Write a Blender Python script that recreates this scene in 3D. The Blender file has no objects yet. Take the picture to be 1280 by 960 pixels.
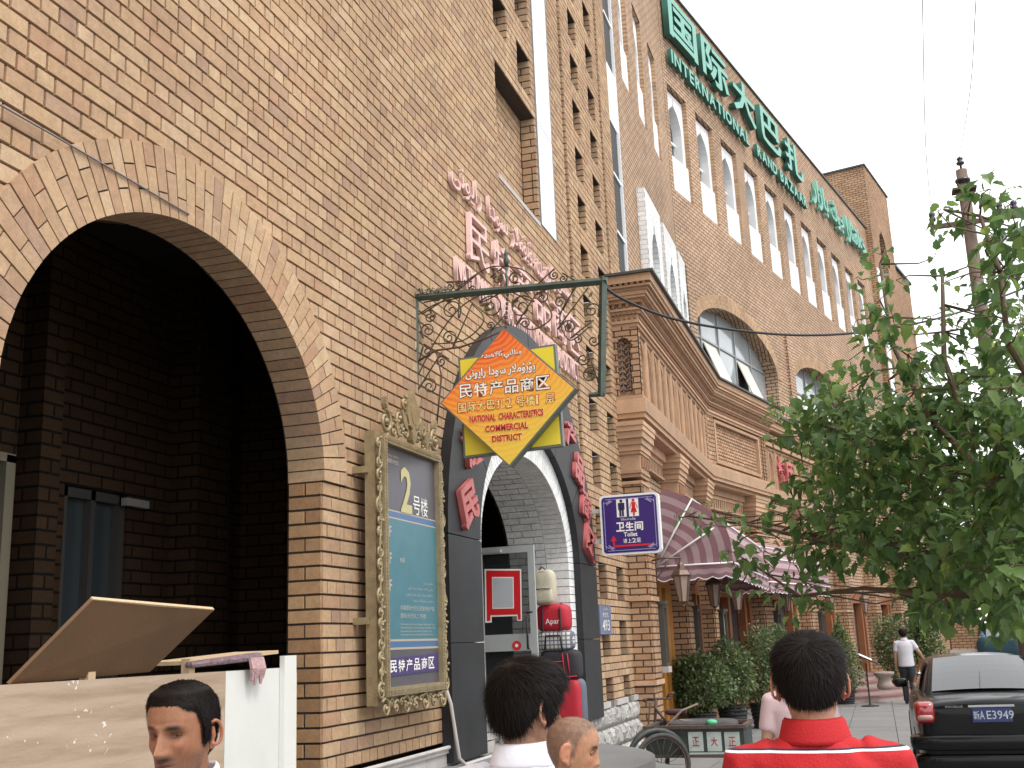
import bpy, bmesh, math, random
import numpy as np
from mathutils import Vector, Matrix, Quaternion, noise
random.seed(7)
rng = np.random.default_rng(7)
SC = bpy.context.scene
COL = SC.collection
pi = math.pi
# ------------------------------------------------------------ camera
FPX, PITCH, ROLL, YAW, YF = 1385.6, 0.231673, -0.040083, 0.303849, -0.225204
CAMP = Vector((0, 0, 1.66))
_f = Vector((math.cos(YAW)*math.cos(PITCH), math.sin(YAW)*math.cos(PITCH), math.sin(PITCH)))
_r = Vector((math.sin(YAW), -math.cos(YAW), 0)); _u = _r.cross(_f)
CR = _r*math.cos(ROLL) + _u*math.sin(ROLL)
CU = -_r*math.sin(ROLL) + _u*math.cos(ROLL)
cam = bpy.data.cameras.new("camera"); camo = bpy.data.objects.new("camera", cam); COL.objects.link(camo)
camo.matrix_world = Matrix(((CR.x, CU.x, -_f.x, 0), (CR.y, CU.y, -_f.y, 0), (CR.z, CU.z, -_f.z, CAMP.z), (0, 0, 0, 1)))
cam.sensor_width = 36; cam.lens = FPX/1280*36; cam.clip_start = 0.05; cam.clip_end = 3000
SC.camera = camo
# ------------------------------------------------------------ light
EXPOSURE = 0.38
w = bpy.data.worlds.new("World"); SC.world = w; w.use_nodes = True
nt = w.node_tree; bg = nt.nodes["Background"]
sky = nt.nodes.new("ShaderNodeTexSky"); sky.sky_type = 'NISHITA'; sky.sun_disc = False
SUN_EL, SUN_AZ = math.radians(58), math.radians(-118)
sky.sun_elevation = SUN_EL; sky.sun_rotation = pi/2 - SUN_AZ
sky.air_density = 1.0; sky.dust_density = 6.0; sky.ozone_density = 0.6
hs = nt.nodes.new("ShaderNodeHueSaturation"); hs.inputs['Saturation'].default_value = 0.12
nt.links.new(sky.outputs[0], hs.inputs['Color'])
mx = nt.nodes.new("ShaderNodeMix"); mx.data_type = 'RGBA'; mx.inputs[0].default_value = 0.72
nt.links.new(hs.outputs[0], mx.inputs[6]); mx.inputs[7].default_value = (18, 18.2, 18.6, 1)   # cloud layer
nt.links.new(mx.outputs[2], bg.inputs[0]); bg.inputs[1].default_value = 0.1
sun = bpy.data.lights.new("sun", 'SUN'); sun.energy = 1.5; sun.angle = math.radians(14); sun.color = (1, 0.96, 0.9)
suno = bpy.data.objects.new("sun", sun); COL.objects.link(suno)
sd = Vector((math.cos(SUN_AZ)*math.cos(SUN_EL), math.sin(SUN_AZ)*math.cos(SUN_EL), math.sin(SUN_EL)))
suno.rotation_euler = sd.to_track_quat('Z', 'Y').to_euler()
SC.view_settings.view_transform = 'Standard'; SC.view_settings.look = 'None'
SC.view_settings.exposure = EXPOSURE; SC.view_settings.gamma = 1
SC.view_settings.use_curve_mapping = False

# ------------------------------------------------------------ picture ray -> place
def ray(x, y): return _f*FPX + CR*(x-640) - CU*(y-480)
def onY(x, y, Y): d = ray(x, y); return CAMP + d*(Y/d.y)
def onX(x, y, X): d = ray(x, y); return CAMP + d*(X/d.x)
def onZ(x, y, Z): d = ray(x, y); return CAMP + d*((Z-1.66)/d.z)
def atd(x, y, dist): d = ray(x, y); return CAMP + d*(dist/math.hypot(d.x, d.y))
def proj(P):
    d = Vector(P)-CAMP; z = d.dot(_f)
    return 640+FPX*d.dot(CR)/z, 480-FPX*d.dot(CU)/z, z
# ------------------------------------------------------------ materials
def mat(name, col, rough=0.7, metal=0.0, nscale=0, namt=0.15, bump=0.0, bscale=80, spec=0.5, alpha=1, trans=0, extra=None, coat=0, island=0.0, sheen=0):
    m = bpy.data.materials.new(name); m.use_nodes = True
    t = m.node_tree; b = t.nodes["Principled BSDF"]
    b.inputs['Roughness'].default_value = rough; b.inputs['Metallic'].default_value = metal
    b.inputs['Specular IOR Level'].default_value = spec
    b.inputs['Coat Weight'].default_value = coat
    b.inputs['Transmission Weight'].default_value = trans; b.inputs['Alpha'].default_value = alpha
    rgb = t.nodes.new("ShaderNodeRGB"); rgb.outputs[0].default_value = (*col, 1); last = rgb.outputs[0]
    geo = t.nodes.new("ShaderNodeNewGeometry"); tc = t.nodes.new("ShaderNodeTexCoord")
    def mul(a, fac_out, lo, hi):
        mr = t.nodes.new("ShaderNodeMapRange"); t.links.new(fac_out, mr.inputs[0]); mr.inputs[3].default_value = lo; mr.inputs[4].default_value = hi
        v = t.nodes.new("ShaderNodeVectorMath"); v.operation = 'SCALE'; t.links.new(a, v.inputs[0]); t.links.new(mr.outputs[0], v.inputs['Scale']); return v.outputs[0]
    if nscale:
        n = t.nodes.new("ShaderNodeTexNoise"); n.inputs['Scale'].default_value = nscale; n.inputs['Detail'].default_value = 6; n.inputs['Roughness'].default_value = .65
        t.links.new(geo.outputs['Position'], n.inputs['Vector']); 
        last = mul(last, n.outputs[0], 1-namt*2, 1+namt*2)
    if island:
        o = t.nodes.new("ShaderNodeObjectInfo"); ad = t.nodes.new("ShaderNodeMath"); ad.operation = 'ADD'
        t.links.new(geo.outputs['Random Per Island'], ad.inputs[0]); t.links.new(o.outputs['Random'], ad.inputs[1])
        fr = t.nodes.new("ShaderNodeMath"); fr.operation = 'FRACT'; t.links.new(ad.outputs[0], fr.inputs[0])
        last = mul(last, fr.outputs[0], 1-island, 1+island)
    t.links.new(last, b.inputs['Base Color'])
    if bump:
        n2 = t.nodes.new("ShaderNodeTexNoise"); n2.inputs['Scale'].default_value = bscale; n2.inputs['Detail'].default_value = 5
        t.links.new(geo.outputs['Position'], n2.inputs['Vector'])
        bp = t.nodes.new("ShaderNodeBump"); bp.inputs['Strength'].default_value = bump; bp.inputs['Distance'].default_value = 0.01
        t.links.new(n2.outputs[0], bp.inputs['Height']); t.links.new(bp.outputs[0], b.inputs['Normal'])
    if extra: extra(t, b)
    return m
def ramp(t, pts, fac):
    r = t.nodes.new("ShaderNodeValToRGB"); e = r.color_ramp.elements
    while len(e) < len(pts): e.new(0.5)
    for k, (p, c) in enumerate(pts): e[k].position = p; e[k].color = (*c, 1)
    t.links.new(fac, r.inputs[0]); return r.outputs[0]
def brickmat(name, cols, rough=.85, stain=.35):
    """fired clay brick: every piece takes its own tint, with grain and soot blotches"""
    m = bpy.data.materials.new(name); m.use_nodes = True; t = m.node_tree; b = t.nodes["Principled BSDF"]
    b.inputs['Roughness'].default_value = rough; b.inputs['Specular IOR Level'].default_value = .25
    geo = t.nodes.new("ShaderNodeNewGeometry"); o = t.nodes.new("ShaderNodeObjectInfo")
    ad = t.nodes.new("ShaderNodeMath"); ad.operation = 'ADD'; t.links.new(geo.outputs['Random Per Island'], ad.inputs[0]); t.links.new(o.outputs['Random'], ad.inputs[1])
    fr = t.nodes.new("ShaderNodeMath"); fr.operation = 'FRACT'; t.links.new(ad.outputs[0], fr.inputs[0])
    n = len(cols); c = ramp(t, [(k/(n-1), cols[k]) for k in range(n)], fr.outputs[0])
    def nz(s, lo, hi, det=5):
        q = t.nodes.new("ShaderNodeTexNoise"); q.inputs['Scale'].default_value = s; q.inputs['Detail'].default_value = det; q.inputs['Roughness'].default_value = .7
        t.links.new(geo.outputs['Position'], q.inputs['Vector'])
        mr = t.nodes.new("ShaderNodeMapRange"); t.links.new(q.outputs[0], mr.inputs[0]); mr.inputs[1].default_value = .25; mr.inputs[2].default_value = .75; mr.inputs[3].default_value = lo; mr.inputs[4].default_value = hi; return mr.outputs[0], q
    for s, lo, hi in ((.55, 1-stain*.6, 1+stain*.35), (11, .80, 1.14), (38, .84, 1.12), (120, .80, 1.16)):
        f, q = nz(s, lo, hi); v = t.nodes.new("ShaderNodeVectorMath"); v.operation = 'SCALE'
        t.links.new(c, v.inputs[0]); t.links.new(f, v.inputs['Scale']); c = v.outputs[0]
    t.links.new(c, b.inputs['Base Color'])
    bp = t.nodes.new("ShaderNodeBump"); bp.inputs['Strength'].default_value = .5; bp.inputs['Distance'].default_value = .004
    t.links.new(q.outputs[0], bp.inputs['Height']); t.links.new(bp.outputs[0], b.inputs['Normal'])
    return m
def bricktex(name, c1, c2, mortar, bw=.265, rh=.0978, ms=.010, stain=.3, bump=.9):
    m = bpy.data.materials.new(name); m.use_nodes = True; t = m.node_tree; b = t.nodes["Principled BSDF"]
    b.inputs['Roughness'].default_value = .88; b.inputs['Specular IOR Level'].default_value = .2
    uv = t.nodes.new("ShaderNodeUVMap"); br = t.nodes.new("ShaderNodeTexBrick"); t.links.new(uv.outputs[0], br.inputs['Vector'])
    br.inputs['Scale'].default_value = 1; br.inputs['Brick Width'].default_value = bw; br.inputs['Row Height'].default_value = rh
    br.inputs['Mortar Size'].default_value = ms; br.inputs['Mortar Smooth'].default_value = .3; br.inputs['Bias'].default_value = 0
    br.inputs['Color1'].default_value = (*c1, 1); br.inputs['Color2'].default_value = (*c2, 1); br.inputs['Mortar'].default_value = (*mortar, 1)
    c = br.outputs[0]; geo = t.nodes.new("ShaderNodeNewGeometry")
    for s, lo, hi in ((.35, 1-stain*.6, 1+stain*.5), (1.7, .88, 1.12), (40, .84, 1.16)):
        q = t.nodes.new("ShaderNodeTexNoise"); q.inputs['Scale'].default_value = s; q.inputs['Detail'].default_value = 5; t.links.new(geo.outputs['Position'], q.inputs['Vector'])
        mr = t.nodes.new("ShaderNodeMapRange"); t.links.new(q.outputs[0], mr.inputs[0]); mr.inputs[1].default_value = .25; mr.inputs[2].default_value = .75; mr.inputs[3].default_value = lo; mr.inputs[4].default_value = hi
        v = t.nodes.new("ShaderNodeVectorMath"); v.operation = 'SCALE'; t.links.new(c, v.inputs[0]); t.links.new(mr.outputs[0], v.inputs['Scale']); c = v.outputs[0]
    t.links.new(c, b.inputs['Base Color'])
    bp = t.nodes.new("ShaderNodeBump"); bp.invert = True; bp.inputs['Strength'].default_value = bump; bp.inputs['Distance'].default_value = .012
    t.links.new(br.outputs['Fac'], bp.inputs['Height']); t.links.new(bp.outputs[0], b.inputs['Normal'])
    return m
TAN = [(.465,.30,.175),(.515,.345,.205),(.475,.31,.185),(.555,.39,.24),(.435,.26,.16),(.505,.33,.195),(.385,.245,.17),(.525,.355,.21),(.485,.315,.19),(.425,.27,.17),(.56,.395,.25),(.495,.325,.195)]
M = {}
M['brick'] = brickmat('tan_brick', TAN)
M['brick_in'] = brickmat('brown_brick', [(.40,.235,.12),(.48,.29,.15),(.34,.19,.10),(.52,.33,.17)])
M['white_brick'] = brickmat('whitewashed_brick', [(.80,.80,.79),(.85,.85,.84),(.74,.74,.73),(.82,.82,.81)], stain=.2)
M['mortar'] = mat('mortar', (.060,.044,.034), .95, nscale=30, namt=.2, bump=.3)  # near black: shadow of the raked joints put into the colour
M['mortar_w'] = mat('grey_mortar', (.40,.39,.37), .95, nscale=30, namt=.2, bump=.3)
M['btex'] = bricktex('brick_courses', (.44,.29,.19), (.53,.365,.245), (.085,.06,.045), ms=.012, stain=.38)
M['btex2'] = bricktex('red_brick_courses', (.38,.225,.13), (.47,.30,.185), (.085,.055,.04), ms=.012, stain=.38)
M['btexd'] = bricktex('shade_darkened_brick', (.045,.025,.013), (.06,.034,.018), (.01,.008,.006))  # brick colour darkened to stand in for indoor shade
M['btexw'] = bricktex('white_brick_courses', (.76,.76,.75), (.84,.84,.83), (.50,.50,.49), ms=.007)
M['terra'] = mat('carved_brick', (.45,.285,.175), .85, nscale=3, namt=.2, bump=.5, bscale=60, island=.2)
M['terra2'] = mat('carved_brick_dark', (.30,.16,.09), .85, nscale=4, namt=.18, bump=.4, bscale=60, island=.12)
M['stone'] = mat('rough_grey_stone', (.40,.385,.36), .92, nscale=6, namt=.22, bump=1.0, bscale=26, island=.12)
M['stonec'] = mat('smooth_stone', (.46,.43,.41), .85, nscale=5, namt=.15, bump=.3, island=.08)
M['black_stone'] = mat('black_stone_panel', (.020,.021,.023), .5, nscale=3.5, namt=.35, bump=.2, bscale=40, spec=.35)
M['white'] = mat('white_panel', (.80,.81,.83), .45, nscale=1.2, namt=.04)
M['whitep'] = mat('white_plaster', (.80,.80,.80), .8, nscale=2, namt=.06)
M['glass'] = mat('dark_glass', (.05,.06,.065), .06, spec=1.0)
M['glass2'] = mat('pale_glass', (.34,.37,.38), .08, spec=1.0, nscale=.6, namt=.25)
M['clear'] = mat('clear_glass', (.85,.9,.9), .02, alpha=.22, spec=1)
M['dark'] = mat('interior_shade', (.015,.013,.012), .9)  # near-black colour for sheets that paint the shade inside openings
M['teal'] = mat('teal_letter_face', (.17,.43,.34), .5, nscale=1, namt=.06)
M['pinkl'] = mat('faded_pink_letter', (.70,.47,.43), .55, nscale=14, namt=.1)
M['redl'] = mat('faded_red_letter', (.46,.12,.115), .45, nscale=9, namt=.2)
M['gold'] = mat('gilded_metal', (.33,.26,.15), .5, .4, nscale=14, namt=.25, bump=.5, bscale=90)
M['iron'] = mat('wrought_iron', (.10,.075,.055), .6, .6, nscale=20, namt=.3, bump=.4)
M['iron_green'] = mat('green_iron', (.075,.10,.082), .5, .4, nscale=12, namt=.25)
M['alu'] = mat('aluminium_frame', (.62,.66,.65), .35, .5, nscale=3, namt=.06)
M['plywood'] = mat('plywood', (.125,.065,.028), .65, nscale=2.2, namt=.22, bump=.2)
M['plyedge'] = mat('plywood_edge', (.55,.40,.24), .8, nscale=30, namt=.15)
M['wood'] = mat('amber_wood', (.46,.20,.04), .4, nscale=6, namt=.2, bump=.2)
M['wood2'] = mat('red_brown_wood', (.27,.10,.04), .4, nscale=6, namt=.2, bump=.2)
M['roofcap'] = mat('roof_capping', (.055,.06,.058), .6, nscale=3, namt=.2)
M['whitemet'] = mat('white_enamel', (.78,.78,.79), .4)
M['black'] = mat('black_rubber', (.018,.018,.019), .65, nscale=30, namt=.2)
# ------------------------------------------------------------ mesh building
class MB:
    def __init__(s): s.v = []; s.f = []; s.mi = []
    def add(s, vs, fs, mi=0):
        n = len(s.v); s.v.extend([tuple(p) for p in vs])
        for f in fs: s.f.append(tuple(i+n for i in f)); s.mi.append(mi)
    def quad(s, a, b, c, d, mi=0): s.add([a, b, c, d], [(0, 1, 2, 3)], mi)
    def hexa(s, p, mi=0): s.add(p, [(0, 3, 2, 1), (4, 5, 6, 7), (0, 1, 5, 4), (1, 2, 6, 5), (2, 3, 7, 6), (3, 0, 4, 7)], mi)
    def box(s, x0, x1, y0, y1, z0, z1, mi=0):
        s.hexa([(x0, y0, z0), (x1, y0, z0), (x1, y1, z0), (x0, y1, z0), (x0, y0, z1), (x1, y0, z1), (x1, y1, z1), (x0, y1, z1)], mi)
    def fbox(s, fr, u0, u1, n0, n1, z0, z1, mi=0):
        s.hexa([fr(u0, n0, z0), fr(u1, n0, z0), fr(u1, n1, z0), fr(u0, n1, z0), fr(u0, n0, z1), fr(u1, n0, z1), fr(u1, n1, z1), fr(u0, n1, z1)], mi)
    def tube(s, pts, r, n=8, mi=0, cap=True, flat=1.0):
        pts = [Vector(p) for p in pts]; N = len(pts)
        rs = r if hasattr(r, '__len__') else [r]*N
        base = len(s.v); up = Vector((0, 0, 1)); prev = None
        for i, p in enumerate(pts):
            t = (pts[min(i+1, N-1)]-pts[max(i-1, 0)])
            if t.length < 1e-9: t = Vector((0, 0, 1))
            t.normalize()
            a = (prev - t*prev.dot(t)) if prev is not None else (up.cross(t) if abs(t.z) < .95 else Vector((1, 0, 0)).cross(t))
            if a.length < 1e-6: a = t.orthogonal()
            a.normalize(); prev = a; b = t.cross(a)
            for k in range(n):
                an = 2*pi*k/n; s.v.append(tuple(p+(a*math.cos(an)+b*math.sin(an)*flat)*rs[i]))
        for i in range(N-1):
            for k in range(n):
                k2 = (k+1) % n; s.f.append((base+i*n+k, base+i*n+k2, base+(i+1)*n+k2, base+(i+1)*n+k)); s.mi.append(mi)
        if cap:
            s.f.append(tuple(base+k for k in reversed(range(n)))); s.mi.append(mi)
            s.f.append(tuple(base+(N-1)*n+k for k in range(n))); s.mi.append(mi)
    def lathe(s, prof, c=(0, 0, 0), n=20, mi=0, M4=None):
        base = len(s.v); N = len(prof)
        for r, z in prof:
            for k in range(n):
                a = 2*pi*k/n; p = Vector((r*math.cos(a), r*math.sin(a), z))
                if M4 is not None: p = M4 @ p
                s.v.append(tuple(p+Vector(c)))
        for i in range(N-1):
            for k in range(n):
                k2 = (k+1) % n; s.f.append((base+i*n+k, base+i*n+k2, base+(i+1)*n+k2, base+(i+1)*n+k)); s.mi.append(mi)
        s.f.append(tuple(base+k for k in reversed(range(n)))); s.mi.append(mi)
        s.f.append(tuple(base+(N-1)*n+k for k in range(n))); s.mi.append(mi)
    def prism(s, poly, fr, n0, n1, mi=0):
        """poly of (u,z) extruded between n0 and n1 in frame fr"""
        k = len(poly); vs = [fr(u, n0, z) for u, z in poly]+[fr(u, n1, z) for u, z in poly]
        s.add(vs, [tuple(reversed(range(k))), tuple(range(k, 2*k))]+[(i, (i+1) % k, k+(i+1) % k, k+i) for i in range(k)], mi)
    def ball(s, c, rx, ry, rz, n=10, mi=0):
        prof = [(max(1e-4, math.sin(pi*i/n)), -math.cos(pi*i/n)) for i in range(n+1)]
        base = len(s.v); s.lathe(prof, n=n+4, mi=mi)
        for i in range(base, len(s.v)):
            x, y, z = s.v[i]; s.v[i] = (c[0]+x*rx, c[1]+y*ry, c[2]+z*rz)
    def mesh(s, name, mats, smooth=False, uv=True):
        me = bpy.data.meshes.new(name); me.from_pydata(s.v, [], s.f)
        for m in (mats if isinstance(mats, (list, tuple)) else [mats]): me.materials.append(m)
        if any(s.mi): me.polygons.foreach_set('material_index', s.mi)
        if smooth: me.polygons.foreach_set('use_smooth', [True]*len(s.f))
        if uv and len(s.f):
            me.update(); L = me.uv_layers.new(name='UVMap'); nl = len(me.loops)
            co = np.empty(len(me.vertices)*3); me.vertices.foreach_get('co', co); co = co.reshape(-1, 3)
            li = np.empty(nl, dtype=np.int32); me.loops.foreach_get('vertex_index', li)
            nr = np.empty(len(me.polygons)*3); me.polygons.foreach_get('normal', nr); nr = nr.reshape(-1, 3)
            tot = np.empty(len(me.polygons), dtype=np.int32); me.polygons.foreach_get('loop_total', tot)
            ln = np.repeat(nr, tot, axis=0); P = co[li]
            h = np.hypot(ln[:, 0], ln[:, 1]); hh = np.maximum(h, 1e-6)
            u = (-ln[:, 1]/hh)*P[:, 0]+(ln[:, 0]/hh)*P[:, 1]; v = P[:, 2].copy()
            flat = np.abs(ln[:, 2]) > .8; u[flat] = P[flat, 0]; v[flat] = P[flat, 1]
            L.data.foreach_set('uv', np.stack([u, v], 1).ravel())
        me.update(); return me
    def obj(s, name, mats, parent=None, smooth=False, **k):
        return link(name, s.mesh(name, mats, smooth), parent, **k)
def link(name, me, parent=None, label=None, cat=None, group=None, kind=None, loc=None):
    o = bpy.data.objects.new(name, me); COL.objects.link(o)
    if loc is not None: o.location = loc
    if parent is not None:
        o.parent = parent
        if parent.matrix_basis != Matrix.Identity(4) and parent.get('_w'): o.matrix_parent_inverse = parent.matrix_basis.inverted()
    for key, v in (('label', label), ('category', cat), ('group', group), ('kind', kind)):
        if v: o[key] = v
    return o
def thing(name, label, cat, loc=(0, 0, 0), rz=0, group=None, world=True):
    """world=True: children are modelled in world coordinates, the Empty sits at the base"""
    o = bpy.data.objects.new(name, None); COL.objects.link(o); o.location = loc; o.rotation_euler = (0, 0, rz); o.empty_display_size = .3
    o['label'] = label; o['category'] = cat
    if group: o['group'] = group
    if world: o.matrix_basis = Matrix.Translation(Vector(loc)) @ Matrix.Rotation(rz, 4, 'Z'); o['_w'] = 1
    return o
def smooth_by_mod(o, lv=1):
    m = o.modifiers.new('sub', 'SUBSURF'); m.levels = lv; m.render_levels = lv
# frames: (u, n, z) -> world
def frame(O, ang):
    O = Vector((O[0], O[1], 0)); U = Vector((math.cos(ang), math.sin(ang), 0)); N = Vector((math.sin(ang), -math.cos(ang), 0))
    return lambda u, n, z: O+U*u+N*n+Vector((0, 0, z))
W = 3.6
NEAR = frame((0, W), 0)            # u = X, n towards the street
BX = 24.9
FAR = frame((BX-.0, W), YF)
SOFF = 24.9-24.7                    # measured s values were taken from 24.7
# ------------------------------------------------------------ text
FORMS = {}
for k, v in {'ا': 'FE8D FE8E', 'ب': 'FE8F FE90 FE91 FE92', 'ە': 'FEE9 FEEA', 'خ': 'FEA5 FEA6 FEA7 FEA8', 'د': 'FEA9 FEAA', 'ر': 'FEAD FEAE', 'ز': 'FEAF FEB0',
             'س': 'FEB1 FEB2 FEB3 FEB4', 'ق': 'FED5 FED6 FED7 FED8', 'ل': 'FEDD FEDE FEDF FEE0', 'م': 'FEE1 FEE2 FEE3 FEE4', 'ن': 'FEE5 FEE6 FEE7 FEE8',
             'ھ': 'FBAA FBAB FBAC FBAD', 'و': 'FEED FEEE', 'ۇ': 'FBD7 FBD8', 'ى': 'FEEF FEF0 FBE8 FBE9', 'ي': 'FEF1 FEF2 FEF3 FEF4', 'ئ': 'FE89 FE8A FE8B FE8C',
             'ج': 'FE9D FE9E FE9F FEA0', 'ت': 'FE95 FE96 FE97 FE98', 'چ': 'FB7A FB7B FB7C FB7D', 'ڭ': 'FBD3 FBD4 FBD5 FBD6', 'ش': 'FEB5 FEB6 FEB7 FEB8', '~': 'FEFB FEFC'}.items():
    FORMS[k] = [chr(int(c, 16)) for c in v.split()]
def shape(s):
    s = s.replace('لا', '~'); out = []
    for i, c in enumerate(s):
        F = FORMS.get(c)
        if not F: out.append(c); continue
        pj = i > 0 and s[i-1] in FORMS and len(FORMS[s[i-1]]) == 4
        nj = i+1 < len(s) and s[i+1] in FORMS and len(F) == 4
        out.append(F[3] if pj and nj else F[2] if nj else F[1] if pj else F[0])
    return ''.join(reversed(out))
def tmesh(s, depth=.0, bold=0.0, res=2):
    c = bpy.data.curves.new('text', 'FONT'); c.body = s; c.extrude = depth/2; c.offset = bold; c.resolution_u = res
    o = bpy.data.objects.new('text', c); COL.objects.link(o)
    me = bpy.data.meshes.new_from_object(o.evaluated_get(bpy.context.evaluated_depsgraph_get()))
    bpy.data.objects.remove(o); bpy.data.curves.remove(c)
    return me
def textobj(name, s, box, P0, U, V, depth, m, parent=None, bold=0., keep=False, **k):
    """text fitted in the w x h box whose lower left corner is P0, written along U with V up; returns object"""
    me = tmesh(s, 1.0 if depth else 0, bold); n = len(me.vertices)
    if n == 0: return None
    co = np.empty(n*3); me.vertices.foreach_get('co', co); co = co.reshape(-1, 3)
    lo, hi = co.min(0), co.max(0); w, h = box; sx = w/(hi[0]-lo[0]); sy = h/(hi[1]-lo[1])
    if keep: sx = sy = min(sx, sy)
    U = np.array(U); V = np.array(V); Nn = np.cross(U, V); P0 = np.array(P0)
    ox = (w-(hi[0]-lo[0])*sx)/2 if keep else 0
    q = P0+np.outer((co[:, 0]-lo[0])*sx+ox, U)+np.outer((co[:, 1]-lo[1])*sy, V)+np.outer((co[:, 2]+.5)*depth if depth else co[:, 2]*0, Nn)
    me.vertices.foreach_set('co', q.ravel()); me.materials.clear(); me.materials.append(m); me.update()
    me.name = name
    return link(name, me, parent, **k)
# ============================================================ GROUND, SKY SIDE
HC = .0978
def plane_mesh(x0, x1, y0, y1, z, nx=1, ny=1):
    m = MB()
    for i in range(nx):
        for j in range(ny):
            a, b = x0+(x1-x0)*i/nx, x0+(x1-x0)*(i+1)/nx; c, d = y0+(y1-y0)*j/ny, y0+(y1-y0)*(j+1)/ny
            m.quad((a, c, z), (b, c, z), (b, d, z), (a, d, z))
    return m
M['pave'] = mat('paving', (.19,.187,.183), .8, nscale=1.5, namt=.13, bump=.25, bscale=60, island=.06)
M['asph'] = mat('asphalt', (.09,.09,.09), .9, nscale=2, namt=.2, bump=.4, bscale=90)
plane_mesh(-60, 1500, -700, 700, -.012, 6, 6).obj('ground', M['asph'], kind='structure')
pv = MB()
for i in range(-4, 70):
    for j in range(-9, 9):
        x, y = i*.8, j*.8-.1
        if y > 3.6: continue
        z = rng.uniform(-.0015, .0015)
        pv.box(x+.006, x+.794, y+.006, y+.794, -.008, z)
pv.obj('pavement', M['pave'], kind='structure')

# ============================================================ BAZAAR BUILDING
bld = thing('bazaar_building', 'long tan brick bazaar building with arched openings, tall lancet windows and projecting carved gallery', 'building', (12, 3.6, 0))
class Op:
    def __init__(s, c, fn, z0, z1): s.c, s.fn, s.z0, s.z1 = c, fn, z0, z1
    def at(s, z):
        if z < s.z0 or z > s.z1: return None
        h = s.fn(z); return None if h is None else (s.c-h, s.c+h)
def rect(a, b, z0, z1): h = (b-a)/2; return Op((a+b)/2, lambda z: h, z0, z1)
def arch(c, a, b, zs, z0, alow=None):
    return Op(c, lambda z: (alow or a) if z <= zs else a*math.sqrt(max(0, 1-((z-zs)/b)**2)), z0, zs+b)
def lancet(c, h, zs, z0, k=1.0):
    return Op(c, lambda z: h if z <= zs else max(0, math.sqrt(max(0, 4*h*h-((z-zs)*k)**2))-h), z0, zs+1.7320508*h/k)
def ivs(u0, u1, ops, zb, zt):
    cur = (u0, u0); out = []; hits = []
    for op in sorted(ops, key=lambda o: o.c):
        a, b = op.at(zb+1e-4), op.at(zt-1e-4)
        if a is None and b is None: continue
        if a is None: a = op.at(op.z0+1e-3)
        if b is None: h1 = max(op.fn(op.z1) or 0, .62*(a[1]-a[0])/2); b = (op.c-h1, op.c+h1)
        out.append((cur[0], cur[1], a[0], b[0])); cur = (a[1], b[1]); hits.append((op, a, b))
    out.append((cur[0], cur[1], u1, u1)); return out, hits
def courses(z0, z1, step=HC):
    k = int(math.floor(z0/step+1e-6)); z = k*step
    while z < z1-1e-6:
        yield k, max(z, z0), min(z+step, z1); z += step; k += 1
def base(mb, fr, u0, u1, z0, z1, ops=(), n=0., reveal=0., rmb=None, step=HC, mi=0, rmi=0):
    """flat wall skin with holes; reveal = depth of the hole's jambs"""
    for k, zb, zt in courses(z0, z1, step):
        iv, hits = ivs(u0, u1, ops, zb, zt)
        for lb, lt, rb, rt in iv:
            if rb-lb < 1e-4 and rt-lt < 1e-4: continue
            mb.quad(fr(lb, n, zb), fr(rb, n, zb), fr(rt, n, zt), fr(lt, n, zt), mi)
        if reveal:
            r = rmb or mb
            for op, a, b in hits:
                r.quad(fr(a[0], n, zb), fr(b[0], n, zt), fr(b[0], n-reveal, zt), fr(a[0], n-reveal, zb), rmi)
                r.quad(fr(b[1], n, zt), fr(a[1], n, zb), fr(a[1], n-reveal, zb), fr(b[1], n-reveal, zt), rmi)
                if zt >= op.z1-1e-3 and b[1]-b[0] > 1e-3: r.quad(fr(b[0], n, zt), fr(b[1], n, zt), fr(b[1], n-reveal, zt), fr(b[0], n-reveal, zt), rmi)
                if zb <= op.z0+1e-3 and a[1]-a[0] > 1e-3: r.quad(fr(a[1], n, zb), fr(a[0], n, zb), fr(a[0], n-reveal, zb), fr(a[1], n-reveal, zb), rmi)
BW = .265; J = .0062
def brick_verts(fr, lb, lt, rb, rt, zb, zt, n):
    j, d, e = J, .018, .0025; zb += j; zt -= j
    lb += j; lt += j; rb -= j; rt -= j
    return [fr(lb, n-d, zb), fr(rb, n-d, zb), fr(rt, n-d, zt), fr(lt, n-d, zt),
            fr(lb+e, n, zb+e), fr(rb-e, n, zb+e), fr(rt-e, n, zt-e), fr(lt+e, n, zt-e)]
BF = [(4, 5, 6, 7), (0, 1, 5, 4), (1, 2, 6, 5), (2, 3, 7, 6), (3, 0, 4, 7)]
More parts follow.
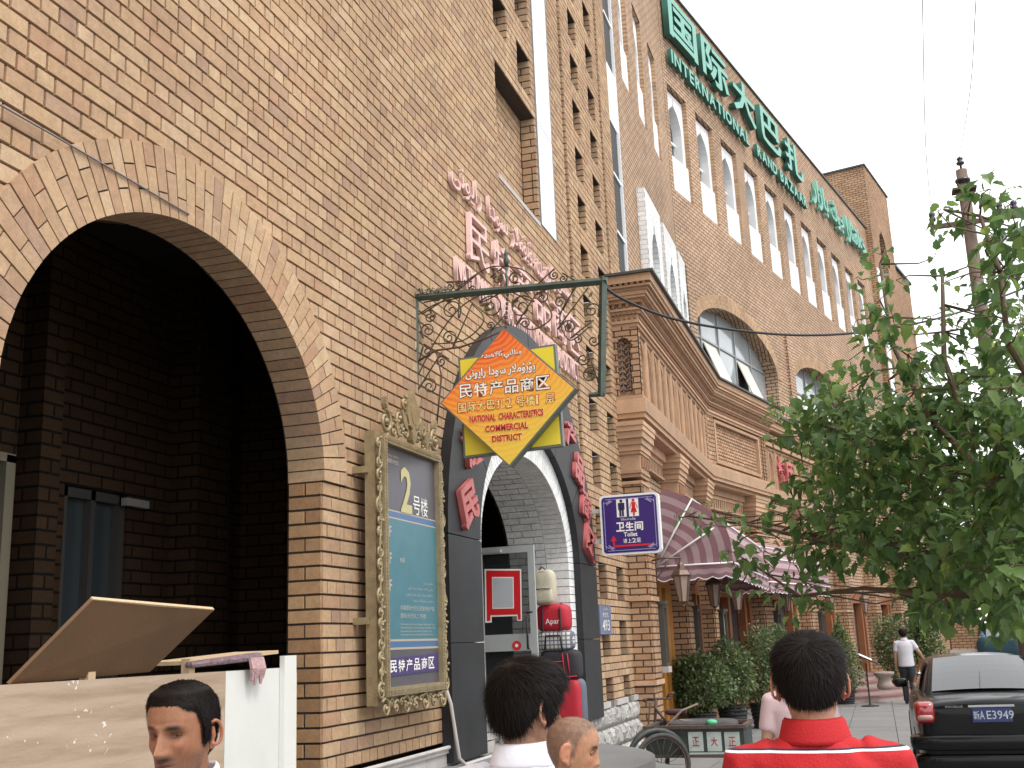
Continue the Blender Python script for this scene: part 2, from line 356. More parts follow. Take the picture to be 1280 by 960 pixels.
def bricks(mb, fr, u0, u1, z0, z1, ops=(), n=0., cand=None, seed=0, alt=False):
    r2 = random.Random(seed)
    for k, zb, zt in courses(z0, z1):
        iv, _ = ivs(u0, u1, ops, zb, zt)
        hdr = (k % 4 == 1) if not alt else (k % 2 == 0)
        w = BW/2 if hdr else BW
        off = (0 if hdr else (BW/4, BW*.75, BW/4)[(k % 4)-2 if k % 4 >= 2 else 2] if not alt else 0)
        for lb, lt, rb, rt in iv:
            if max(rb-lb, rt-lt) < .03: continue
            lo, hi = min(lb, lt), max(rb, rt); i = math.floor((lo-off)/w)
            while i*w+off < hi:
                a, b = i*w+off, (i+1)*w+off; i += 1
                A, At, B_, Bt = max(a, lb), max(a, lt), min(b, rb), min(b, rt)
                if B_-A < .02 and Bt-At < .02: continue
                if B_-A < .012: B_ = A+.012
                if Bt-At < .012: Bt = At+.012
                dn = r2.uniform(-.002, .002); split = (not hdr) and r2.random() < .07
                full = A == At == a and B_ == Bt == b and zt-zb > HC*.99
                if cand is not None and full and not split:
                    c = fr((a+b)/2, n, (zb+zt)/2); px, py, dz = proj(c)
                    if 4 < px < 1276 and 4 < py < 956: cand.append((dz, a, b, zb, zt, n+dn, fr, hdr)); continue
                if split:
                    m_ = (a+b)/2
                    if A < m_ < B_: mb.add(brick_verts(fr, A, At, m_, m_, zb, zt, n+dn), BF); A = At = m_
                mb.add(brick_verts(fr, A, At, B_, Bt, zb, zt, n+dn), BF)
def emit_parts(cand, mb, parent, m, limit=300, name='brick'):
    cand.sort(key=lambda c: c[0]); cache = {}
    for q, (dz, a, b, zb, zt, n, fr, hdr) in enumerate(cand):
        if q >= limit: mb.add(brick_verts(fr, a, a, b, b, zb, zt, n), BF); continue
        if hdr not in cache:
            t = MB(); loc = lambda u, nn, z: Vector((u, -nn, z)); t.add(brick_verts(loc, 0, 0, b-a, b-a, 0, HC, 0), BF); cache[hdr] = t.mesh(name, m, uv=False)
        o = link(name, cache[hdr], parent, loc=fr(a, n, zb))
ZS, ZD = 29*HC, 27*HC
A_BIG = arch(5.4, 1.85, 1.63, ZS, 0, 1.55)
A_BIGI = arch(5.4, 1.55, 1.30, ZS, 0)
A_DOOR = arch(11.85, 1.92, 1.40, ZD, .6)
A_DOORI = arch(11.85, 1.62, 1.08, ZD, .6)
R_NICHE = rect(11.3, 12.93, 71*HC, 86*HC)
R_PANEL = rect(12.99, 13.71, 71*HC, 160*HC)
small = [rect(11.32, 11.85, 91*HC, 96*HC), rect(12.25, 12.82, 88*HC, 94*HC), rect(11.32, 11.85, 99*HC, 105*HC), rect(12.25, 12.82, 98*HC, 104*HC), rect(12.25, 12.82, 108*HC, 114*HC), rect(11.32, 11.85, 109*HC, 115*HC)]
lat = []
for k in range(-1, 16):
    zt = round((1.2+.782*k+.782)/HC)
    for a in (15.14, 16.26): lat.append(rect(a, a+.48, (zt-5)*HC, zt*HC))
lat = [o for o in lat if o.z0 > .85]
lowh = [rect(a, a+.44, 9*HC, 12*HC) for a in (15.2, 16.32)]
lat = [o for o in lat if o.z0 > 1.3]+lowh
grooves = [rect(14.45, 14.62, 9*HC, 143*HC), rect(17.08, 17.24, 9*HC, 143*HC)]
G_GRILL = rect(17.95, 18.62, 81*HC, 165*HC)
near_ops = [A_BIG, A_DOOR, R_NICHE, R_PANEL]+small+lat+grooves
ZB, ZT, XG0, XG1 = 9*HC, 143*HC, 3.0, 17.95
wb, wm, wi = MB(), MB(), MB()
cand = []
bricks(wb, NEAR, XG0, XG1, ZB, ZT, near_ops, 0., cand, 3)
base(wm, NEAR, XG0, XG1, ZB, ZT, [arch(5.4, 1.72, 1.50, ZS, 0, 1.55)]+near_ops[1:], -.0175)
emit_parts(cand, wb, bld, M['brick'])
wb.obj('brickwork', M['brick'], bld, kind='stuff')
wm.obj('mortar_bed', M['mortar'], bld)
# jambs and backs of the pierced openings
jb, jm, jd = MB(), MB(), MB()
def jamb(op, depth, side='r', seed=1, back=True, mbb=None):
    """the far jamb faces the camera; brick by brick"""
    l, r = op.at((op.z0+op.z1)/2); 
    fr = frame((r, W+depth), -pi/2)
    bricks(mbb or jb, fr, 0, depth-.002, op.z0, op.z1, (), 0, None, seed, alt=True)
    jm.quad(fr(0, -.0125, op.z0), fr(depth-.012, -.0125, op.z0), fr(depth-.012, -.0125, op.z1), fr(0, -.0125, op.z1))
    jm.quad(NEAR(l, -.012, op.z0), NEAR(l, -depth, op.z0), NEAR(l, -depth, op.z1), NEAR(l, -.012, op.z1))
    jm.quad(NEAR(l, -.012, op.z1), NEAR(r, -.012, op.z1), NEAR(r, -depth, op.z1), NEAR(l, -depth, op.z1), 0)
    jm.quad(NEAR(l, -.012, op.z0), NEAR(r, -.012, op.z0), NEAR(r, -depth, op.z0), NEAR(l, -depth, op.z0), 0)
    if back: jd.quad(NEAR(l, -depth, op.z0), NEAR(r, -depth, op.z0), NEAR(r, -depth, op.z1), NEAR(l, -depth, op.z1))
for i, o in enumerate(small): jamb(o, .26, seed=i)
for i, o in enumerate(lat): jamb(o, .25, seed=i)
for o in grooves: jamb(o, .13, back=False); l, r = o.at(5); bricks(jb, NEAR, l, r, ZB, ZT, (), -.12); jm.quad(NEAR(l, -.13, ZB), NEAR(r, -.13, ZB), NEAR(r, -.13, ZT), NEAR(l, -.13, ZT))
jamb(R_NICHE, .2, back=False); bricks(jb, NEAR, 11.3, 12.93, R_NICHE.z0, R_NICHE.z1, (), -.2); jm.quad(NEAR(11.3, -.213, R_NICHE.z0), NEAR(12.93, -.213, R_NICHE.z0), NEAR(12.93, -.213, R_NICHE.z1), NEAR(11.3, -.213, R_NICHE.z1))
jb.obj('jamb_brickwork', M['brick'], bld, kind='stuff'); jm.obj('jamb_lining', M['mortar'], bld); jd.obj('opening_back', M['dark'], bld)
sill = MB(); sill.box(11.28, 12.97, W-.01, W+.2, 71*HC-.05, 71*HC+.004); sill.obj('niche_sill', M['stonec'], bld)
# big arch: brick ring, every voussoir its own piece
def voussoirs(cx, zs, a, b, A, Bq, n_, depth, m, name, y0=W, lo=0, joint=.005, proud=.013):
    ts = []; tot = 0; N = 400; P = [(((a+A)/2)*math.cos(pi*i/N), ((b+Bq)/2)*math.sin(pi*i/N)) for i in range(N+1)]
    L = [0]
    for i in range(N): L.append(L[-1]+math.dist(P[i], P[i+1]))
    for q in range(n_+1):
        t = L[-1]*q/n_; i = max(0, min(N-1, int(np.searchsorted(L, t))-1)); fq = (t-L[i])/(L[i+1]-L[i]); ts.append(pi*(i+fq)/N)
    for q in range(n_):
        t0, t1 = ts[q], ts[q+1]; d = (t1-t0)*.055
        t0 += d; t1 -= d; cut = .335 if q % 2 else .665
        for s0, s1 in ((0, cut), (cut, 1)):
            s0 += .012; s1 -= .012; mb = MB()
            def pt(t, s): return (cx+(a+(A-a)*s)*math.cos(t), zs+(b+(Bq-b)*s)*math.sin(t))
            p = [pt(t0, s0), pt(t0, s1), pt(t1, s1), pt(t1, s0)]
            dn = random.uniform(0, .004)
            mb.add([(x, y0-proud-dn, z) for x, z in p]+[(x, y0+depth, z) for x, z in p], [(0, 1, 2, 3), (7, 6, 5, 4), (0, 4, 5, 1), (1, 5, 6, 2), (2, 6, 7, 3), (3, 7, 4, 0)])
            mb.obj(name, m, bld)
voussoirs(5.4, ZS, 1.55, 1.30, 1.92, 1.71, 54, .27, M['brick'], 'arch_brick')
rm = MB(); N = 60
for i in range(N):
    t0, t1 = pi*i/N, pi*(i+1)/N
    def E(a, b, t, y): return (5.4+a*math.cos(t), y, ZS+b*math.sin(t))
    rm.quad(E(1.56, 1.31, t0, W-.004), E(1.91, 1.70, t0, W-.004), E(1.91, 1.70, t1, W-.004), E(1.56, 1.31, t1, W-.004)); rm.quad(E(1.91, 1.70, t0, W-.004), E(1.91, 1.70, t1, W-.004), E(1.91, 1.70, t1, W+.02), E(1.91, 1.70, t0, W+.02))
    rm.quad(E(1.557, 1.307, t0, W), E(1.557, 1.307, t1, W), E(1.557, 1.307, t1, W+.28), E(1.557, 1.307, t0, W+.28))
rm.obj('arch_mortar', M['mortar'], bld)
rb_, rq = MB(), MB()
fr = frame((5.4+1.55, W+.27), -pi/2)      # right jamb below the springing
bricks(rb_, fr, 0, .27, 0, ZS, (), 0, None, 5, alt=True); rq.quad(fr(0, -.0125, 0), fr(.26, -.0125, 0), fr(.26, -.0125, ZS), fr(0, -.0125, ZS))
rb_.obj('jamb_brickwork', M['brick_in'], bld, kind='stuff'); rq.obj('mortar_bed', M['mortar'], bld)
lo = MB(); base(lo, NEAR, XG0, 5.4-1.55, 0, ZB, (), 0); lo.quad((3.85, W, 0), (3.85, W+.27, 0), (3.85, W+.27, ZS), (3.85, W, ZS)); lo.obj('wall', M['btex'], bld)
# thin cable on the wall above the arch
cb = MB(); pts = [onY(x, y, W-.024) for x, y in ((-40, 108), (0, 131), (60, 165), (120, 200), (175, 232), (236, 268))]; pts.append(pts[-1]+Vector((0, .1, -.02)))
cb.tube(pts, .0052, 5); cb.obj('wall_cable', mat('grey_cable', (.17,.15,.16), .5), bld, smooth=True)
# porch behind the arch; material colours darkened to paint in its shade
pr = MB(); YB = 5.5
P_WIN, P_DOOR = rect(6.62, 7.35, 1.2, 2.92), rect(4.5, 6.08, 0, 3.02)
base(pr, lambda u, n, z: Vector((u, YB-n, z)), 2.6, 9.4, 0, 4.9, [P_WIN, P_DOOR], 0, .15)
pr.quad((9.4, W+.27, 0), (9.4, YB, 0), (9.4, YB, 4.9), (9.4, W+.27, 4.9)); pr.quad((2.6, W+.27, 0), (2.6, YB, 0), (2.6, YB, 4.9), (2.6, W+.27, 4.9))
base(pr, lambda u, n, z: Vector((u, W+.27-n, z)), 2.6, 9.4, 0, 4.9, [A_BIGI], 0)
pr.box(6.12, 6.32, YB-.2, YB-.002, 0, 4.9); pr.box(7.9, 8.4, YB-.25, YB-.002, 0, 4.9)
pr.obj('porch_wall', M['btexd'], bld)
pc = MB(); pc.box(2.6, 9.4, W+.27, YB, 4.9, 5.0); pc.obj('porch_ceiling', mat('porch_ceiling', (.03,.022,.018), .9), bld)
pf = MB(); pf.box(2.6, 9.4, W+.0, YB, .0, .03); pf.obj('porch_floor', mat('shade_darkened_floor', (.05,.045,.04), .9), bld)
wd = MB(); wd.box(6.62, 7.35, YB+.1, YB+.12, 1.2, 2.92); wdo = wd.obj('porch_window', M['glass'], bld)
fr_ = MB()
for b_ in ((6.62, 6.69, 1.2, 2.92), (7.28, 7.35, 1.2, 2.92), (6.95, 7.0, 1.2, 2.92), (6.62, 7.35, 2.85, 2.92)): fr_.box(b_[0], b_[1], YB+.03, YB+.098, b_[2], b_[3])
fr_.obj('window_frame', mat('shade_darkened_frame', (.07,.065,.06), .5), wdo)
dd = MB(); dd.box(4.5, 6.0, YB+.1, YB+.13, 0, 3.0); ddo = dd.obj('porch_door', mat('grey_door', (.13,.135,.15), .5), bld)
df = MB(); df.box(6.0, 6.085, YB-.03, YB+.12, 0, 3.05); df.box(4.5, 6.085, YB-.03, YB+.12, 3.0, 3.06); df.obj('door_frame', mat('pale_door_frame', (.26,.23,.16), .6), ddo)
ct = MB()
p0 = onY(155, 627, YB-.03); ct.box(p0.x, p0.x+.28, YB-.06, YB-.004, p0.z-.03, p0.z+.03); ct.obj('cable_trunking', mat('shade_darkened_trunking', (.30,.29,.27), .7), bld)
# wall further to the left and above the pieced bricks, and up to the bend
NW = [(19.45, 20.35), (21.12, 22.02), (22.82, 23.72)]
nops = [rect(a, b, 126*HC, 153*HC) for a, b in NW]
WZ1 = 17.95
tw = MB()
base(tw, NEAR, -6, XG0, 0, WZ1, (), -.006, step=HC*8)
base(tw, NEAR, XG0, XG1, ZT, WZ1, [R_PANEL], -.006)
base(tw, NEAR, XG1, BX, 0, WZ1, nops+[G_GRILL, rect(17.85+.1, 20.45, 0, 29*HC), rect(21.35, 24.0, 0, 29*HC)], -.006, .30)
# ---- main facade
FW = [(.40+1.88*k-SOFF, 1.65+1.88*k-SOFF) for k in range(11)]
LEN1, LEN2 = 21.6, 25.8
fops = [rect(a, b, 125*HC, 153.4*HC) for a, b in FW]
BA = [arch(4.2-SOFF, 3.15, 1.12, 90*HC, 75*HC), arch(12.1-SOFF, 3.15, 1.12, 90*HC, 75*HC)]
GF = [(.85, 2.95), (4.5, 6.7), (8.3, 10.5), (12.0, 14.2), (15.8, 18.0)]
gops = [rect(a, b, 0, 29*HC) for a, b in GF]
base(tw, FAR, 0, LEN1, 0, WZ1, fops+BA+gops, 0, .40)
tw.obj('wall', M['btex'], bld)
cap = MB()
for f_, a, b in ((NEAR, -6, BX+.05), (FAR, -.05, LEN1)): cap.fbox(f_, a, b, -.6, .05, WZ1, WZ1+.06)
cap.obj('parapet_capping', M['roofcap'], bld)
# white strip window
g = MB(); z_ = [71*HC, 8.39, 9.89, 11.4, 12.9, 15.6]
for a, b in zip(z_, z_[1:]): g.box(13.0, 13.70, W-.015, W+.03, a+.008, b-.008)
po = g.obj('strip_panel', M['white'], bld)
e = MB(); e.box(12.985, 13.0, W-.02, W+.02, z_[0], 15.6); e.box(13.70, 13.715, W-.02, W+.02, z_[0], 15.6); e.box(12.99, 13.71, W+.03, W+.06, z_[0], 15.6); e.obj('panel_edge', mat('grey_joint', (.25,.26,.27), .5), po)
# grille
g = MB()
for k in range(160):
    z = 81*HC+k*.052
    if 10.75 < z < 11.9: continue
    g.box(17.97, 18.58, W+.02, W+.035, z, z+.022)
for x in (18.07, 18.2, 18.33, 18.46): g.box(x, x+.015, W+.036, W+.05, 81*HC, 165*HC)
go = g.obj('ventilation_grille', mat('grey_grille', (.16,.16,.16), .6, .3), bld)
g = MB(); g.box(17.97, 18.6, W+.0, W+.05, 10.75, 11.9); g.box(18.58, 18.62, W-.03, W+.05, 81*HC, 165*HC)
for z in (8.6, 9.7, 12.9, 14): g.box(17.97, 18.58, W-.01, W+.018, z, z+.05)
g.obj('white_grille_frame', M['white'], go)
g = MB(); g.box(17.96, 18.61, W+.2, W+.25, 81*HC, 165*HC); g.obj('grille_back', M['dark'], go)
# lancet windows
def tallwin(fr, a, b, z0, z1, back, parent):
    c = (a+b)/2; w_ = b-a; zp = z0+(z1-z0)*.36; h = w_*.35
    op = lancet(c, h, zp+(z1-zp)*.48, zp, 1.15)
    mb = MB(); base(mb, fr, a+.003, b-.003, z0, z1, [op], -back, .25, step=.16)
    mb.fbox(fr, a+.01, b-.01, -back, -back+.05, z0, zp-.02)
    o = mb.obj('window', M['whitep'], parent)
    gl = MB(); gl.fbox(fr, c-h-.02, c+h+.02, -back-.26, -back-.24, zp, op.z1); gl.obj('pane', M['glass'], o)
    cr = MB(); zc = zp+(z1-zp)*.33; cr.fbox(fr, c-h, c+h, -back-.23, -back-.18, zc, zc+.06); cr.fbox(fr, c-.02, c+.02, -back-.23, -back-.19, zp, zc)
    cr.obj('glazing_bar', M['white'], o)
for a, b in NW: tallwin(NEAR, a, b, 126*HC, 153*HC, .10, bld)
for a, b in FW: tallwin(FAR, a, b, 125*HC, 153.4*HC, .12, bld)
# jamb bricks of those windows (the far jamb shows)
jj = MB(); jw = MB()
for fr, ws, z0, z1, ang, O in ((NEAR, NW, 126*HC, 153*HC, 0, None), (FAR, FW, 125*HC, 153.4*HC, YF, None)):
    for a, b in ws:
        P = fr(b-.02, -.12, 0); f2 = frame((P.x, P.y), ang-pi/2)
        for k, zb, zt in courses(z0, z1): jj.hexa([f2(0.0, 0, zb+.008), f2(.115, 0, zb+.008), f2(.115, -.02, zb+.008), f2(0, -.02, zb+.008), f2(0, 0, zt-.006), f2(.115, 0, zt-.006), f2(.115, -.02, zt-.006), f2(0, -.02, zt-.006)])
jj.obj('jamb_brickwork', M['brick'], bld, kind='stuff')
# white lancet blocks beside the bend
WBL = [(20.15, 21.7, 9.72), (22.15, 23.5, 9.72), (23.95, 24.85, 9.72)]
for i, (a, b, zt) in enumerate(((20.1, 21.75, 10.28), (22.12, 23.75, 10.28), (23.98, 24.95, 10.28))):
    c = (a+b)/2; h = (b-a)*.24
    mb = MB(); op = lancet(c, h, 8.95, 6.9, 1.0); base(mb, NEAR, a, b, 7.0, zt, [op], .16, .24, step=.15)
    mb.quad(NEAR(a, .16, 7), NEAR(a, 0, 7), NEAR(a, 0, zt), NEAR(a, .16, zt)); mb.quad(NEAR(b, 0, 7), NEAR(b, .16, 7), NEAR(b, .16, zt), NEAR(b, 0, zt))
    mb.quad(NEAR(a, .16, zt), NEAR(b, .16, zt), NEAR(b, 0, zt), NEAR(a, 0, zt))
    o = mb.obj('lancet_surround', M['btexw'], bld)
    g = MB(); g.fbox(NEAR, c-h, c+h, 0.0, .02, 7, 10); g.obj('pane', M['glass2'], o)
# pilaster strips and ring arches on the main facade
for a, b in ((.53-SOFF, .98-SOFF), (8.37-SOFF, 8.91-SOFF), (16.2-SOFF, 16.7-SOFF)): ps = MB(); ps.fbox(FAR, a, b, 0, .09, 7.3, 10.32); ps.obj('pilaster_strip', M['btex'], bld)
for op in BA:
    rg = MB(); n_ = 96
    for q in range(n_):
        t0, t1 = pi*q/n_, pi*(q+1)/n_; d = .0025
        pt = lambda t, s: (op.c+(3.15+.36*s)*math.cos(t), 90*HC+(1.12+.36*s)*math.sin(t))
        for s0, s1 in (((0, .33), (.35, 1)) if q % 2 else ((0, .65), (.67, 1))):
            p = [pt(t0+d, s0), pt(t0+d, s1), pt(t1-d, s1), pt(t1-d, s0)]
            rg.add([FAR(u, .02, z) for u, z in p]+[FAR(u, -.02, z) for u, z in p], BF[:1] and [(0, 1, 2, 3), (0, 4, 5, 1), (1, 5, 6, 2), (2, 6, 7, 3), (3, 7, 4, 0)])
    rg.obj('arch_ring', M['brick'], bld, kind='stuff')
    gl = MB()
    us = [op.c-3.15+k*6.3/5 for k in range(6)]
    gl.fbox(FAR, op.c-3.2, op.c+3.2, -.40, -.37, 75*HC, 90*HC+1.12)
    o = gl.obj('arched_window', M['glass2'], bld)
    br = MB()
    for u in us[1:-1]:
        r = op.at(8.9) ; top = 90*HC+1.12*math.sqrt(max(0, 1-((u-op.c)/3.15)**2)); br.fbox(FAR, u-.025, u+.025, -.369, -.33, 75*HC, top)
    br.fbox(FAR, op.c-3.1, op.c+3.1, -.368, -.34, 8.98, 9.03); br.fbox(FAR, op.c-3.15, op.c+3.15, -.35, -.28, 75*HC, 75*HC+.08)
    br.obj('glazing_bar', mat('grey_bar', (.28,.29,.29), .5), o)
    for u in (us[1]+.15, us[3]+.1):      # casements tilted open
        cs = MB(); w0 = .85
        lo_, hi_ = 75*HC+.1, 8.9
        cs.add([FAR(u, -.33, hi_), FAR(u+w0, -.33, hi_), FAR(u+w0, .22, lo_), FAR(u, .22, lo_), FAR(u, -.36, hi_), FAR(u+w0, -.36, hi_), FAR(u+w0, .19, lo_-.01), FAR(u, .19, lo_-.01)],
               [(0, 1, 2, 3), (7, 6, 5, 4), (0, 3, 7, 4), (1, 5, 6, 2), (3, 2, 6, 7)])
        cs.obj('open_casement', mat('cream_casement', (.62,.60,.50), .4), o)
        dk = MB(); dk.fbox(FAR, u+.03, u+w0-.03, -.366, -.352, lo_, hi_); dk.obj('gap_shade_sheet', M['dark'], o)  # dark sheet painting the shade behind the open casement
# tower at the end
twb = MB(); T_ARCH = arch(23.6, .62, .7, 17.6, 16.2)
base(twb, FAR, LEN1, LEN2, 0, 20.7, [T_ARCH], .25, .3)
for u in (LEN1, LEN2): twb.quad(FAR(u, .25, 0), FAR(u, -7, 0), FAR(u, -7, 20.7), FAR(u, .25, 20.7))
tq = FAR(0, 0, 0)
to = twb.obj('stair_tower', M['btex2'], bld)
g = MB(); g.fbox(FAR, 22.8, 24.4, -.08, -.05, 16, 18.5); g.obj('tower_opening', M['dark'], to)
g = MB(); g.fbox(FAR, LEN1-.08, LEN2+.08, -7, .30, 20.7, 20.77); g.obj('tower_capping', M['roofcap'], to)
g = MB(); g.fbox(FAR, 21.65, 22.35, .25, .29, 12.4, 16.2); g.fbox(FAR, 21.65, 22.35, .25, .29, 9.5, 12.2); g.obj('strip_panel', M['white'], to)
lw = MB(); lops = [rect(26.4+k*.9, 26.8+k*.9, 9, 13.6) for k in range(4)]+[rect(26.4+k*.9, 26.8+k*.9, 4, 8) for k in range(4)]
base(lw, FAR, LEN2, 30.2, 0, 17.75, lops, 0, .3, step=HC*4); lw.quad(FAR(30.2, 0, 0), FAR(30.2, -9, 0), FAR(30.2, -9, 17.75), FAR(30.2, 0, 17.75))
lwo = lw.obj('end_wing', M['btex2'], bld)
g = MB(); g.fbox(FAR, LEN2, 30.3, -9, .1, 17.75, 17.87); g.obj('wing_capping', M['roofcap'], lwo)
g = MB()
for op in lops: l, r = op.at(op.z0+.1); g.fbox(FAR, l, r, -.3, -.28, op.z0, op.z1)
g.obj('pane', M['white'], lwo)
rf = MB(); rf.quad(NEAR(-6, -.05, WZ1-.3), NEAR(BX, -.05, WZ1-.3), NEAR(BX+4, -14, WZ1-.3), NEAR(-6, -14, WZ1-.3)); rf.quad(FAR(0, -.05, WZ1-.3), FAR(LEN1, -.05, WZ1-.3), FAR(LEN1, -14, WZ1-.3), FAR(0, -14, WZ1-.3))
rf.obj('roof', M['roofcap'], bld)
# ============================================================ CARVED GALLERY
gal = thing('carved_gallery', 'projecting carved brick gallery with dentil cornice and niches above the restaurant front', 'gallery', (20.8, 3.4, 0))
X0, S1 = 17.06, 4.35
tb = math.tan(YF/2)
def foot(o, x0=X0, s1=S1, ref=.4):
    e = o-ref
    P2 = NEAR(BX-W*0, 0, 0); bx = Vector((BX, W, 0))
    n1 = Vector((0, -1, 0)); n2 = Vector((math.sin(YF), -math.cos(YF), 0)); h = (n1+n2).normalized(); k = o/h.dot(n1)
    return [Vector((x0-e, W, 0)), Vector((x0-e, W-o, 0)), bx+h*k, FAR(s1+e, o, 0), FAR(s1+e, 0, 0)]
def sweep(mb, oi, oo, z0, z1, mi=0, ref=.4, **k):
    A, B2 = foot(oi, ref=ref, **k), foot(oo, ref=ref, **k); Z = lambda p, z: (p.x, p.y, z)
    for i in range(4):
        mb.quad(Z(B2[i], z0), Z(B2[i+1], z0), Z(B2[i+1], z1), Z(B2[i], z1), mi)
        mb.quad(Z(A[i], z1), Z(B2[i], z1), Z(B2[i+1], z1), Z(A[i+1], z1), mi)
        mb.quad(Z(A[i], z0), Z(A[i+1], z0), Z(B2[i+1], z0), Z(B2[i], z0), mi)
def along(mb, o, z0, z1, wd, pitch, out, mi=0, **k):
    P = foot(o, **k)
    for i in range(4):
        a, b = P[i], P[i+1]; L = (b-a).length; n = max(1, int(L/pitch)); t = (b-a)/L; nn = Vector((t.y, -t.x, 0))
        for q in range(n):
            c = a+t*(L*(q+.5)/n); p = [c-t*wd/2-nn*.01, c+t*wd/2-nn*.01, c+t*wd/2+nn*out, c-t*wd/2+nn*out]
            mb.hexa([(v.x, v.y, z0) for v in p]+[(v.x, v.y, z1) for v in p], mi)
m = MB(); sweep(m, 0, .31, 5.30, 6.72); m.obj('gallery_wall', M['btex2'], gal)
m = MB(); sweep(m, 0, .47, 5.18, 5.40); sweep(m, .1, .43, 5.40, 5.47); sweep(m, .1, .44, 5.10, 5.18); sweep(m, 0, .36, 5.02, 5.10); m.obj('gallery_floor_band', M['terra'], gal)
m = MB()
for o, a, b in ((.42, 6.60, 6.66), (.45, 6.66, 6.71), (.43, 6.71, 6.78), (.47, 6.80, 6.86), (.50, 6.86, 6.90), (.52, 6.98, 7.03), (.60, 7.03, 7.07), (.63, 7.07, 7.14), (.66, 7.14, 7.18), (.71, 7.18, 7.215)): sweep(m, .1, o, a, b)
sweep(m, .1, .44, 6.71, 7.0); sweep(m, .1, .73, 7.25, 7.38); m.obj('gallery_cornice', M['terra'], gal)
m = MB()
along(m, .43, 6.72, 6.775, .04, .08, .035); along(m, .46, 6.905, 6.975, .05, .11, .06); along(m, .665, 7.215, 7.25, .05, .09, .055); along(m, .44, 6.80, 6.86, .03, .06, .045)
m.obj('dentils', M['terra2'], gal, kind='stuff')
m = MB(); sweep(m, 0, .79, 7.38, 7.42); m.obj('gallery_roof', M['roofcap'], gal)
# niches on the street side
def niche(fr, u0, u1, z0, z1, n0, lan=True):
    mb = MB(); c = (u0+u1)/2; w_ = (u1-u0)
    mb.fbox(fr, u0, u0+.05, n0, n0+.075, z0, z1); mb.fbox(fr, u1-.05, u1, n0, n0+.075, z0, z1); mb.fbox(fr, u0+.05, u1-.05, n0, n0+.07, z1-.06, z1)
    mb.fbox(fr, u0+.09, u0+.125, n0, n0+.05, z0, z1-.1); mb.fbox(fr, u1-.125, u1-.09, n0, n0+.05, z0, z1-.1)
    h = w_/2-.13; zs = z1-.1-h*1.75
    for s in (-1, 1):
        poly = [(c+s*h, zs)]+[(c+s*(math.sqrt(max(0, 4*h*h-(q*1.732*h/6)**2))-h), zs+q*1.732*h/6) for q in range(1, 7)]+[(c, z1-.06), (c+s*(h+.06), z1-.06), (c+s*(h+.06), zs)]
        if s > 0: poly = poly[::-1]
        mb.prism(poly, fr, n0, n0+.04)
    for s in (-1, 1): mb.tube([fr(c+s*(w_/2-.07), n0+.055, z0), fr(c+s*(w_/2-.07), n0+.055, z1-.1)], .016, 6)
    mb.obj('niche', M['terra'], gal); dn_ = MB(); dn_.fbox(fr, c-h, c+h, n0, n0+.006, z0, zs); dn_.add([fr(c-h, n0+.006, zs), fr(c+h, n0+.006, zs), fr(c, n0+.006, zs+1.6*h)], [(0, 1, 2)]); dn_.obj('niche_back', M['terra2'], gal)  # darker plate paints recess shade into the niche
    return
n_ = 12; a0, a1 = X0+.22, 24.55
for k in range(n_): niche(NEAR, a0+(a1-a0)*k/n_+.01, a0+(a1-a0)*(k+1)/n_-.01, 5.48, 6.60, .31)
for f_, a_, b_ in ((NEAR, X0, X0+.20), (NEAR, 24.57, 24.8), (FAR, 0, .2)): m = MB(); m.fbox(f_, a_, b_, .27, .40, 5.47, 6.6); m.obj('corner_post', M['btex2'], gal)
for u in (.26, .38): m = MB(); m.tube([FAR(u, .38, 5.47), FAR(u, .38, 6.6)], .035, 8); m.obj('roll_moulding', M['btex2'], gal)
for u in (3.75, 3.95, 4.12): m = MB(); m.tube([FAR(u, .38, 5.47), FAR(u, .38, 6.6)], .03, 8); m.obj('roll_moulding', M['btex2'], gal)
# diaper panel on the turned side
m = MB(); u0, u1, z0, z1 = .55, 3.55, 5.60, 6.48
m.fbox(FAR, u0-.09, u1+.09, .27, .41, z0-.07, z0); m.fbox(FAR, u0-.09, u1+.09, .27, .41, z1, z1+.07); m.fbox(FAR, u0-.09, u0, .27, .41, z0, z1); m.fbox(FAR, u1, u1+.09, .27, .41, z0, z1)
m.obj('panel_border', M['terra'], gal)
m = MB(); ny, nx = 11, 24
for j in range(ny):
    for i in range(nx):
        cu = u0+(u1-u0)*(i+.5+(.25 if j % 2 else -.25))/nx; cz = z0+(z1-z0)*(j+.5)/ny; du, dz = (u1-u0)/nx*.42, (z1-z0)/ny*.46
        m.prism([(cu-du, cz), (cu, cz-dz), (cu+du, cz), (cu, cz+dz)], FAR, .27, .33)
m.obj('diaper_bricks', M['terra'], gal, kind='stuff')
# end face that looks at the camera: pointed niche with interlocking bricks
fe = frame((X0+.09, W), -pi/2)      # u towards the street, n towards -X
fe2 = lambda u, n, z: fe(u, n, z)
m = MB(); m.fbox(fe2, .28, .40, .0, .084, 5.47, 6.62); m.fbox(fe2, 0, .05, 0, .11, 5.47, 6.62); m.fbox(fe2, .05, .28, 0, .11, 6.42, 6.62)
for q in range(7):
    t0, t1 = pi*q/7, pi*(q+1)/7; pt = lambda t, r: (.165+r*math.cos(t), 6.30+r*1.15*math.sin(t))
    m.prism([pt(t0+.03, .115), pt(t0+.03, .165), pt(t1-.03, .165), pt(t1-.03, .115)], fe2, .0, .12)
m.obj('end_niche_frame', M['btex2'], gal)
m = MB()
for k in range(9):
    z = 5.56+k*.095
    for s, c in ((1, .11), (-1, .225)):
        zz = z+(.045 if s < 0 else 0)
        m.prism([(c-.052, zz), (c, zz+.045), (c+.052, zz), (c+.052, zz+.03), (c, zz+.075), (c-.052, zz+.03)], fe2, .0, .05); m.fbox(fe2, c-.012, c+.012, 0, .035, zz-.03, zz+.045)
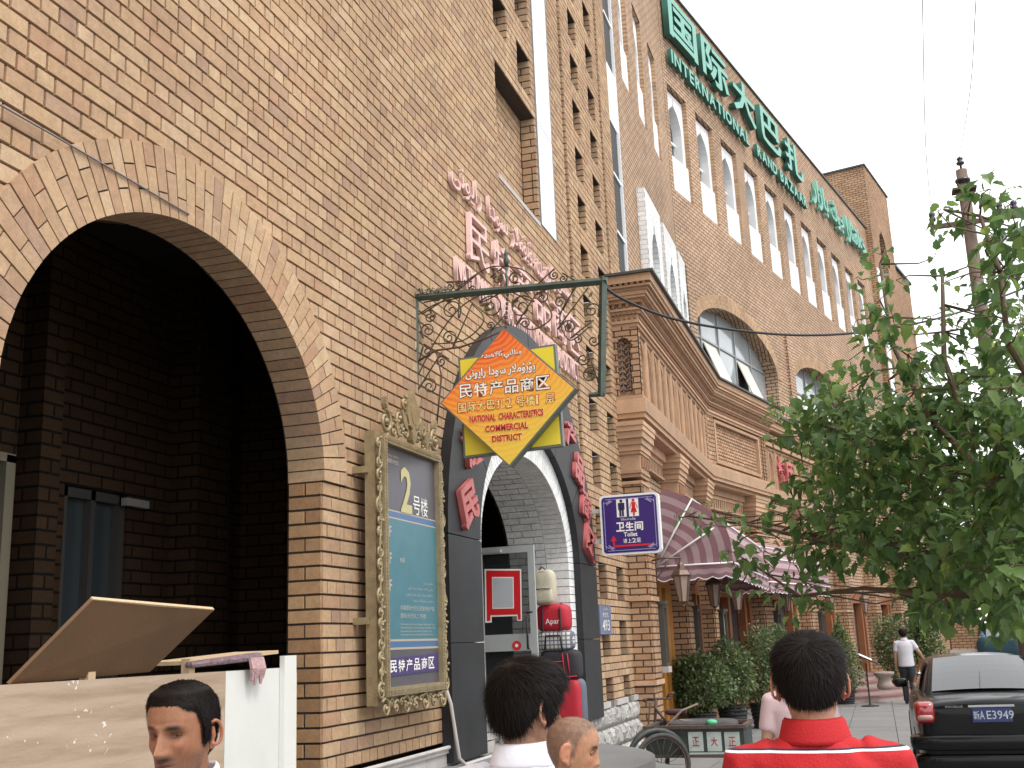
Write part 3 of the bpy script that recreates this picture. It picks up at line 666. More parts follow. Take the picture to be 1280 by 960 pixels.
m.obj('interlocking_bricks', mat('grey_clay_brick', (.24,.17,.135), .85, nscale=20, namt=.2, island=.15), gal)
# ground floor pilasters with stepped capitals under the gallery
def pil(fr, u0, u1, top=5.02):
    m = MB(); m.fbox(fr, u0, u1, 0, .30, .42, 4.05); m.fbox(fr, u0+.06, u1-.06, .30, .33, 1.1, 2.2); m.fbox(fr, u0+.06, u1-.06, .30, .33, 2.34, 4.0); o = m.obj('pilaster', M['btex2'], gal)
    c = MB()
    q_ = MB(); q_.fbox(fr, u0-.03, u1+.03, 0, .33, 0, .42); q_.obj('pilaster_base', M['terra'], o)
    q_ = MB(); q_.fbox(fr, u0-.03, u1+.03, 0, .32, 4.05, 4.10); q_.obj('necking_band', M['terra'], o)
    for k, (e, a, b) in enumerate(((.02, 4.16, 4.22), (.05, 4.22, 4.27), (.02, 4.27, 4.52), (.06, 4.52, 4.57), (.09, 4.57, 4.66), (.13, 4.66, 4.76), (.17, 4.76, 4.87), (.20, 4.87, 4.95), (.22, 4.95, top))): c.fbox(fr, u0-e, u1+e, 0, .30+e*.62, a, b)
    for z in (1.0, 2.25): q_ = MB(); q_.fbox(fr, u0-.03, u1+.03, 0, .345, z, z+.07); q_.obj('brick_band', M['terra'], o)
    c.obj('capital', M['terra'], o)
    d = MB(); n = 4
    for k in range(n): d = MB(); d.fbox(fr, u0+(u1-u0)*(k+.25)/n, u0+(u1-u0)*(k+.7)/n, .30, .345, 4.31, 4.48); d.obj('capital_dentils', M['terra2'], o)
for a in (X0, 20.6): pil(NEAR, a, a+.62)
pil(NEAR, 24.15, 24.75)
PF = [3.15, 7.05, 10.85, 14.6, 18.3]
for a in PF: pil(FAR, a, a+.68)
# frieze of zigzag bricks between the capitals + blind arches
for fr, spans in ((NEAR, ((17.95, 20.35), (21.45, 23.95))), (FAR, ((.35, 2.9), (4.05, 6.8), (7.95, 10.6)))):
    for a, b in spans:
        m = MB(); m.fbox(fr, a, b, 0, .16, 4.86, 5.02); m.fbox(fr, a, b, 0, .10, 4.78, 4.86); m.fbox(fr, a, b, 0, .12, 4.52, 4.56)
        n = int((b-a)/.14)
        for k in range(n):
            u = a+(b-a)*k/n; m.prism([(u, 4.57), (u+.07, 4.57), (u+.12, 4.77), (u+.05, 4.77)], fr, .0, .09)
        m.obj('frieze', M['terra'], gal)
        c = (a+b)/2; m = MB()
        for q in range(16):
            t0, t1 = pi*q/16, pi*(q+1)/16; pt = lambda t, r: (c+r*math.cos(t), 3.35+r*1.2*math.sin(t)); m.prism([pt(t0+.01, .62), pt(t0+.01, .70), pt(t1-.01, .70), pt(t1-.01, .62)], fr, 0, .04)
        m.obj('blind_arch', M['terra'], gal)
# gallery runs on, set back
m = MB()
for o_, a, b in ((.2, 5.18, 5.4), (.12, 5.4, 5.47), (.14, 6.6, 6.7), (.2, 6.8, 6.9), (.3, 7.0, 7.07), (.34, 7.07, 7.2), (.4, 7.22, 7.36)): m.fbox(FAR, S1+.05, LEN1, 0, o_, a, b)
m.obj('gallery_cornice', M['terra'], gal)
m = MB(); m.fbox(FAR, S1+.05, LEN1, 0, .45, 7.36, 7.41); m.obj('gallery_roof', M['roofcap'], gal)
k = 0
u = 4.7
while u < 21:
    niche(FAR, u, u+.6, 5.48, 6.58, .0); u += .64
# shop doors in the bays: dark glass, posts, lintel
def shopbay(fr, a, b, i):
    m = MB(); m.fbox(fr, a, b, -.16, -.13, 0, 2.84); o = m.obj('shop_glazing', M['glass'], gal)
    m = MB(); m.fbox(fr, a, b, -.12, .06, 2.55, 2.84)
    us = [a+.04, a+(b-a)*.24, a+(b-a)*.5, a+(b-a)*.76, b-.3]
    for u in (us if i < 1 else us[1::2]+[b-.16]): m.fbox(fr, u, u+(.26 if i < 1 else .14), -.12, .07, 0, 2.55)
    m.obj('timber_posts', M['wood'] if i < 1 else M['wood2'], o)
    m = MB(); m.fbox(fr, a+.1, b-.1, -.13, -.09, 0, .5); m.obj('stall_riser', M['wood2'], o)
shopbay(NEAR, 17.95, 20.45, 0); shopbay(NEAR, 21.35, 24.0, 1)
for a, b in GF: shopbay(FAR, a, b, 1)
# ============================================================ PLINTH STONES
def rock(u0, u1, z0, z1, n0, depth, fr, seed, taper=0):
    r = random.Random(seed); mb = MB(); nx, nz = 7, 5
    g = {}
    for i in range(nx+1):
        for j in range(nz+1):
            e = min(i, nx-i, j, nz-j); u = u0+(u1-u0)*i/nx; z = z0+(z1-z0)*j/nz
            d = 0 if e == 0 else depth*(.45+.4*min(e, 2)/2)+r.uniform(-.5, .5)*depth*.55
            if 0 < e: u += r.uniform(-.02, .02); z += r.uniform(-.012, .012)
            if j == nz and taper: d -= taper
            g[i, j] = len(mb.v); mb.v.append(tuple(fr(u, n0+d, z)))
    for i in range(nx):
        for j in range(nz):
            a, b, c, d = g[i, j], g[i+1, j], g[i+1, j+1], g[i, j+1]
            if (i+j) % 2: mb.f += [(a, b, c), (a, c, d)]
            else: mb.f += [(a, b, d), (b, c, d)]
            mb.mi += [0, 0]
    return mb
pb = MB(); pb.fbox(NEAR, 9.1, 17.06, -.02, .03, 0, .80); pb.fbox(NEAR, 13.9, 17.2, -.25, .0, .70, .875); pb.obj('plinth_core', mat('dark_joint_stone', (.14,.13,.12), .95, nscale=8, namt=.2), bld)
for row, (z0, z1) in enumerate(((-.02, .27), (.275, .545), (.55, .80))):
    u = 13.72+row*.1
    while u < 17.1:
        w_ = random.uniform(.24, .46); e = min(u+w_, 17.2)
        if row == 2:
            for ho in (15.2, 16.32):
                if abs(e-ho) < .1: e = ho
        rock(u+.006, e-.006, z0, z1, .02, .11-.03*row, NEAR, int(u*1000)+row).obj('plinth_stone', M['stone'], bld)
        u = e
for a, b in ((13.75, 14.3), (14.62, 15.2), (15.64, 16.32), (16.76, 17.1)):
    m = MB(); m.fbox(NEAR, a-.02, b+.02, -.01, .05, .80, .875); m.obj('stone_sill', M['stonec'], bld)
for a, b in ((15.2, 15.64), (16.32, 16.76)):
    m = MB(); m.fbox(NEAR, a, b, -.25, -.12, .62, .878); m.obj('stone_sill', M['stonec'], bld)
u = 6.95
while u < 9.9:
    for z0, z1 in ((0, .38), (.385, .80)): m = MB(); m.fbox(NEAR, u+.004, u+.566, -.03, .035, z0, z1); m.obj('plinth_stone', M['stonec'], bld)
    u += .57
m = MB(); m.fbox(NEAR, 6.95, 9.15, -.02, .055, .805, .84); m.tube([NEAR(6.95, .06, .85), NEAR(9.12, .06, .85)], .017, 8); m.obj('plinth_moulding', M['stonec'], bld)
# ============================================================ ENTRANCE ARCH
dk = thing('stone_arch_surround', 'black polished stone arch framing the whitewashed doorway', 'arch', (12, 3.5, .7))
def band(a, b, A, Bq, zs, n0, n1, m, parent, name, lo, splits, lim=None, chamfer=0):
    for k in range(splits):
        mb = MB(); sub = 6
        for q in range(sub):
            t0, t1 = pi*(k*sub+q)/(splits*sub), pi*(k*sub+q+1)/(splits*sub)
            if q == 0: t0 += .003
            if q == sub-1: t1 -= .003
            def pt(t, s): return (11.85+(a+(A-a)*s)*math.cos(t), zs+(b+(Bq-b)*s)*math.sin(t))
            p = [pt(t0, 0), pt(t0, 1), pt(t1, 1), pt(t1, 0)]
            mb.add([NEAR(u, n1, z) for u, z in p]+[NEAR(u, n0, z) for u, z in p], [(0, 1, 2, 3), (7, 6, 5, 4), (0, 4, 5, 1), (1, 5, 6, 2), (2, 6, 7, 3), (3, 7, 4, 0)])
        mb.obj(name, m, parent)
band(1.87, 1.40, 2.73, 2.52, ZD, 0.0, .10, M['black_stone'], dk, 'stone_panel', 0, 6)
for s in (-1, 1):
    for z0, z1 in ((.72, 1.70), (1.706, ZD-.003)):
        m = MB(); a, b = sorted((11.85+s*1.87, 11.85+s*2.73)); m.fbox(NEAR, a, b, 0, .10, z0, z1); m.obj('stone_panel', M['black_stone'], dk)
# whitewashed brick ring, jambs and vault
N2 = 56
for q in range(N2):
    t0, t1 = pi*q/N2+.003, pi*(q+1)/N2-.003
    pt = lambda t, s: (11.85+(1.62+.30*s)*math.cos(t), ZD+(1.08+.33*s)*math.sin(t))
    p = [pt(t0, 0), pt(t0, 1), pt(t1, 1), pt(t1, 0)]; m = MB()
    m.add([NEAR(u, .015, z) for u, z in p]+[NEAR(u, -.27, z) for u, z in p], [(0, 1, 2, 3), (7, 6, 5, 4), (0, 4, 5, 1), (1, 5, 6, 2), (2, 6, 7, 3), (3, 7, 4, 0)]); m.obj('white_arch_brick', M['white_brick'], bld)
wq = MB()
for k, zb, zt in courses(7*HC, ZD):
    for a, b in ((11.85-1.92, 11.85-1.62), (11.85+1.62, 11.85+1.92)):
        h = (a+b)/2 if k % 2 else None
        for x0, x1 in (((a, h), (h, b)) if h else ((a, b),)): wq.fbox(NEAR, x0+.004, x1-.004, -.265, .015, zb+.005, zt-.005)
wq.obj('white_jamb_bricks', M['white_brick'], bld, kind='stuff')
ww = MB(); wmt = MB(); D2 = .48
f2 = frame((11.85+1.62, W+.27+D2), -pi/2)
bricks(ww, f2, 0, D2+.0, 7*HC, ZD, (), 0, None, 9, alt=True)
for q in range(40):       # vault bricks
    t0, t1 = pi*q/40, pi*(q+1)/40
    nb = 2
    for i in range(-1 if q % 2 else 0, nb):
        y0, y1 = max(W+.27, W+.27+i*BW+(.13 if q % 2 else 0)), min(W+.75, W+.27+(i+1)*BW+(.13 if q % 2 else 0)); d = .004
        pt = lambda t, r: (11.85+(1.62+r)*math.cos(t), ZD+(1.08+r)*math.sin(t))
        a, b = pt(t0+d, 0), pt(t1-d, 0); ww.quad((a[0], y0+.005, a[1]), (a[0], y1-.005, a[1]), (b[0], y1-.005, b[1]), (b[0], y0+.005, b[1]))
    pt = lambda t: (11.85+1.633*math.cos(t), ZD+1.093*math.sin(t)); a, b = pt(t0), pt(t1)
    wmt.quad((a[0], W+.0, a[1]), (a[0], W+.75, a[1]), (b[0], W+.75, b[1]), (b[0], W, b[1]))
for s in (-1, 1): x = 11.85+s*1.634; wmt.quad((x, W, .6), (x, W+.75, .6), (x, W+.75, ZD), (x, W, ZD))
ww.obj('white_brickwork', M['white_brick'], bld, kind='stuff'); wmt.obj('mortar_bed', M['mortar_w'], bld)
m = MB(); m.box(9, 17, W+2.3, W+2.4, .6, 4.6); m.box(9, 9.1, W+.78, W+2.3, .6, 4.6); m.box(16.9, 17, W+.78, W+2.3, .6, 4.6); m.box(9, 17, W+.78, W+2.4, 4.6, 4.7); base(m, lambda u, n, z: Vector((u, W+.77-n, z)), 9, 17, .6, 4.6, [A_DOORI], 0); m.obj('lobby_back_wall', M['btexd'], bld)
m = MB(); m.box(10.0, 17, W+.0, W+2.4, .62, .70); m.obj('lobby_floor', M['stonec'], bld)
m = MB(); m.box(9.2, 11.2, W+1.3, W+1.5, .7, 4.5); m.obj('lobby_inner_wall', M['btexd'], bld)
# stone sills under the arch feet
for a, b in ((10.0, 10.45), (13.55, 13.98)): m = MB(); m.fbox(NEAR, a, b, -.02, .1, .64, .69); m.obj('stone_sill', M['stonec'], bld)
m = MB(); pts = [NEAR(9.06, .06, 1.35), NEAR(9.08, .1, 1.2), NEAR(9.14, .14, .76), NEAR(9.2, .17, .70), NEAR(9.9, .17, .70), NEAR(10.3, .13, .76)]; m.tube(pts, .016, 8); m.obj('conduit_pipe', M['stonec'], bld, smooth=True)
# landing outside the door
ld = MB(); prof = []
C0 = (9.35, 4.0); R0 = 2.12; arc = [(C0[0]+R0*math.cos(t), C0[1]+R0*math.sin(t)) for t in [(-20-k*5)*pi/180 for k in range(27)]]
arc = [p for p in arc if p[1] < W-.05]
poly = [(arc[0][0], W-.04)]+arc+[(arc[-1][0], W-.04)]
for z0, z1, gx in ((0, .52, .0), (.525, .70, 0)):
    k = len(poly); ld.add([(x, y, z0) for x, y in poly]+[(x, y, z1) for x, y in poly], [tuple(range(k)), tuple(reversed(range(k, 2*k)))]+[(i, k+i, k+(i+1) % k, (i+1) % k) for i in range(k)])
ldo = ld.obj('entrance_landing', M['pave'], kind='structure')
for q in (1, 2, 3):
    st = MB(); R1 = R0+.32*q; z1 = .70-.17*q; a2 = [(C0[0]+R1*math.cos(t), C0[1]+R1*math.sin(t)) for t in [(-20-k*5)*pi/180 for k in range(27)]]; a2 = [p for p in a2 if p[1] < W-.1]
    po_ = [(a2[0][0], W-.08)]+a2+[(a2[-1][0], W-.08)]; k = len(po_)
    st.add([(x, y, 0) for x, y in po_]+[(x, y, z1) for x, y in po_], [tuple(range(k)), tuple(reversed(range(k, 2*k)))]+[(i, k+i, k+(i+1) % k, (i+1) % k) for i in range(k)])
    st.obj('entrance_step', M['pave'], kind='structure')
# ============================================================ LETTERING ON THE BUILDING
def fitchars(s, bold):
    out = []; x = 0
    for c in s:
        if c == ' ': x += .42; continue
        me = tmesh(c, 1.0, bold); co = np.empty(len(me.vertices)*3); me.vertices.foreach_get('co', co); co = co.reshape(-1, 3)
        w_ = co[:, 0].max()-co[:, 0].min(); out.append((c, me, co, x, w_)); x += w_+.14
    return out, x-.14
def letters(s, fr, u0, u1, z0, z1, n, depth, m, parent, bold=0., adv=None, name='letter', sidemat=None):
    L, tot = fitchars(s, bold); sc = (u1-u0)/tot
    for c, me, co, x, w_ in L:
        lo, hi = co.min(0), co.max(0); k = len(co); q = np.empty((k, 3))
        for i in range(k):
            p = fr(u0+(x+co[i, 0]-lo[0])*sc, n+(co[i, 2]+.5)*depth, z0+(co[i, 1]-lo[1])/(hi[1]-lo[1])*(z1-z0)); q[i] = p
        me.vertices.foreach_set('co', q.ravel()); me.materials.clear(); me.materials.append(m)
        if sidemat:
            me.materials.append(sidemat); me.update()
            N_ = fr(0, 1, 0)-fr(0, 0, 0)
            for p in me.polygons:
                if abs(p.normal.dot(N_)) < .6: p.material_index = 1
        me.name = name; me.update(); link(name, me, parent)
U_N, V_Z, U_F = (1, 0, 0), (0, 0, 1), (math.cos(YF), math.sin(YF), 0)
gs = thing('green_lettering_sign', 'large green raised letters in three scripts under the roofline of the brick building', 'lettering', FAR(10, .1, 15.5))
side = mat('shaded_green_letter_side', (.03,.13,.10), .6)  # letter sides a darker green to paint in their shade
for c, a, b in (('国', .36, 2.28), ('际', 2.62, 4.66), ('大', 5.02, 7.0), ('巴', 7.52, 9.46), ('扎', 9.95, 11.9)):
    letters(c, FAR, a-SOFF, b-SOFF, 16.32, 17.46, .05, .16, M['teal'], gs, bold=.022, sidemat=side)
letters('INTERNATIONAL', FAR, .44-SOFF, 6.28-SOFF, 15.58, 15.96, .05, .12, M['teal'], gs, bold=.03, sidemat=side)
letters('RAND BAZAAR', FAR, 6.98-SOFF, 12.1-SOFF, 15.56, 15.94, .05, .12, M['teal'], gs, bold=.03, sidemat=side)
for wd_, a, b in ((shape('خەلقئارا'), 17.6, 20.6), (shape('چوڭ'), 15.4, 17.2), (shape('بازار'), 13.0, 15.0)):
    textobj('word', wd_, (b-a, 1.05), FAR(a-SOFF, .05, 16.08), U_F, V_Z, .14, M['teal'], gs, bold=.02)
pk = thing('pink_lettering_sign', 'faded pink raised letters in three scripts on the brick wall above the stone arch', 'lettering', NEAR(12, .05, 5.1))
for c, i in zip('民特产品商区', range(6)): letters(c, NEAR, 10.05+.79*i, 10.05+.79*i+.62, 5.50, 6.02, .01, .05, M['pinkl'], pk, bold=-.004)
for s_, a, b in (('NATIONAL', 9.68, 10.72), ('CHARACTERISTICS', 10.85, 12.35), ('COMMERCIAL', 12.47, 13.55), ('DISTRICT', 13.66, 14.42)): textobj('word', s_, (b-a, .27), NEAR(a, .01, 5.14), U_N, V_Z, .04, M['pinkl'], pk, bold=0)
for s_, a, b in ((shape('مىللىي'), 13.5, 14.25), (shape('ئالاھىدە'), 12.55, 13.4), (shape('بۇيۇملار'), 11.55, 12.45), (shape('سودا'), 10.75, 11.4), (shape('رايونى'), 9.6, 10.5)): textobj('word', s_, (b-a, .33), NEAR(a, .01, 6.13), U_N, V_Z, .04, M['pinkl'], pk, bold=-.004)
ak = thing('red_arch_lettering', 'faded red raised characters following the black stone arch over the doorway', 'lettering', NEAR(12, .15, 2.6))
for c, t in zip('民族特产品商区', (175, 158, 138, 47, 33, 19, 5)):
    t = math.radians(t); u, z = 11.85+2.30*math.cos(t), ZD+1.99*math.sin(t)+.12; s_ = .19; an = (math.pi/2-t)*-.35 if t < pi/2 else (t-math.pi/2)*.35
    an = -(pi/2-t)*.3
    U_ = Vector((math.cos(an), 0, math.sin(an))); V_ = Vector((-math.sin(an), 0, math.cos(an)))
    P = NEAR(u, .102, z)-U_*s_-V_*s_
    textobj('letter', c, (2*s_*1.15, 2*s_), P, tuple(U_), tuple(V_), .05, M['redl'], ak, bold=.035)
rs = thing('red_white_wall_sign', 'red and white characters on the gallery wall half hidden by leaves', 'sign', FAR(6.5, .1, 5.5))
for i, c in enumerate('餐厅'): letters(c, FAR, 6.0+i*.75, 6.6+i*.75, 5.6, 6.35, .08, .05, mat('sign_red', (.52,.10,.11), .5), rs, bold=.02)
# ============================================================ FLAT PRINT HELPERS
def poly_obj(name, pts, m, parent):
    mb = MB(); mb.add(pts, [tuple(range(len(pts)))]); return mb.obj(name, m, parent)
FX = lambda X: (lambda yy, n, z: Vector((X-n, yy, z)))
# ---- diamond sign
XS = 8.68
ds = thing('diamond_shop_sign', 'orange and yellow diamond signboard hanging from the iron bracket in front of a yellow square', 'sign', (XS, 2.75, 3.1))
fx = lambda u, n, z: Vector((XS-n, 2.755-u, z))      # u to the right in the picture
def swirl(t, b):
    tc = t.nodes.new("ShaderNodeNewGeometry"); mp = t.nodes.new("ShaderNodeMapping"); mp.inputs['Location'].default_value = (0, -2.9, -4.35); t.links.new(tc.outputs['Position'], mp.inputs[0])
    sp = t.nodes.new("ShaderNodeSeparateXYZ"); t.links.new(mp.outputs[0], sp.inputs[0])
    n = t.nodes.new("ShaderNodeTexWave"); n.wave_type = 'RINGS'; n.rings_direction = 'X'; n.inputs['Scale'].default_value = 7; n.inputs['Distortion'].default_value = 5; n.inputs['Detail'].default_value = 2; n.inputs['Detail Scale'].default_value = 1.2; t.links.new(mp.outputs[0], n.inputs[0])
    a = t.nodes.new("ShaderNodeMath"); a.operation = 'MULTIPLY_ADD'; t.links.new(sp.outputs[2], a.inputs[0]); a.inputs[1].default_value = -.72; a.inputs[2].default_value = -.02
    y = t.nodes.new("ShaderNodeMath"); y.operation = 'MULTIPLY_ADD'; t.links.new(sp.outputs[1], y.inputs[0]); y.inputs[1].default_value = -.32; t.links.new(a.outputs[0], y.inputs[2])
    s = t.nodes.new("ShaderNodeMath"); s.operation = 'MULTIPLY_ADD'; t.links.new(n.outputs[1], s.inputs[0]); s.inputs[1].default_value = .22; t.links.new(y.outputs[0], s.inputs[2])
    c = ramp(t, [(.0, (.60,.03,.015)), (.2, (.78,.12,.03)), (.45, (.86,.27,.05)), (.7, (.86,.45,.06)), (1, (.84,.58,.08))], s.outputs[0]); t.links.new(c, b.inputs['Base Color'])
M['swirl'] = mat('orange_swirl_print', (.8, .3, .05), .3, extra=swirl)
M['yellow'] = mat('yellow_acrylic', (.80,.64,.05), .3, nscale=2, namt=.05)
M['edge'] = mat('green_grey_edge', (.16,.18,.155), .5, .3)
M['white_ink'] = mat('white_ink', (.85,.84,.80), .4); M['cream_ink'] = mat('cream_ink', (.80,.66,.25), .4); M['red_ink'] = mat('red_ink', (.55,.015,.02), .4); M['dark_ink'] = mat('dark_outline_ink', (.22,.05,.02), .5)
def slab(name, c, h, rot, n0, n1, mats, parent, inset=.018):
    """square plate; front face inset in a frame"""
    mb = MB(); cs = [(c[0]+h*math.cos(rot+k*pi/2), c[1]+h*math.sin(rot+k*pi/2)) for k in range(4)]
    mb.prism(cs, fx, n0, n1, 0); o = mb.obj(name, M['edge'], parent)
    hi = h-inset*1.414; ci = [(c[0]+hi*math.cos(rot+k*pi/2), c[1]+hi*math.sin(rot+k*pi/2)) for k in range(4)]
    poly_obj(name+'_face', [fx(u, n1+.003, z) for u, z in ci], mats, o)
    poly_obj(name+'_back', [fx(u, n0-.003, z) for u, z in reversed(ci)], mats, o)
    return o
slab('yellow_square', (-.015, 3.675), .62, pi/4+.03, -.13, -.06, M['yellow'], ds)
dia = slab('diamond_panel', (0, 3.695), .60, .0, -.045, .055, M['swirl'], ds, .012)
UY = (0, -1, 0)
def row(s, cz, w_, h_, m, n=.062, bold=.0, outline=None, cx=0.0, par=dia, name='lettering'):
    if outline: textobj(name, s, (w_+.010, h_+.010), fx(cx-w_/2-.005, n-.002, cz-h_/2-.005), UY, V_Z, 0, outline, par, bold=bold+.05)
    textobj(name, s, (w_, h_), fx(cx-w_/2, n, cz-h_/2), UY, V_Z, 0, m, par, bold=bold+.015)
row(shape('مىللىي ئالاھىدە'), 4.055, .36, .075, M['white_ink'], outline=M['dark_ink'], cx=-.03, bold=.01)
row(shape('بۇيۇملار سودا رايونى'), 3.915, .62, .095, M['white_ink'], outline=M['dark_ink'], cx=-.05, bold=.01)
def rowchars(s, cz, w_, h_, m, outline, cx=0., bold=.01, par=dia, f=fx, n=.062, U_=UY):
    k = len(s); cw = w_/k*.86
    for i, c in enumerate(s):
        u = cx-w_/2+w_*(i+.5)/k-cw/2; cc = cw if c not in '12' else cw*(.6 if c == '2' else .28)
        if outline: textobj('character_outline', c, (cc+.012, h_+.012), f(u-.006, n-.002, cz-h_/2-.006), U_, V_Z, 0, outline, par, bold=bold+.04)
        textobj('character', c, (cc, h_), f(u, n, cz-h_/2), U_, V_Z, 0, m, par, bold=bold)
rowchars('民特产品商区', 3.775, .82, .118, M['white_ink'], M['dark_ink'], cx=-.02)
rowchars('国际大巴扎2号楼1层', 3.635, .86, .082, M['cream_ink'], M['red_ink'], cx=-.01)
row('NATIONAL  CHARACTERISTICS', 3.525, .65, .062, M['red_ink'], outline=M['cream_ink'], cx=-.01, bold=.02)
row('COMMERCIAL', 3.43, .38, .060, M['red_ink'], outline=M['cream_ink'], cx=-.01, bold=.02)
row('DISTRICT', 3.34, .265, .055, M['red_ink'], outline=M['cream_ink'], cx=-.01, bold=.02)
# ---- wrought iron bracket
XB = 8.74
br = thing('iron_sign_bracket', 'wrought iron scroll bracket fixed to the brick wall above the doorway', 'bracket', (XB, 3.58, 3.6))
P_ = lambda x, y: onX(x, y, XB)
m = MB()
def bar(a, b, t=.024):
    a, b = P_(*a), P_(*b); m.tube([a, b], t*1.41, 4)
bar((519, 372), (519, 492)); bar((512, 373), (759, 351)); bar((754, 347), (752, 495)); bar((736, 494), (756, 492), .015)
for y in (392, 438, 484):
    q = P_(519, y); m.box(XB-.03, XB+.03, q.y-.01, W, q.z-.015, q.z+.015)
m.obj('bracket_frame', M['iron_green'], br)
def scroll(cx, cy, r, tx, ty, turns=1.6, flip=1, th=.007):
    c = P_(cx, cy); R = r*8.9/1385*1.0; t0 = math.atan2(P_(tx, ty).z-c.z, -(P_(tx, ty).y-c.y)); pts = []
    T = P_(tx, ty); n = 30
    for i in range(n+1):
        f = i/n; a = t0+flip*(pi*.5-2*pi*turns*(1-f)); rr = R*(.12+.88*f)
        pts.append(Vector((XB, c.y-rr*math.cos(a), c.z+rr*math.sin(a))))
    d = (pts[-1]-pts[-2]).normalized(); L = (T-pts[-1]).length
    for i in range(1, 11):
        f = i/10; a = pts[n]+d*L*f*.9; pts.append(a.lerp(T, f*f))
    return pts
SCR = [(535,413,11,522,395,1),(561,422,11,590,380,-1),(537,396,10,560,372,1),(564,388,15,575,366,-1),(614,384,17,633,362,1),(652,384,17,634,362,-1),(613,407,6,630,395,-1),(656,404,8,672,365,1),(700,378,9,722,352,-1),(711,409,10,735,360,1),
       (740,388,11,752,365,-1),(742,426,8,752,445,1),(738,469,13,752,440,-1),(729,449,9,748,478,1),(622,348,9,633,330,1),(643,348,9,633,330,-1),(563,358,6,590,352,1),(573,355,6,600,340,-1),(693,344,7,670,357,-1),(704,348,6,722,352,1),
       (534,440,9,521,460,-1),(537,483,12,552,440,1),(552,452,8,530,430,-1),(678,372,9,695,356,1),(590,362,7,610,367,-1),(722,424,7,742,400,1),(545,370,7,530,378,1)]
for cx, cy, r, tx, ty, fl in SCR:
    s_ = MB(); s_.tube(scroll(cx, cy, r, tx, ty, flip=fl), .0065, 6); s_.obj('scroll', M['iron'], br, smooth=True)
for pts in ([(522,470),(548,420),(575,385),(600,369)],[(560,372),(585,350),(610,335),(633,333),(655,338),(672,352)],[(672,365),(690,395),(665,412),(645,400)],[(722,356),(700,395),(712,425),(735,410)],[(520,395),(545,380),(575,372),(605,366)],[(590,380),(605,400),(580,425),(540,430)]):
    s_ = MB(); v = [P_(*p) for p in pts]; vv = []
    for i in range(len(v)-1):
        for q in range(8):
            a0_, a1_, a2_, a3_ = v[max(i-1, 0)], v[i], v[i+1], v[min(i+2, len(v)-1)]; t = q/8
            vv.append(.5*((2*a1_)+(a2_-a0_)*t+(2*a0_-5*a1_+4*a2_-a3_)*t*t+(3*a1_-a0_-3*a2_+a3_)*t**3))
    vv.append(v[-1]); s_.tube(vv, .006, 6); s_.obj('scroll', M['iron'], br, smooth=True)
m = MB()
for i in range(26):      # leaf ornaments
    cx, cy = random.choice([(535,392),(561,374),(645,380),(612,384),(743,372),(738,468),(621,350),(644,350),(711,410),(545,366),(530,366),(560,364)]); c = P_(cx+random.uniform(-6, 6), cy+random.uniform(-5, 5)); a = random.uniform(0, 6.28); L = random.uniform(.03, .06)
    d = Vector((random.uniform(-.3, .3), math.cos(a), math.sin(a)))*L; s = Vector((.3, -math.sin(a), math.cos(a)))*L*.35
    m.add([c-d, c+s+Vector((.01, 0, 0)), c+d, c-s], [(0, 1, 2, 3)])
m.obj('leaf_ornament', mat('dull_brass', (.20,.155,.085), .5, .6, nscale=20), br, kind='stuff')
m = MB()
for i in range(26):
    x = 498+i*2.6; pts = [P_(x+random.uniform(-4, 4), 366+random.uniform(-5, 6)-(x-500)*.05) for _ in range(4)]
    for p in pts: p.x += random.uniform(-.04, .03)
    m.tube(pts, .006, 5)
m.obj('twisted_vine', mat('pale_iron_vine', (.23,.20,.15), .6, .4, nscale=20), br, kind='stuff')
m = MB(); a = P_(633, 330); m.lathe([(.002, -.02), (.02, 0), (.028, .03), (.012, .07), (.02, .09), (.002, .15)], a, 10); m.tube([P_(633, 335), P_(633, 360)], .009, 6); m.obj('finial', M['iron_green'], br, smooth=True)
m = MB(); a, b = P_(635, 360), P_(632, 411)
for i in range(9): c = a.lerp(b, (i+.5)/9); m.lathe([(.004, -.018), (.012, -.01), (.012, .01), (.004, .018)], c, 8)
m.obj('hanging_chain', M['iron'], br)
m = MB(); m.tube([P_(522, 452), P_(545, 438), P_(575, 434), P_(605, 424), P_(632, 411)], .009, 6); m.tube([P_(545, 438), P_(552, 470), P_(549, 500), P_(546, 530)], .008, 6); m.obj('sign_cable', mat('brown_cable', (.10,.045,.03), .5), br, smooth=True)
# ============================================================ DIRECTORY BOARD
bd = thing('directory_board', 'tall floor directory board in an ornate gilded scrollwork frame on the brick wall', 'notice board', (8.1, 3.5, 1.3))
A0, A1, B0, B1 = 7.57, 8.62, 1.40, 3.19; NB = .19
m = MB(); m.fbox(NEAR, A0-.11, A1+.12, .085, NB-.02, B0-.12, B1+.08); m.obj('board_casing', M['gold'], bd)
m = MB()
for a, b, c, d in ((A0-.055, A0, B0-.06, B1+.06), (A1, A1+.055, B0-.06, B1+.06), (A0, A1, B0-.06, B0), (A0, A1, B1, B1+.06)): m.fbox(NEAR, a, b, NB-.02, NB+.035, c, d)
m.obj('frame_rail', M['gold'], bd)
m = MB()
for i in range(74):
    z = B0-.05+i*(B1-B0+.1)/74
    for u in (A0-.04, A1+.015): m.fbox(NEAR, u, u+.024, NB+.035, NB+.042, z, z+.012)
for i in range(44):
    u = A0+i*(A1-A0)/44
    for z in (B0-.045, B1+.02): m.fbox(NEAR, u, u+.012, NB+.035, NB+.042, z, z+.024)
m.obj('beading', M['gold'], bd, kind='stuff')
def strip(z0, z1, m, name): return poly_obj(name, [NEAR(A0, NB-.01, z0), NEAR(A1, NB-.01, z0), NEAR(A1, NB-.01, z1), NEAR(A0, NB-.01, z1)], m, bd)
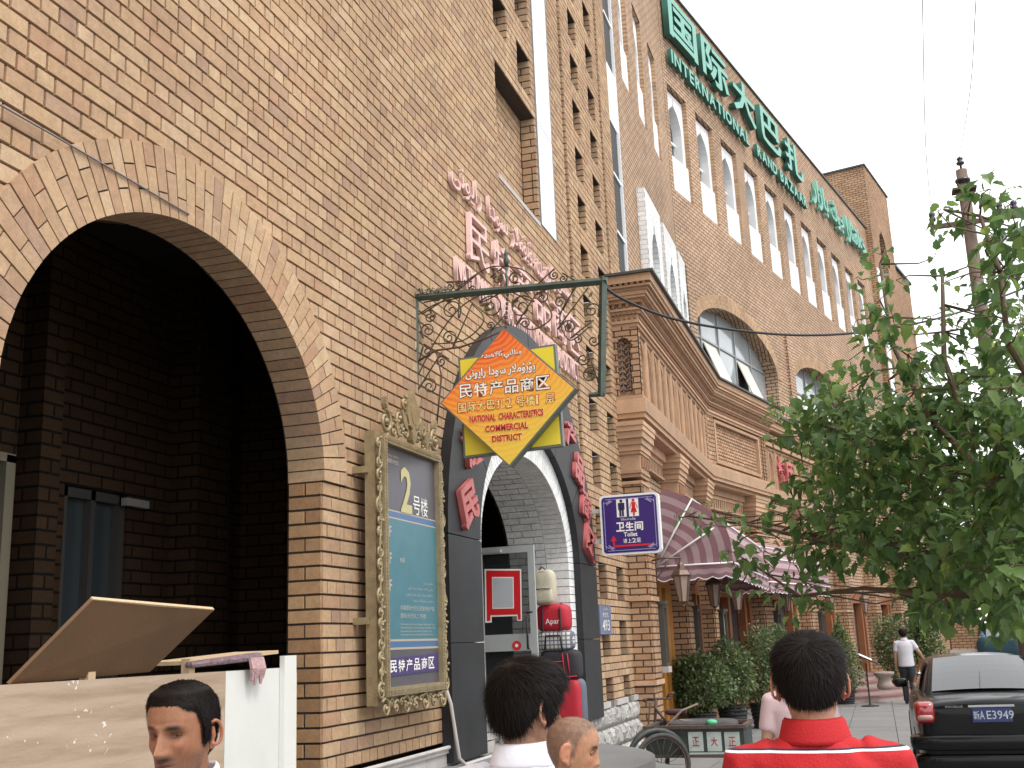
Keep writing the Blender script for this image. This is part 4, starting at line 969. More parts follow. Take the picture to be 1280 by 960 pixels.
slate = mat('slate_print', (.085,.08,.095), .35, nscale=5, namt=.12); tealp = mat('teal_print', (.055,.175,.215), .35, nscale=5, namt=.12)
bluep = mat('blue_print', (.06,.14,.30), .35); tanp = mat('tan_print', (.42,.37,.26), .4); purp = mat('purple_label', (.055,.03,.15), .35, nscale=8, namt=.2)
bpz = strip(2.70, B1, slate, 'printed_panel'); strip(2.69, 2.70, tanp, 'printed_stripe'); strip(2.645, 2.69, bluep, 'printed_stripe'); strip(2.635, 2.645, tanp, 'printed_stripe'); strip(1.74, 2.635, tealp, 'printed_panel')
strip(1.725, 1.74, tanp, 'printed_stripe'); strip(1.68, 1.725, bluep, 'printed_stripe'); strip(1.665, 1.68, tanp, 'printed_stripe'); strip(B0, 1.665, slate, 'printed_panel')
poly_obj('paper_label', [NEAR(A0+.01, NB-.004, 1.475), NEAR(A1-.02, NB-.002, 1.49), NEAR(A1-.03, NB-.002, 1.625), NEAR(A0+.02, NB-.004, 1.60)], purp, bd)
def bt(s, u, z, w_, h_, m, bold=0, n=NB-.006): textobj('lettering', s, (w_, h_), NEAR(u, n, z), U_N, V_Z, 0, m, bd, bold=bold)
gi = mat('gold_ink', (.50,.44,.20), .4); gy = mat('pale_ink', (.45,.45,.42), .4)
bt('2', 7.90, 2.70, .22, .36, gi, .025)
for i, c in enumerate('号楼'): bt(c, 8.14+i*.16, 2.705, .145, .15, M['white_ink'])
for i, c in enumerate(('3F', '2F', '1F')): bt(c, 7.62, 2.49-i*.2, .09, .085, gy, .01)
bt('商铺', 7.86, 2.31, .09, .04, gy)
for i in range(4): bt(shape(('خەلقئارا چوڭ بازار', 'مىللىي ئالاھىدە بۇيۇملار سودا رايونى', 'خەلقئارا چوڭ بازار سودا رايونى', 'مىللىي بۇيۇملار سودا')[i]), 8.52-(.2, .52, .56, .42)[i], 2.155-i*.047, (.2, .52, .56, .42)[i]-.0, .03, gy)
for i in range(2): bt(('新疆国际大巴扎民族特色产品', '国际大巴扎二号楼')[i], 7.86, 1.955-i*.06, (.68, .5)[i], .036, gy)
for i in range(4): bt('International Grand Bazaar Building Two', 7.86, 1.84-i*.026*1.0, (.68, .70, .62, .64)[i], .018, gy)
bt(shape('خەلقئارا چوڭ بازار'), 7.60, 3.10, .27, .03, gy); bt('新疆国际大巴扎', 7.60, 3.055, .27, .035, gy)
for i, c in enumerate('民特产品商区'): bt(c, 7.64+i*.148, 1.50+.002*i, .12, .09, M['white_ink'], .015, NB+.001)
def gsc(u, z, r, a0_, turns, flip=1, th=.014, n=.20, parent=bd):
    pts = []; r_ = []
    for i in range(23):
        f = i/22; a = a0_+flip*2*pi*turns*f; rr = r*(1-.86*f); pts.append(NEAR(u+rr*math.cos(a), n, z+rr*math.sin(a))); r_.append(th*(1-.45*f))
    mb = MB(); mb.tube(pts, r_, 6); mb.ball(tuple(NEAR(u, n+.004, z)), r*.25, r*.25, r*.25, 6); mb.obj('gilt_scroll', M['gold'], parent, smooth=True)
for s, u in ((-1, A0-.105), (1, A1+.10)):
    z = B0-.02; k = 0
    while z < B1+.02:
        r = (.062, .04, .045)[k % 3]; gsc(u, z, r, pi/2 if s < 0 else pi/2, 1.5, s if k % 2 else -s, .0125); z += r*2+.012; k += 1
    mb = MB(); mb.tube([NEAR(u+s*.012*math.sin(q*.9), .205, B0+q*(B1-B0)/40) for q in range(41)], .009, 6); mb.obj('gilt_stem', M['gold'], bd, smooth=True)
for k in range(7): gsc(A0-.04+k*.185, B0-.14, .075 if k % 2 == 0 else .05, pi*(.2 if k % 2 else .8), 1.4, 1 if k % 2 else -1, .014)
for k in range(6): gsc(A0+.06+k*.185, B0-.11, .035, 0, 1.2, 1, .011)
for s in (-1, 1):
    cx_ = (A0+A1)/2
    for du, z, r, a, tn in ((.50, B1+.17, .10, pi*.5, 1.5), (.36, B1+.12, .06, pi, 1.3), (.24, B1+.24, .085, pi*.3, 1.4), (.12, B1+.14, .06, pi, 1.3), (.13, B1+.38, .07, pi*.4, 1.3), (.46, B1+.05, .05, 0, 1.2), (.30, B1+.03+.05, .04, 0, 1.2)):
        gsc(cx_+s*du, z, r, a if s < 0 else pi-a, tn, s, .018)
mb = MB()
for u, z, L, a in ((0, B1+.34, .30, 90), (-.07, B1+.28, .24, 108), (.07, B1+.28, .24, 72), (-.16, B1+.22, .18, 125), (.16, B1+.22, .18, 55), (0, B1+.14, .2, 90), (-.5, B1+.3, .1, 110), (.5, B1+.3, .1, 70), (-.3, B1+.14, .16, 115), (.3, B1+.14, .16, 65)):
    a = math.radians(a); cx_ = (A0+A1)/2+u; d = (math.cos(a), math.sin(a)); pr_ = (-d[1], d[0])
    pts = [(cx_-d[0]*L*.4, z-d[1]*L*.4)]+[(cx_+d[0]*L*q+pr_[0]*L*w_*s2, z+d[1]*L*q+pr_[1]*L*w_*s2) for s2, qs in ((1, ((-.2, .16), (.1, .2), (.35, .12))), (0, ((.6, 0),)), (-1, ((.35, .12), (.1, .2), (-.2, .16)))) for q, w_ in qs]
    mb = MB(); mb.prism(pts[::-1], NEAR, NB-.02, NB+.03+.002*L*50*(.3-abs(u))); mb.obj('acanthus_leaf', M['gold'], bd)
mb = MB()
for i in range(60):
    e = random.choice('lrbt'); u, z = {'l': (A0-.1, random.uniform(B0, B1)), 'r': (A1+.1, random.uniform(B0, B1)), 'b': (random.uniform(A0, A1), B0-.12), 't': (random.uniform(A0+.1, A1-.1), B1+random.uniform(.1, .25))}[e]
    mb.ball(tuple(NEAR(u+random.uniform(-.03, .03), .215, z+random.uniform(-.03, .03))), .013, .013, .013, 5)
mb.obj('gilt_rosette', M['gold'], bd, smooth=True, kind='stuff')
for z in (2.9, 2.95, 1.9):
    pass
m = MB(); 
for z in (2.95, 1.85): m = MB(); m.fbox(NEAR, A0-.15, A0-.10, .0, .12, z, z+.05); m.obj('mounting_lug', M['gold'], bd)
# ============================================================ TOILET SIGN
ts = thing('toilet_sign', 'square purple toilet sign with man and woman symbols and a red arrow', 'sign', (14.9, 3.07, 2.8))
XT = 14.9; cy0, cz0, hh = 3.07, 3.21, .41
ft = lambda u, n, z: Vector((XT-n, cy0-u, z))
def rr(h, r, k=5): return [(sx*(h-r)+r*math.cos(a0_+pi/2*q/k), sz*(h-r)+r*math.sin(a0_+pi/2*q/k)) for sx, sz, a0_ in ((1, 1, 0), (-1, 1, pi/2), (-1, -1, pi), (1, -1, 1.5*pi)) for q in range(k+1)]
m = MB(); m.prism([(u, z+cz0) for u, z in rr(hh, .06)], ft, -.12, .0); tb_ = m.obj('sign_box', M['whitemet'], ts)
pur = mat('purple_sign_face', (.045,.02,.16), .3); lil = mat('lilac_ink', (.36,.33,.55), .4); redp = mat('red_arrow_ink', (.62,.02,.03), .4)
poly_obj('sign_face', [ft(u, .004, z+cz0) for u, z in rr(hh-.03, .045)], pur, tb_)
m = MB()
for s in (-1, 1):
    m.fbox(ft, -hh+.08, hh-.08, .005, .008, cz0+s*(hh-.06)-.004, cz0+s*(hh-.06)+.004); m.fbox(ft, s*(hh-.06)-.004, s*(hh-.06)+.004, .005, .008, cz0-hh+.08, cz0+hh-.08)
    for q in (-1, 1):
        for k in range(5): a = k*.9; m.tube([ft(s*(hh-.085-.02*k+.02*math.cos(t+a)), .007, cz0+q*(hh-.075-.012*(4-k)+.02*math.sin(t+a))) for t in (0, 1, 2, 3, 4)], .005, 5)
m.obj('border_ornament', lil, tb_)
for c, mm, wom in ((-.105, M['black'], 0), (.065, redp, 1)):
    poly_obj('icon_panel', [ft(c-.068, .006, cz0+.10), ft(c+.068, .006, cz0+.10), ft(c+.068, .006, cz0+.345), ft(c-.068, .006, cz0+.345)], M['white_ink'], tb_)
    m = MB(); im = mm if wom else pur
    for u0, u1, z0, z1 in (((-.024, .024, .225, .295), (-.047, .047, .155, .2), (-.012, .012, .108, .16), (-.036, .036, .19, .225)) if wom else ((-.034, .034, .19, .295), (-.032, -.004, .108, .20), (.004, .032, .108, .20), (-.045, .045, .20, .293))):
        if wom and z0 in (.155, .19): m.add([ft(c+u0, .009, cz0+z0), ft(c+u1, .009, cz0+z0), ft(c+u1*.6, .009, cz0+z1), ft(c+u0*.6, .009, cz0+z1)], [(0, 1, 2, 3)])
        else: m.fbox(ft, c+u0, c+u1, .0065, .009+.0003*abs(z0), cz0+z0, cz0+z1)
    if wom:
        for s in (-1, 1): m.add([ft(c+s*.024, .0092, cz0+.29), ft(c+s*.05, .0092, cz0+.205), ft(c+s*.058, .0092, cz0+.215), ft(c+s*.03, .0092, cz0+.295)], [(0, 1, 2, 3)])
    m.prism([(c+.021*math.cos(2*pi*q/12), cz0+.32+.021*math.sin(2*pi*q/12)) for q in range(12)], ft, .0065, .0095)
    m.obj('figure_symbol', im if wom else mat('symbol_navy', (.02,.015,.06), .4), tb_)
def tt(s, w_, h_, cx, z, m, b=0): textobj('lettering', s, (w_, h_), ft(cx-w_/2, .006, z), UY, V_Z, 0, m, tb_, bold=b)
tt(shape('ھاجەتخانا'), .2, .045, -.02, cz0+.045, M['white_ink'])
for i, c in enumerate('卫生间'): tt(c, .118, .125, -.135+i*.128, cz0-.095, M['white_ink'], .03)
tt('Toilet', .19, .06, .0, cz0-.17, M['white_ink'], .02)
for i, c in enumerate('请上2层'): tt(c, .055, .06, -.08+i*.062, cz0-.255, M['white_ink'], .01)
m = MB(); z = cz0-.29
m.fbox(ft, -.24, .27, .005, .009, z-.015, z+.012); m.fbox(ft, -.25, -.225, .0052, .0092, z-.016, z+.07); m.add([ft(-.28, .008, z+.07), ft(-.195, .008, z+.07), ft(-.237, .008, z+.15)], [(0, 1, 2)]); m.obj('red_arrow', redp, tb_)
m = MB()
for z in (3.42, 3.0): m.box(XT+.02, XT+.09, cy0+hh-.01, W, z-.03, z+.03)
m.obj('sign_arm', M['alu'], ts)
# number plaque
pq = thing('number_plaque', 'small blue grey house number plaque reading 493 beside the black stone', 'plaque', NEAR(15.2, .02, 1.77))
m = MB(); m.fbox(NEAR, 14.9, 15.56, .005, .04, 1.76, 2.15); po = m.obj('plate', mat('blue_grey_enamel', (.16,.19,.30), .4, nscale=6, namt=.1), pq)
for s_, u, z, w_, h_ in (('493', 15.02, 1.81, .42, .15), ('大巴扎', 15.05, 1.99, .36, .07), (shape('بازار'), 15.1, 2.08, .26, .045)): textobj('lettering', s_, (w_, h_), NEAR(u, .043, z), U_N, V_Z, 0, M['white_ink'], po, bold=.01)
# small purple sign on the plinth
p0, p1 = onY(714, 942, 3.42), onY(733, 932, 3.42)
pw = thing('purple_wall_plate', 'small purple plate with white script low on the plinth behind the baby', 'plate', (p0.x, 3.45, p0.z))
m = MB(); m.box(p0.x, p1.x, 3.42, 3.5, p0.z, p0.z+.17); po = m.obj('plate', mat('purple_plate', (.22,.08,.12), .5), pw)
textobj('lettering', shape('سودا رايونى'), ((p1.x-p0.x)*.8, .08), (p0.x+(p1.x-p0.x)*.1, 3.417, p0.z+.045), U_N, V_Z, 0, M['white_ink'], po)
# ============================================================ AWNINGS
aw_d = mat('maroon_canvas', (.23,.12,.135), .9, nscale=5, namt=.1); aw_l = mat('pale_pink_canvas', (.36,.255,.265), .9, nscale=5, namt=.1); aw_w = mat('white_piping', (.78,.76,.77), .6)
def awning(fr, u0, u1, nb, zb, R, label):
    t = thing('awning', label, 'awning', fr(u0, nb, zb-.3)); top = math.radians(82); mb = MB(); ns = 26
    bulge = lambda a: R*(1+.05*math.sin(3*a)**2)
    for i in range(ns):
        a0_, a1_ = top*i/ns, top*(i+1)/ns; r0, r1 = bulge(a0_), bulge(a1_)
        mb.quad(fr(u0, nb+r0*math.cos(a0_), zb+r0*math.sin(a0_)), fr(u1, nb+r0*math.cos(a0_), zb+r0*math.sin(a0_)), fr(u1, nb+r1*math.cos(a1_), zb+r1*math.sin(a1_)), fr(u0, nb+r1*math.cos(a1_), zb+r1*math.sin(a1_)), (i//2) % 2)
    for u in (u0, u1):
        for i in range(14):
            a0_, a1_ = top*i/14, top*(i+1)/14
            for k in range(1, 13):
                r0, r1 = (k-1)/12, k/12
                p = lambda a, r: fr(u+(-.05 if u == u0 else .05)*math.sin(3*a)**2*r, nb+bulge(a)*r*math.cos(a), zb+bulge(a)*r*math.sin(a))
                mb.quad(p(a0_, r0), p(a0_, r1), p(a1_, r1), p(a1_, r0), k % 2)
    mb.obj('canopy', [aw_d, aw_l], t)
    v = MB()
    def val(fa, n, L):
        k = max(4, int(L/.04))
        for i in range(k):
            x0, x1 = L*i/k, L*(i+1)/k; h = lambda x: .20+.045*abs(math.sin(pi*x/.22))
            for j, (f0, f1) in enumerate(((0, .33), (.33, .66), (.66, .93), (.93, 1))): v.add([fa(x0, -h(x0)*f0), fa(x1, -h(x1)*f0), fa(x1, -h(x1)*f1), fa(x0, -h(x0)*f1)], [(0, 1, 2, 3)], 2 if j == 3 else j % 2)
    val(lambda x, z: fr(u0+x, nb+R+.02*math.sin(x*9), zb+z), 0, u1-u0)
    for u in (u0, u1): val(lambda x, z: fr(u+.015*math.sin(x*11), nb+x, zb+z), 0, R)
    v.obj('valance', [aw_d, aw_l, aw_w], t)
    for a in (0, math.radians(30), math.radians(58)):
        r_ = MB(); q = bulge(a); c, s = math.cos(a), math.sin(a)
        r_.tube([fr(u0-.03, nb, zb), fr(u0-.06, nb+q*c*.5, zb+q*s*.5), fr(u0-.03, nb+q*c*1.01, zb+q*s*1.01), fr(u1+.03, nb+q*c*1.01, zb+q*s*1.01), fr(u1+.03, nb, zb)], .016, 6); r_.obj('hoop', aw_w, t, smooth=True)
awning(NEAR, 17.9, 23.7, .30, 2.80, 1.22, 'maroon striped barrel awning nearest the toilet sign over the shop doors')
awning(FAR, .6, 5.4, .34, 2.80, 1.0, 'maroon striped awning past the corner of the gallery behind leaves')
# ============================================================ LANTERNS
lan_m = mat('lantern_bronze', (.13,.085,.065), .5, .5, nscale=10); lan_g = mat('lantern_glass', (.33,.24,.20), .25, spec=.8)
def lantern(fr, u, label):
    t = thing('wall_lantern', label, 'lantern', fr(u, .78, 2.2), group=None); P = fr(u, .78, 0)
    m = MB(); z = 2.22
    m.lathe([(.004, z-.10), (.022, z-.07), (.014, z-.04), (.05, z-.01), (.075, z)], (P.x, P.y, 0), 6); m.lathe([(.155, z+.38), (.17, z+.40), (.12, z+.47), (.07, z+.50), (.055, z+.56), (.02, z+.60), (.012, z+.66)], (P.x, P.y, 0), 6)
    for k in range(6): a = pi/3*k; m.tube([(P.x+.072*math.cos(a), P.y+.072*math.sin(a), z), (P.x+.14*math.cos(a), P.y+.14*math.sin(a), z+.38)], .009, 4)
    m.obj('lantern_body', lan_m, t); g = MB(); g.lathe([(.068, z), (.134, z+.385)], (P.x, P.y, 0), 6); g.obj('lantern_glass', lan_g, t)
    a = MB(); a.tube([fr(u, .30, 2.86), fr(u, .5, 2.90), fr(u, .8, 2.88)], .016, 6); a.tube([fr(u, .30, 2.65), fr(u, .42, 2.62), fr(u, .52, 2.74), fr(u, .6, 2.87)], .012, 6); a.tube([fr(u, .78, 2.88), fr(u, .78, z_l)], .012, 6)
    a.obj('lantern_arm', lan_m, t, smooth=True)
z_l = 2.84
lantern(NEAR, 17.35, 'six sided bronze wall lantern nearest the toilet sign'); lantern(NEAR, 20.9, 'second bronze wall lantern, under the first awning'); lantern(NEAR, 24.45, 'third bronze wall lantern, at the gallery corner')
lantern(FAR, 3.5, 'fourth bronze wall lantern, past the gallery corner'); lantern(FAR, 7.4, 'bronze wall lantern between the second and third awnings'); lantern(FAR, 11.2, 'farthest bronze wall lantern, above the curved steps')
# narrow bronze display cases on the pilaster flanks
def case(fr, u, label):
    t = thing('display_case', label, 'display case', fr(u, .3, 1.2)); m = MB()
    for a, b, c, d in ((0, .03, 1.25, 2.2), (.2, .23, 1.25, 2.2), (.03, .2, 1.25, 1.3), (.03, .2, 2.15, 2.2)): m.fbox(fr, u+a, u+b, .28, .40, c, d)
    m.fbox(fr, u-.02, u+.25, .26, .43, 2.2, 2.26); m.fbox(fr, u, u+.23, .26, .28, 1.25, 2.2); m.obj('case_frame', mat('case_bronze', (.10,.095,.08), .5, .4), t)
    m = MB(); m.fbox(fr, u+.03, u+.2, .34, .35, 1.3, 2.15); m.obj('case_glass', M['glass2'], t)
    m = MB(); m.fbox(fr, u-.02, u+.25, .26, .42, 1.16, 1.25); m.obj('white_foot', M['stonec'], t)
case(NEAR, 17.72, 'narrow bronze display case beside the first amber door'); case(NEAR, 21.27, 'narrow bronze display case by the second pilaster'); case(FAR, .05, 'narrow bronze display case at the corner pilaster'); case(FAR, 3.9, 'narrow bronze display case by the third pilaster')
case(FAR, 7.8, 'narrow bronze display case behind the cone shrub')
# ============================================================ SHAPE HELPERS
def remesh(mb, name, m, parent, vox, smooth=4, fac=.5, post=None):
    me = mb.mesh(name, m, uv=False); o = bpy.data.objects.new(name, me); COL.objects.link(o)
    r = o.modifiers.new('r', 'REMESH'); r.mode = 'VOXEL'; r.voxel_size = vox
    if smooth: s = o.modifiers.new('s', 'SMOOTH'); s.iterations = smooth; s.factor = fac
    dg = bpy.context.evaluated_depsgraph_get(); me2 = bpy.data.meshes.new_from_object(o.evaluated_get(dg)); bpy.data.objects.remove(o); bpy.data.meshes.remove(me)
    me2.name = name; me2.materials.clear(); me2.materials.append(m); me2.polygons.foreach_set('use_smooth', [True]*len(me2.polygons))
    if post: post(me2)
    return link(name, me2, parent)
def rings(mb, rs, n=20, T=None, mi=0):
    """closed loft of ellipses: (cx, cy, z, rx, ry)"""
    b = len(mb.v)
    for cx, cy, z, rx, ry in rs:
        for k in range(n):
            a = 2*pi*k/n; p = Vector((cx+rx*math.cos(a), cy+ry*math.sin(a), z)); mb.v.append(tuple(T @ p if T is not None else p))
    N = len(rs)
    for i in range(N-1):
        for k in range(n): k2 = (k+1) % n; mb.f.append((b+i*n+k, b+i*n+k2, b+(i+1)*n+k2, b+(i+1)*n+k)); mb.mi.append(mi)
    mb.f.append(tuple(b+k for k in reversed(range(n)))); mb.mi.append(mi); mb.f.append(tuple(b+(N-1)*n+k for k in range(n))); mb.mi.append(mi)
def softbox(mb, c, s, r=.25, rz=0, n=6, mi=0, T=None):
    """rounded box (superquadric)"""
    b = len(mb.v); cz, sz_ = math.cos(rz), math.sin(rz); n1, n2 = n*4, n*2
    f = lambda w_, e: math.copysign(abs(w_)**e, w_)
    for i in range(n2+1):
        ph = -pi/2+pi*i/n2
        for k in range(n1):
            th = 2*pi*k/n1; x = f(math.cos(ph), r)*f(math.cos(th), r)*s[0]; y = f(math.cos(ph), r)*f(math.sin(th), r)*s[1]; z = f(math.sin(ph), r)*s[2]
            p = Vector((c[0]+x*cz-y*sz_, c[1]+x*sz_+y*cz, c[2]+z)); mb.v.append(tuple(T @ p if T is not None else p))
    for i in range(n2):
        for k in range(n1): k2 = (k+1) % n1; mb.f.append((b+i*n1+k, b+i*n1+k2, b+(i+1)*n1+k2, b+(i+1)*n1+k)); mb.mi.append(mi)
# ============================================================ PEOPLE
HZ = [-.130,-.122,-.10,-.075,-.05,-.02,.01,.04,.07,.095,.110,.116]
HF = [.040,.070,.082,.083,.082,.083,.086,.089,.084,.067,.038,.003]
HB = [.0,.002,.022,.050,.072,.090,.099,.100,.090,.068,.038,.003]
HW = [.014,.029,.046,.056,.063,.069,.074,.076,.073,.059,.034,.003]
def head_pt(az, z, feat=1.0, add=0.0):
    F, B_, W_ = (np.interp(z, HZ, q) for q in (HF, HB, HW)); c, s = math.cos(az), math.sin(az)
    e = .92; cc, ss = math.copysign(abs(c)**e, c), math.copysign(abs(s)**e, s)
    x = (F if c > 0 else B_)*cc; y = W_*ss; d = 0
    if c > 0 and feat:
        ay = abs(y); G = lambda u, su, v, sv: math.exp(-(u/su)**2-(v/sv)**2)
        g = float(np.interp(z, [-.052, -.046, -.036, -.01, .012, .028], [0, .75, 1, .55, .22, 0]))
        d += .030*g*math.exp(-(y/.0105)**2)+.009*G(ay-.013, .007, z+.041, .008)
        d -= .015*G(ay-.031, .015, z-.003, .0115); d += .0065*G(ay-.027, .022, z-.0215, .0065); d += .006*G(ay-.031, .012, z-.008, .0042)+.004*G(ay-.031, .012, z+.007, .004)
        d += .006*G(ay-.044, .015, z+.024, .016); d += .006*G(y, .019, z+.064, .0045)+.0065*G(y, .017, z+.0775, .005)-.004*G(y, .024, z+.0705, .0022)-.003*G(y, .022, z+.088, .006)
        d += .005*G(y, .020, z+.112, .012); d -= .004*G(ay-.05, .012, z+.062, .02)
        d *= feat
    r = math.hypot(x, y) or 1e-6
    return Vector((x+d+add*x/r, y+add*y/r, z+(add*.7 if z > .09 else 0)))
HLA = [0, 30, 50, 63, 74, 80, 90, 97, 104, 114, 135, 180]; 
def hairline(az, hl): a = math.degrees(abs(math.atan2(math.sin(az), math.cos(az)))); return float(np.interp(a, HLA, hl))
HL_SHORT = [.076, .074, .060, .056, .022, -.025, -.038, -.012, .008, -.02, -.072, -.085]
HL_BACK = [.06, .06, .05, .04, .015, -.02, -.040, -.02, .0, -.018, -.052, -.062]
def head_geo(mb, T, feat=1.0, sc=1.0, n=72, nz=64):
    b = len(mb.v); zs = [HZ[0]+(HZ[-1]-HZ[0])*(1-math.cos(pi*i/nz))/2 for i in range(nz+1)]
    for z in zs:
        for k in range(n): mb.v.append(tuple(T @ (head_pt(2*pi*k/n, z, feat)*sc)))
    for i in range(nz):
        for k in range(n): k2 = (k+1) % n; mb.f.append((b+i*n+k, b+i*n+k2, b+(i+1)*n+k2, b+(i+1)*n+k)); mb.mi.append(0)
    mb.f.append(tuple(b+k for k in reversed(range(n)))); mb.f.append(tuple(b+nz*n+k for k in range(n))); mb.mi += [0, 0]
    for s in (-1, 1):    # ears
        c = Vector((-.008, s*.073, -.008)); pts = []
        for k in range(15):
            a = math.radians(-125+k*250/14); rx, rz_ = .0165, .031*(1.0 if math.sin(a) > -.3 else .9)
            pts.append(T @ ((c+Vector((-.006-rx*math.cos(a)*1.0, s*(.012+.008*math.cos(a)+.003), rz_*math.sin(a))))*sc))
        mb.tube(pts, [.0048*sc]*15, 7)
        pts = [T @ ((c+Vector(q))*sc) for q in ((.006, s*-.002, .022), (-.004, s*.006, .012), (-.006, s*.007, -.006), (0, s*.004, -.024))]
        mb.tube(pts, [.006*sc, .0085*sc, .0085*sc, .0065*sc], 8)
        mb.ball(tuple(T @ ((c+Vector((.001, s*.006, -.030)))*sc)), .007*sc, .005*sc, .009*sc, 8)
def hair_geo(name, T, hl, m, parent, thick=.014, count=9000, ln=(.02, .04), crown=(-.06, .0, .10), sc=1.0, seed=1, lift=.25, wid=.0009, parting=0, back_t=1.0):
    r = random.Random(seed); mb = MB(); n, nz = 72, 44; idx = {}
    def th(az, z):
        g = z-hairline(az, hl); return thick*min(1, max(0, g/.03))**.6*(1+.25*math.sin(az*5+z*60)*.3)*(back_t if math.cos(az) < 0 else 1)
    for i in range(nz+1):
        z = -.11+(.1155+.11)*i/nz
        for k in range(n):
            az = 2*pi*k/n
            if thick > .003 and z-hairline(az, hl) > -.004: idx[i, k] = len(mb.v); mb.v.append(tuple(T @ (head_pt(az, z, 0, th(az, z)*.95+.0012)*sc)))
    for i in range(nz):
        for k in range(n):
            q = [(i, k), (i, (k+1) % n), (i+1, (k+1) % n), (i+1, k)]
            if all(a in idx for a in q): mb.f.append(tuple(idx[a] for a in q)); mb.mi.append(0)
    top = [idx[nz, k] for k in range(n) if (nz, k) in idx]
    if len(top) == n: mb.f.append(tuple(top)); mb.mi.append(0)
    cr = Vector(crown); made = 0
    while made < count:
        az = r.uniform(0, 2*pi); z = -.11+.226*r.random()**.58
        if z > .1155 or z-hairline(az, hl) < r.uniform(-.003, .006): continue
        p = head_pt(az, z, 0, 0); nr = Vector((p.x/.09, p.y/.075, p.z/.11 if p.z > 0 else p.z/.25)).normalized()
        p = p+nr*th(az, z)*r.uniform(.6, 1.05)
        d = (p-cr); d -= nr*d.dot(nr)
        if d.length < 1e-4: continue
        d.normalize(); d = (d+Vector((0, 0, -.35))*(1 if p.z < .06 else 0)+Vector((r.uniform(-.3, .3), r.uniform(-.3, .3), r.uniform(-.2, .2)))).normalized()
        L = r.uniform(*ln)*(1 if z-hairline(az, hl) > .02 else .5); a0 = p; lf = lift*r.uniform(.5, 1.5)+(.35 if r.random() < .012 else 0); a1 = p+(d+nr*lf)*L*.5; a2 = a1+(d-nr*lift*.9)*L*.5; side = d.cross(nr).normalized()*wid*r.uniform(.7, 1.3)
        b = len(mb.v)
        for q, w_ in ((a0, 1), (a1, .9), (a2, .15)): mb.v.append(tuple(T @ ((q-side*w_)*sc))); mb.v.append(tuple(T @ ((q+side*w_)*sc)))
        mb.f += [(b, b+1, b+3, b+2), (b+2, b+3, b+5, b+4)]; mb.mi += [0, 0]; made += 1
    me = mb.mesh(name, m, smooth=True, uv=False); return link(name, me, parent)
hair_m = mat('black_hair', (.009,.006,.005), .62, spec=.16, island=.35); hair_b = mat('fuzzy_baby_hair', (.12,.08,.055), .6, island=.3)
def skin_mat(name):
    def ex(t, b):
        a = t.nodes.new("ShaderNodeAttribute"); a.attribute_name = 'Col'; n = t.nodes.new("ShaderNodeTexNoise"); n.inputs['Scale'].default_value = 38; n.inputs['Detail'].default_value = 8
        mr = t.nodes.new("ShaderNodeMapRange"); mr.inputs[3].default_value = .72; mr.inputs[4].default_value = 1.24; t.links.new(n.outputs[0], mr.inputs[0])
        v = t.nodes.new("ShaderNodeVectorMath"); v.operation = 'SCALE'; t.links.new(a.outputs[0], v.inputs[0]); t.links.new(mr.outputs[0], v.inputs['Scale']); t.links.new(v.outputs[0], b.inputs['Base Color'])
        b.inputs['Subsurface Weight'].default_value = .12; b.inputs['Subsurface Radius'].default_value = (.012, .005, .003); b.inputs['Subsurface Scale'].default_value = 1
    return mat(name, (.4,.25,.18), .5, extra=ex, bump=.15, bscale=260, spec=.4)
skin = skin_mat('skin')
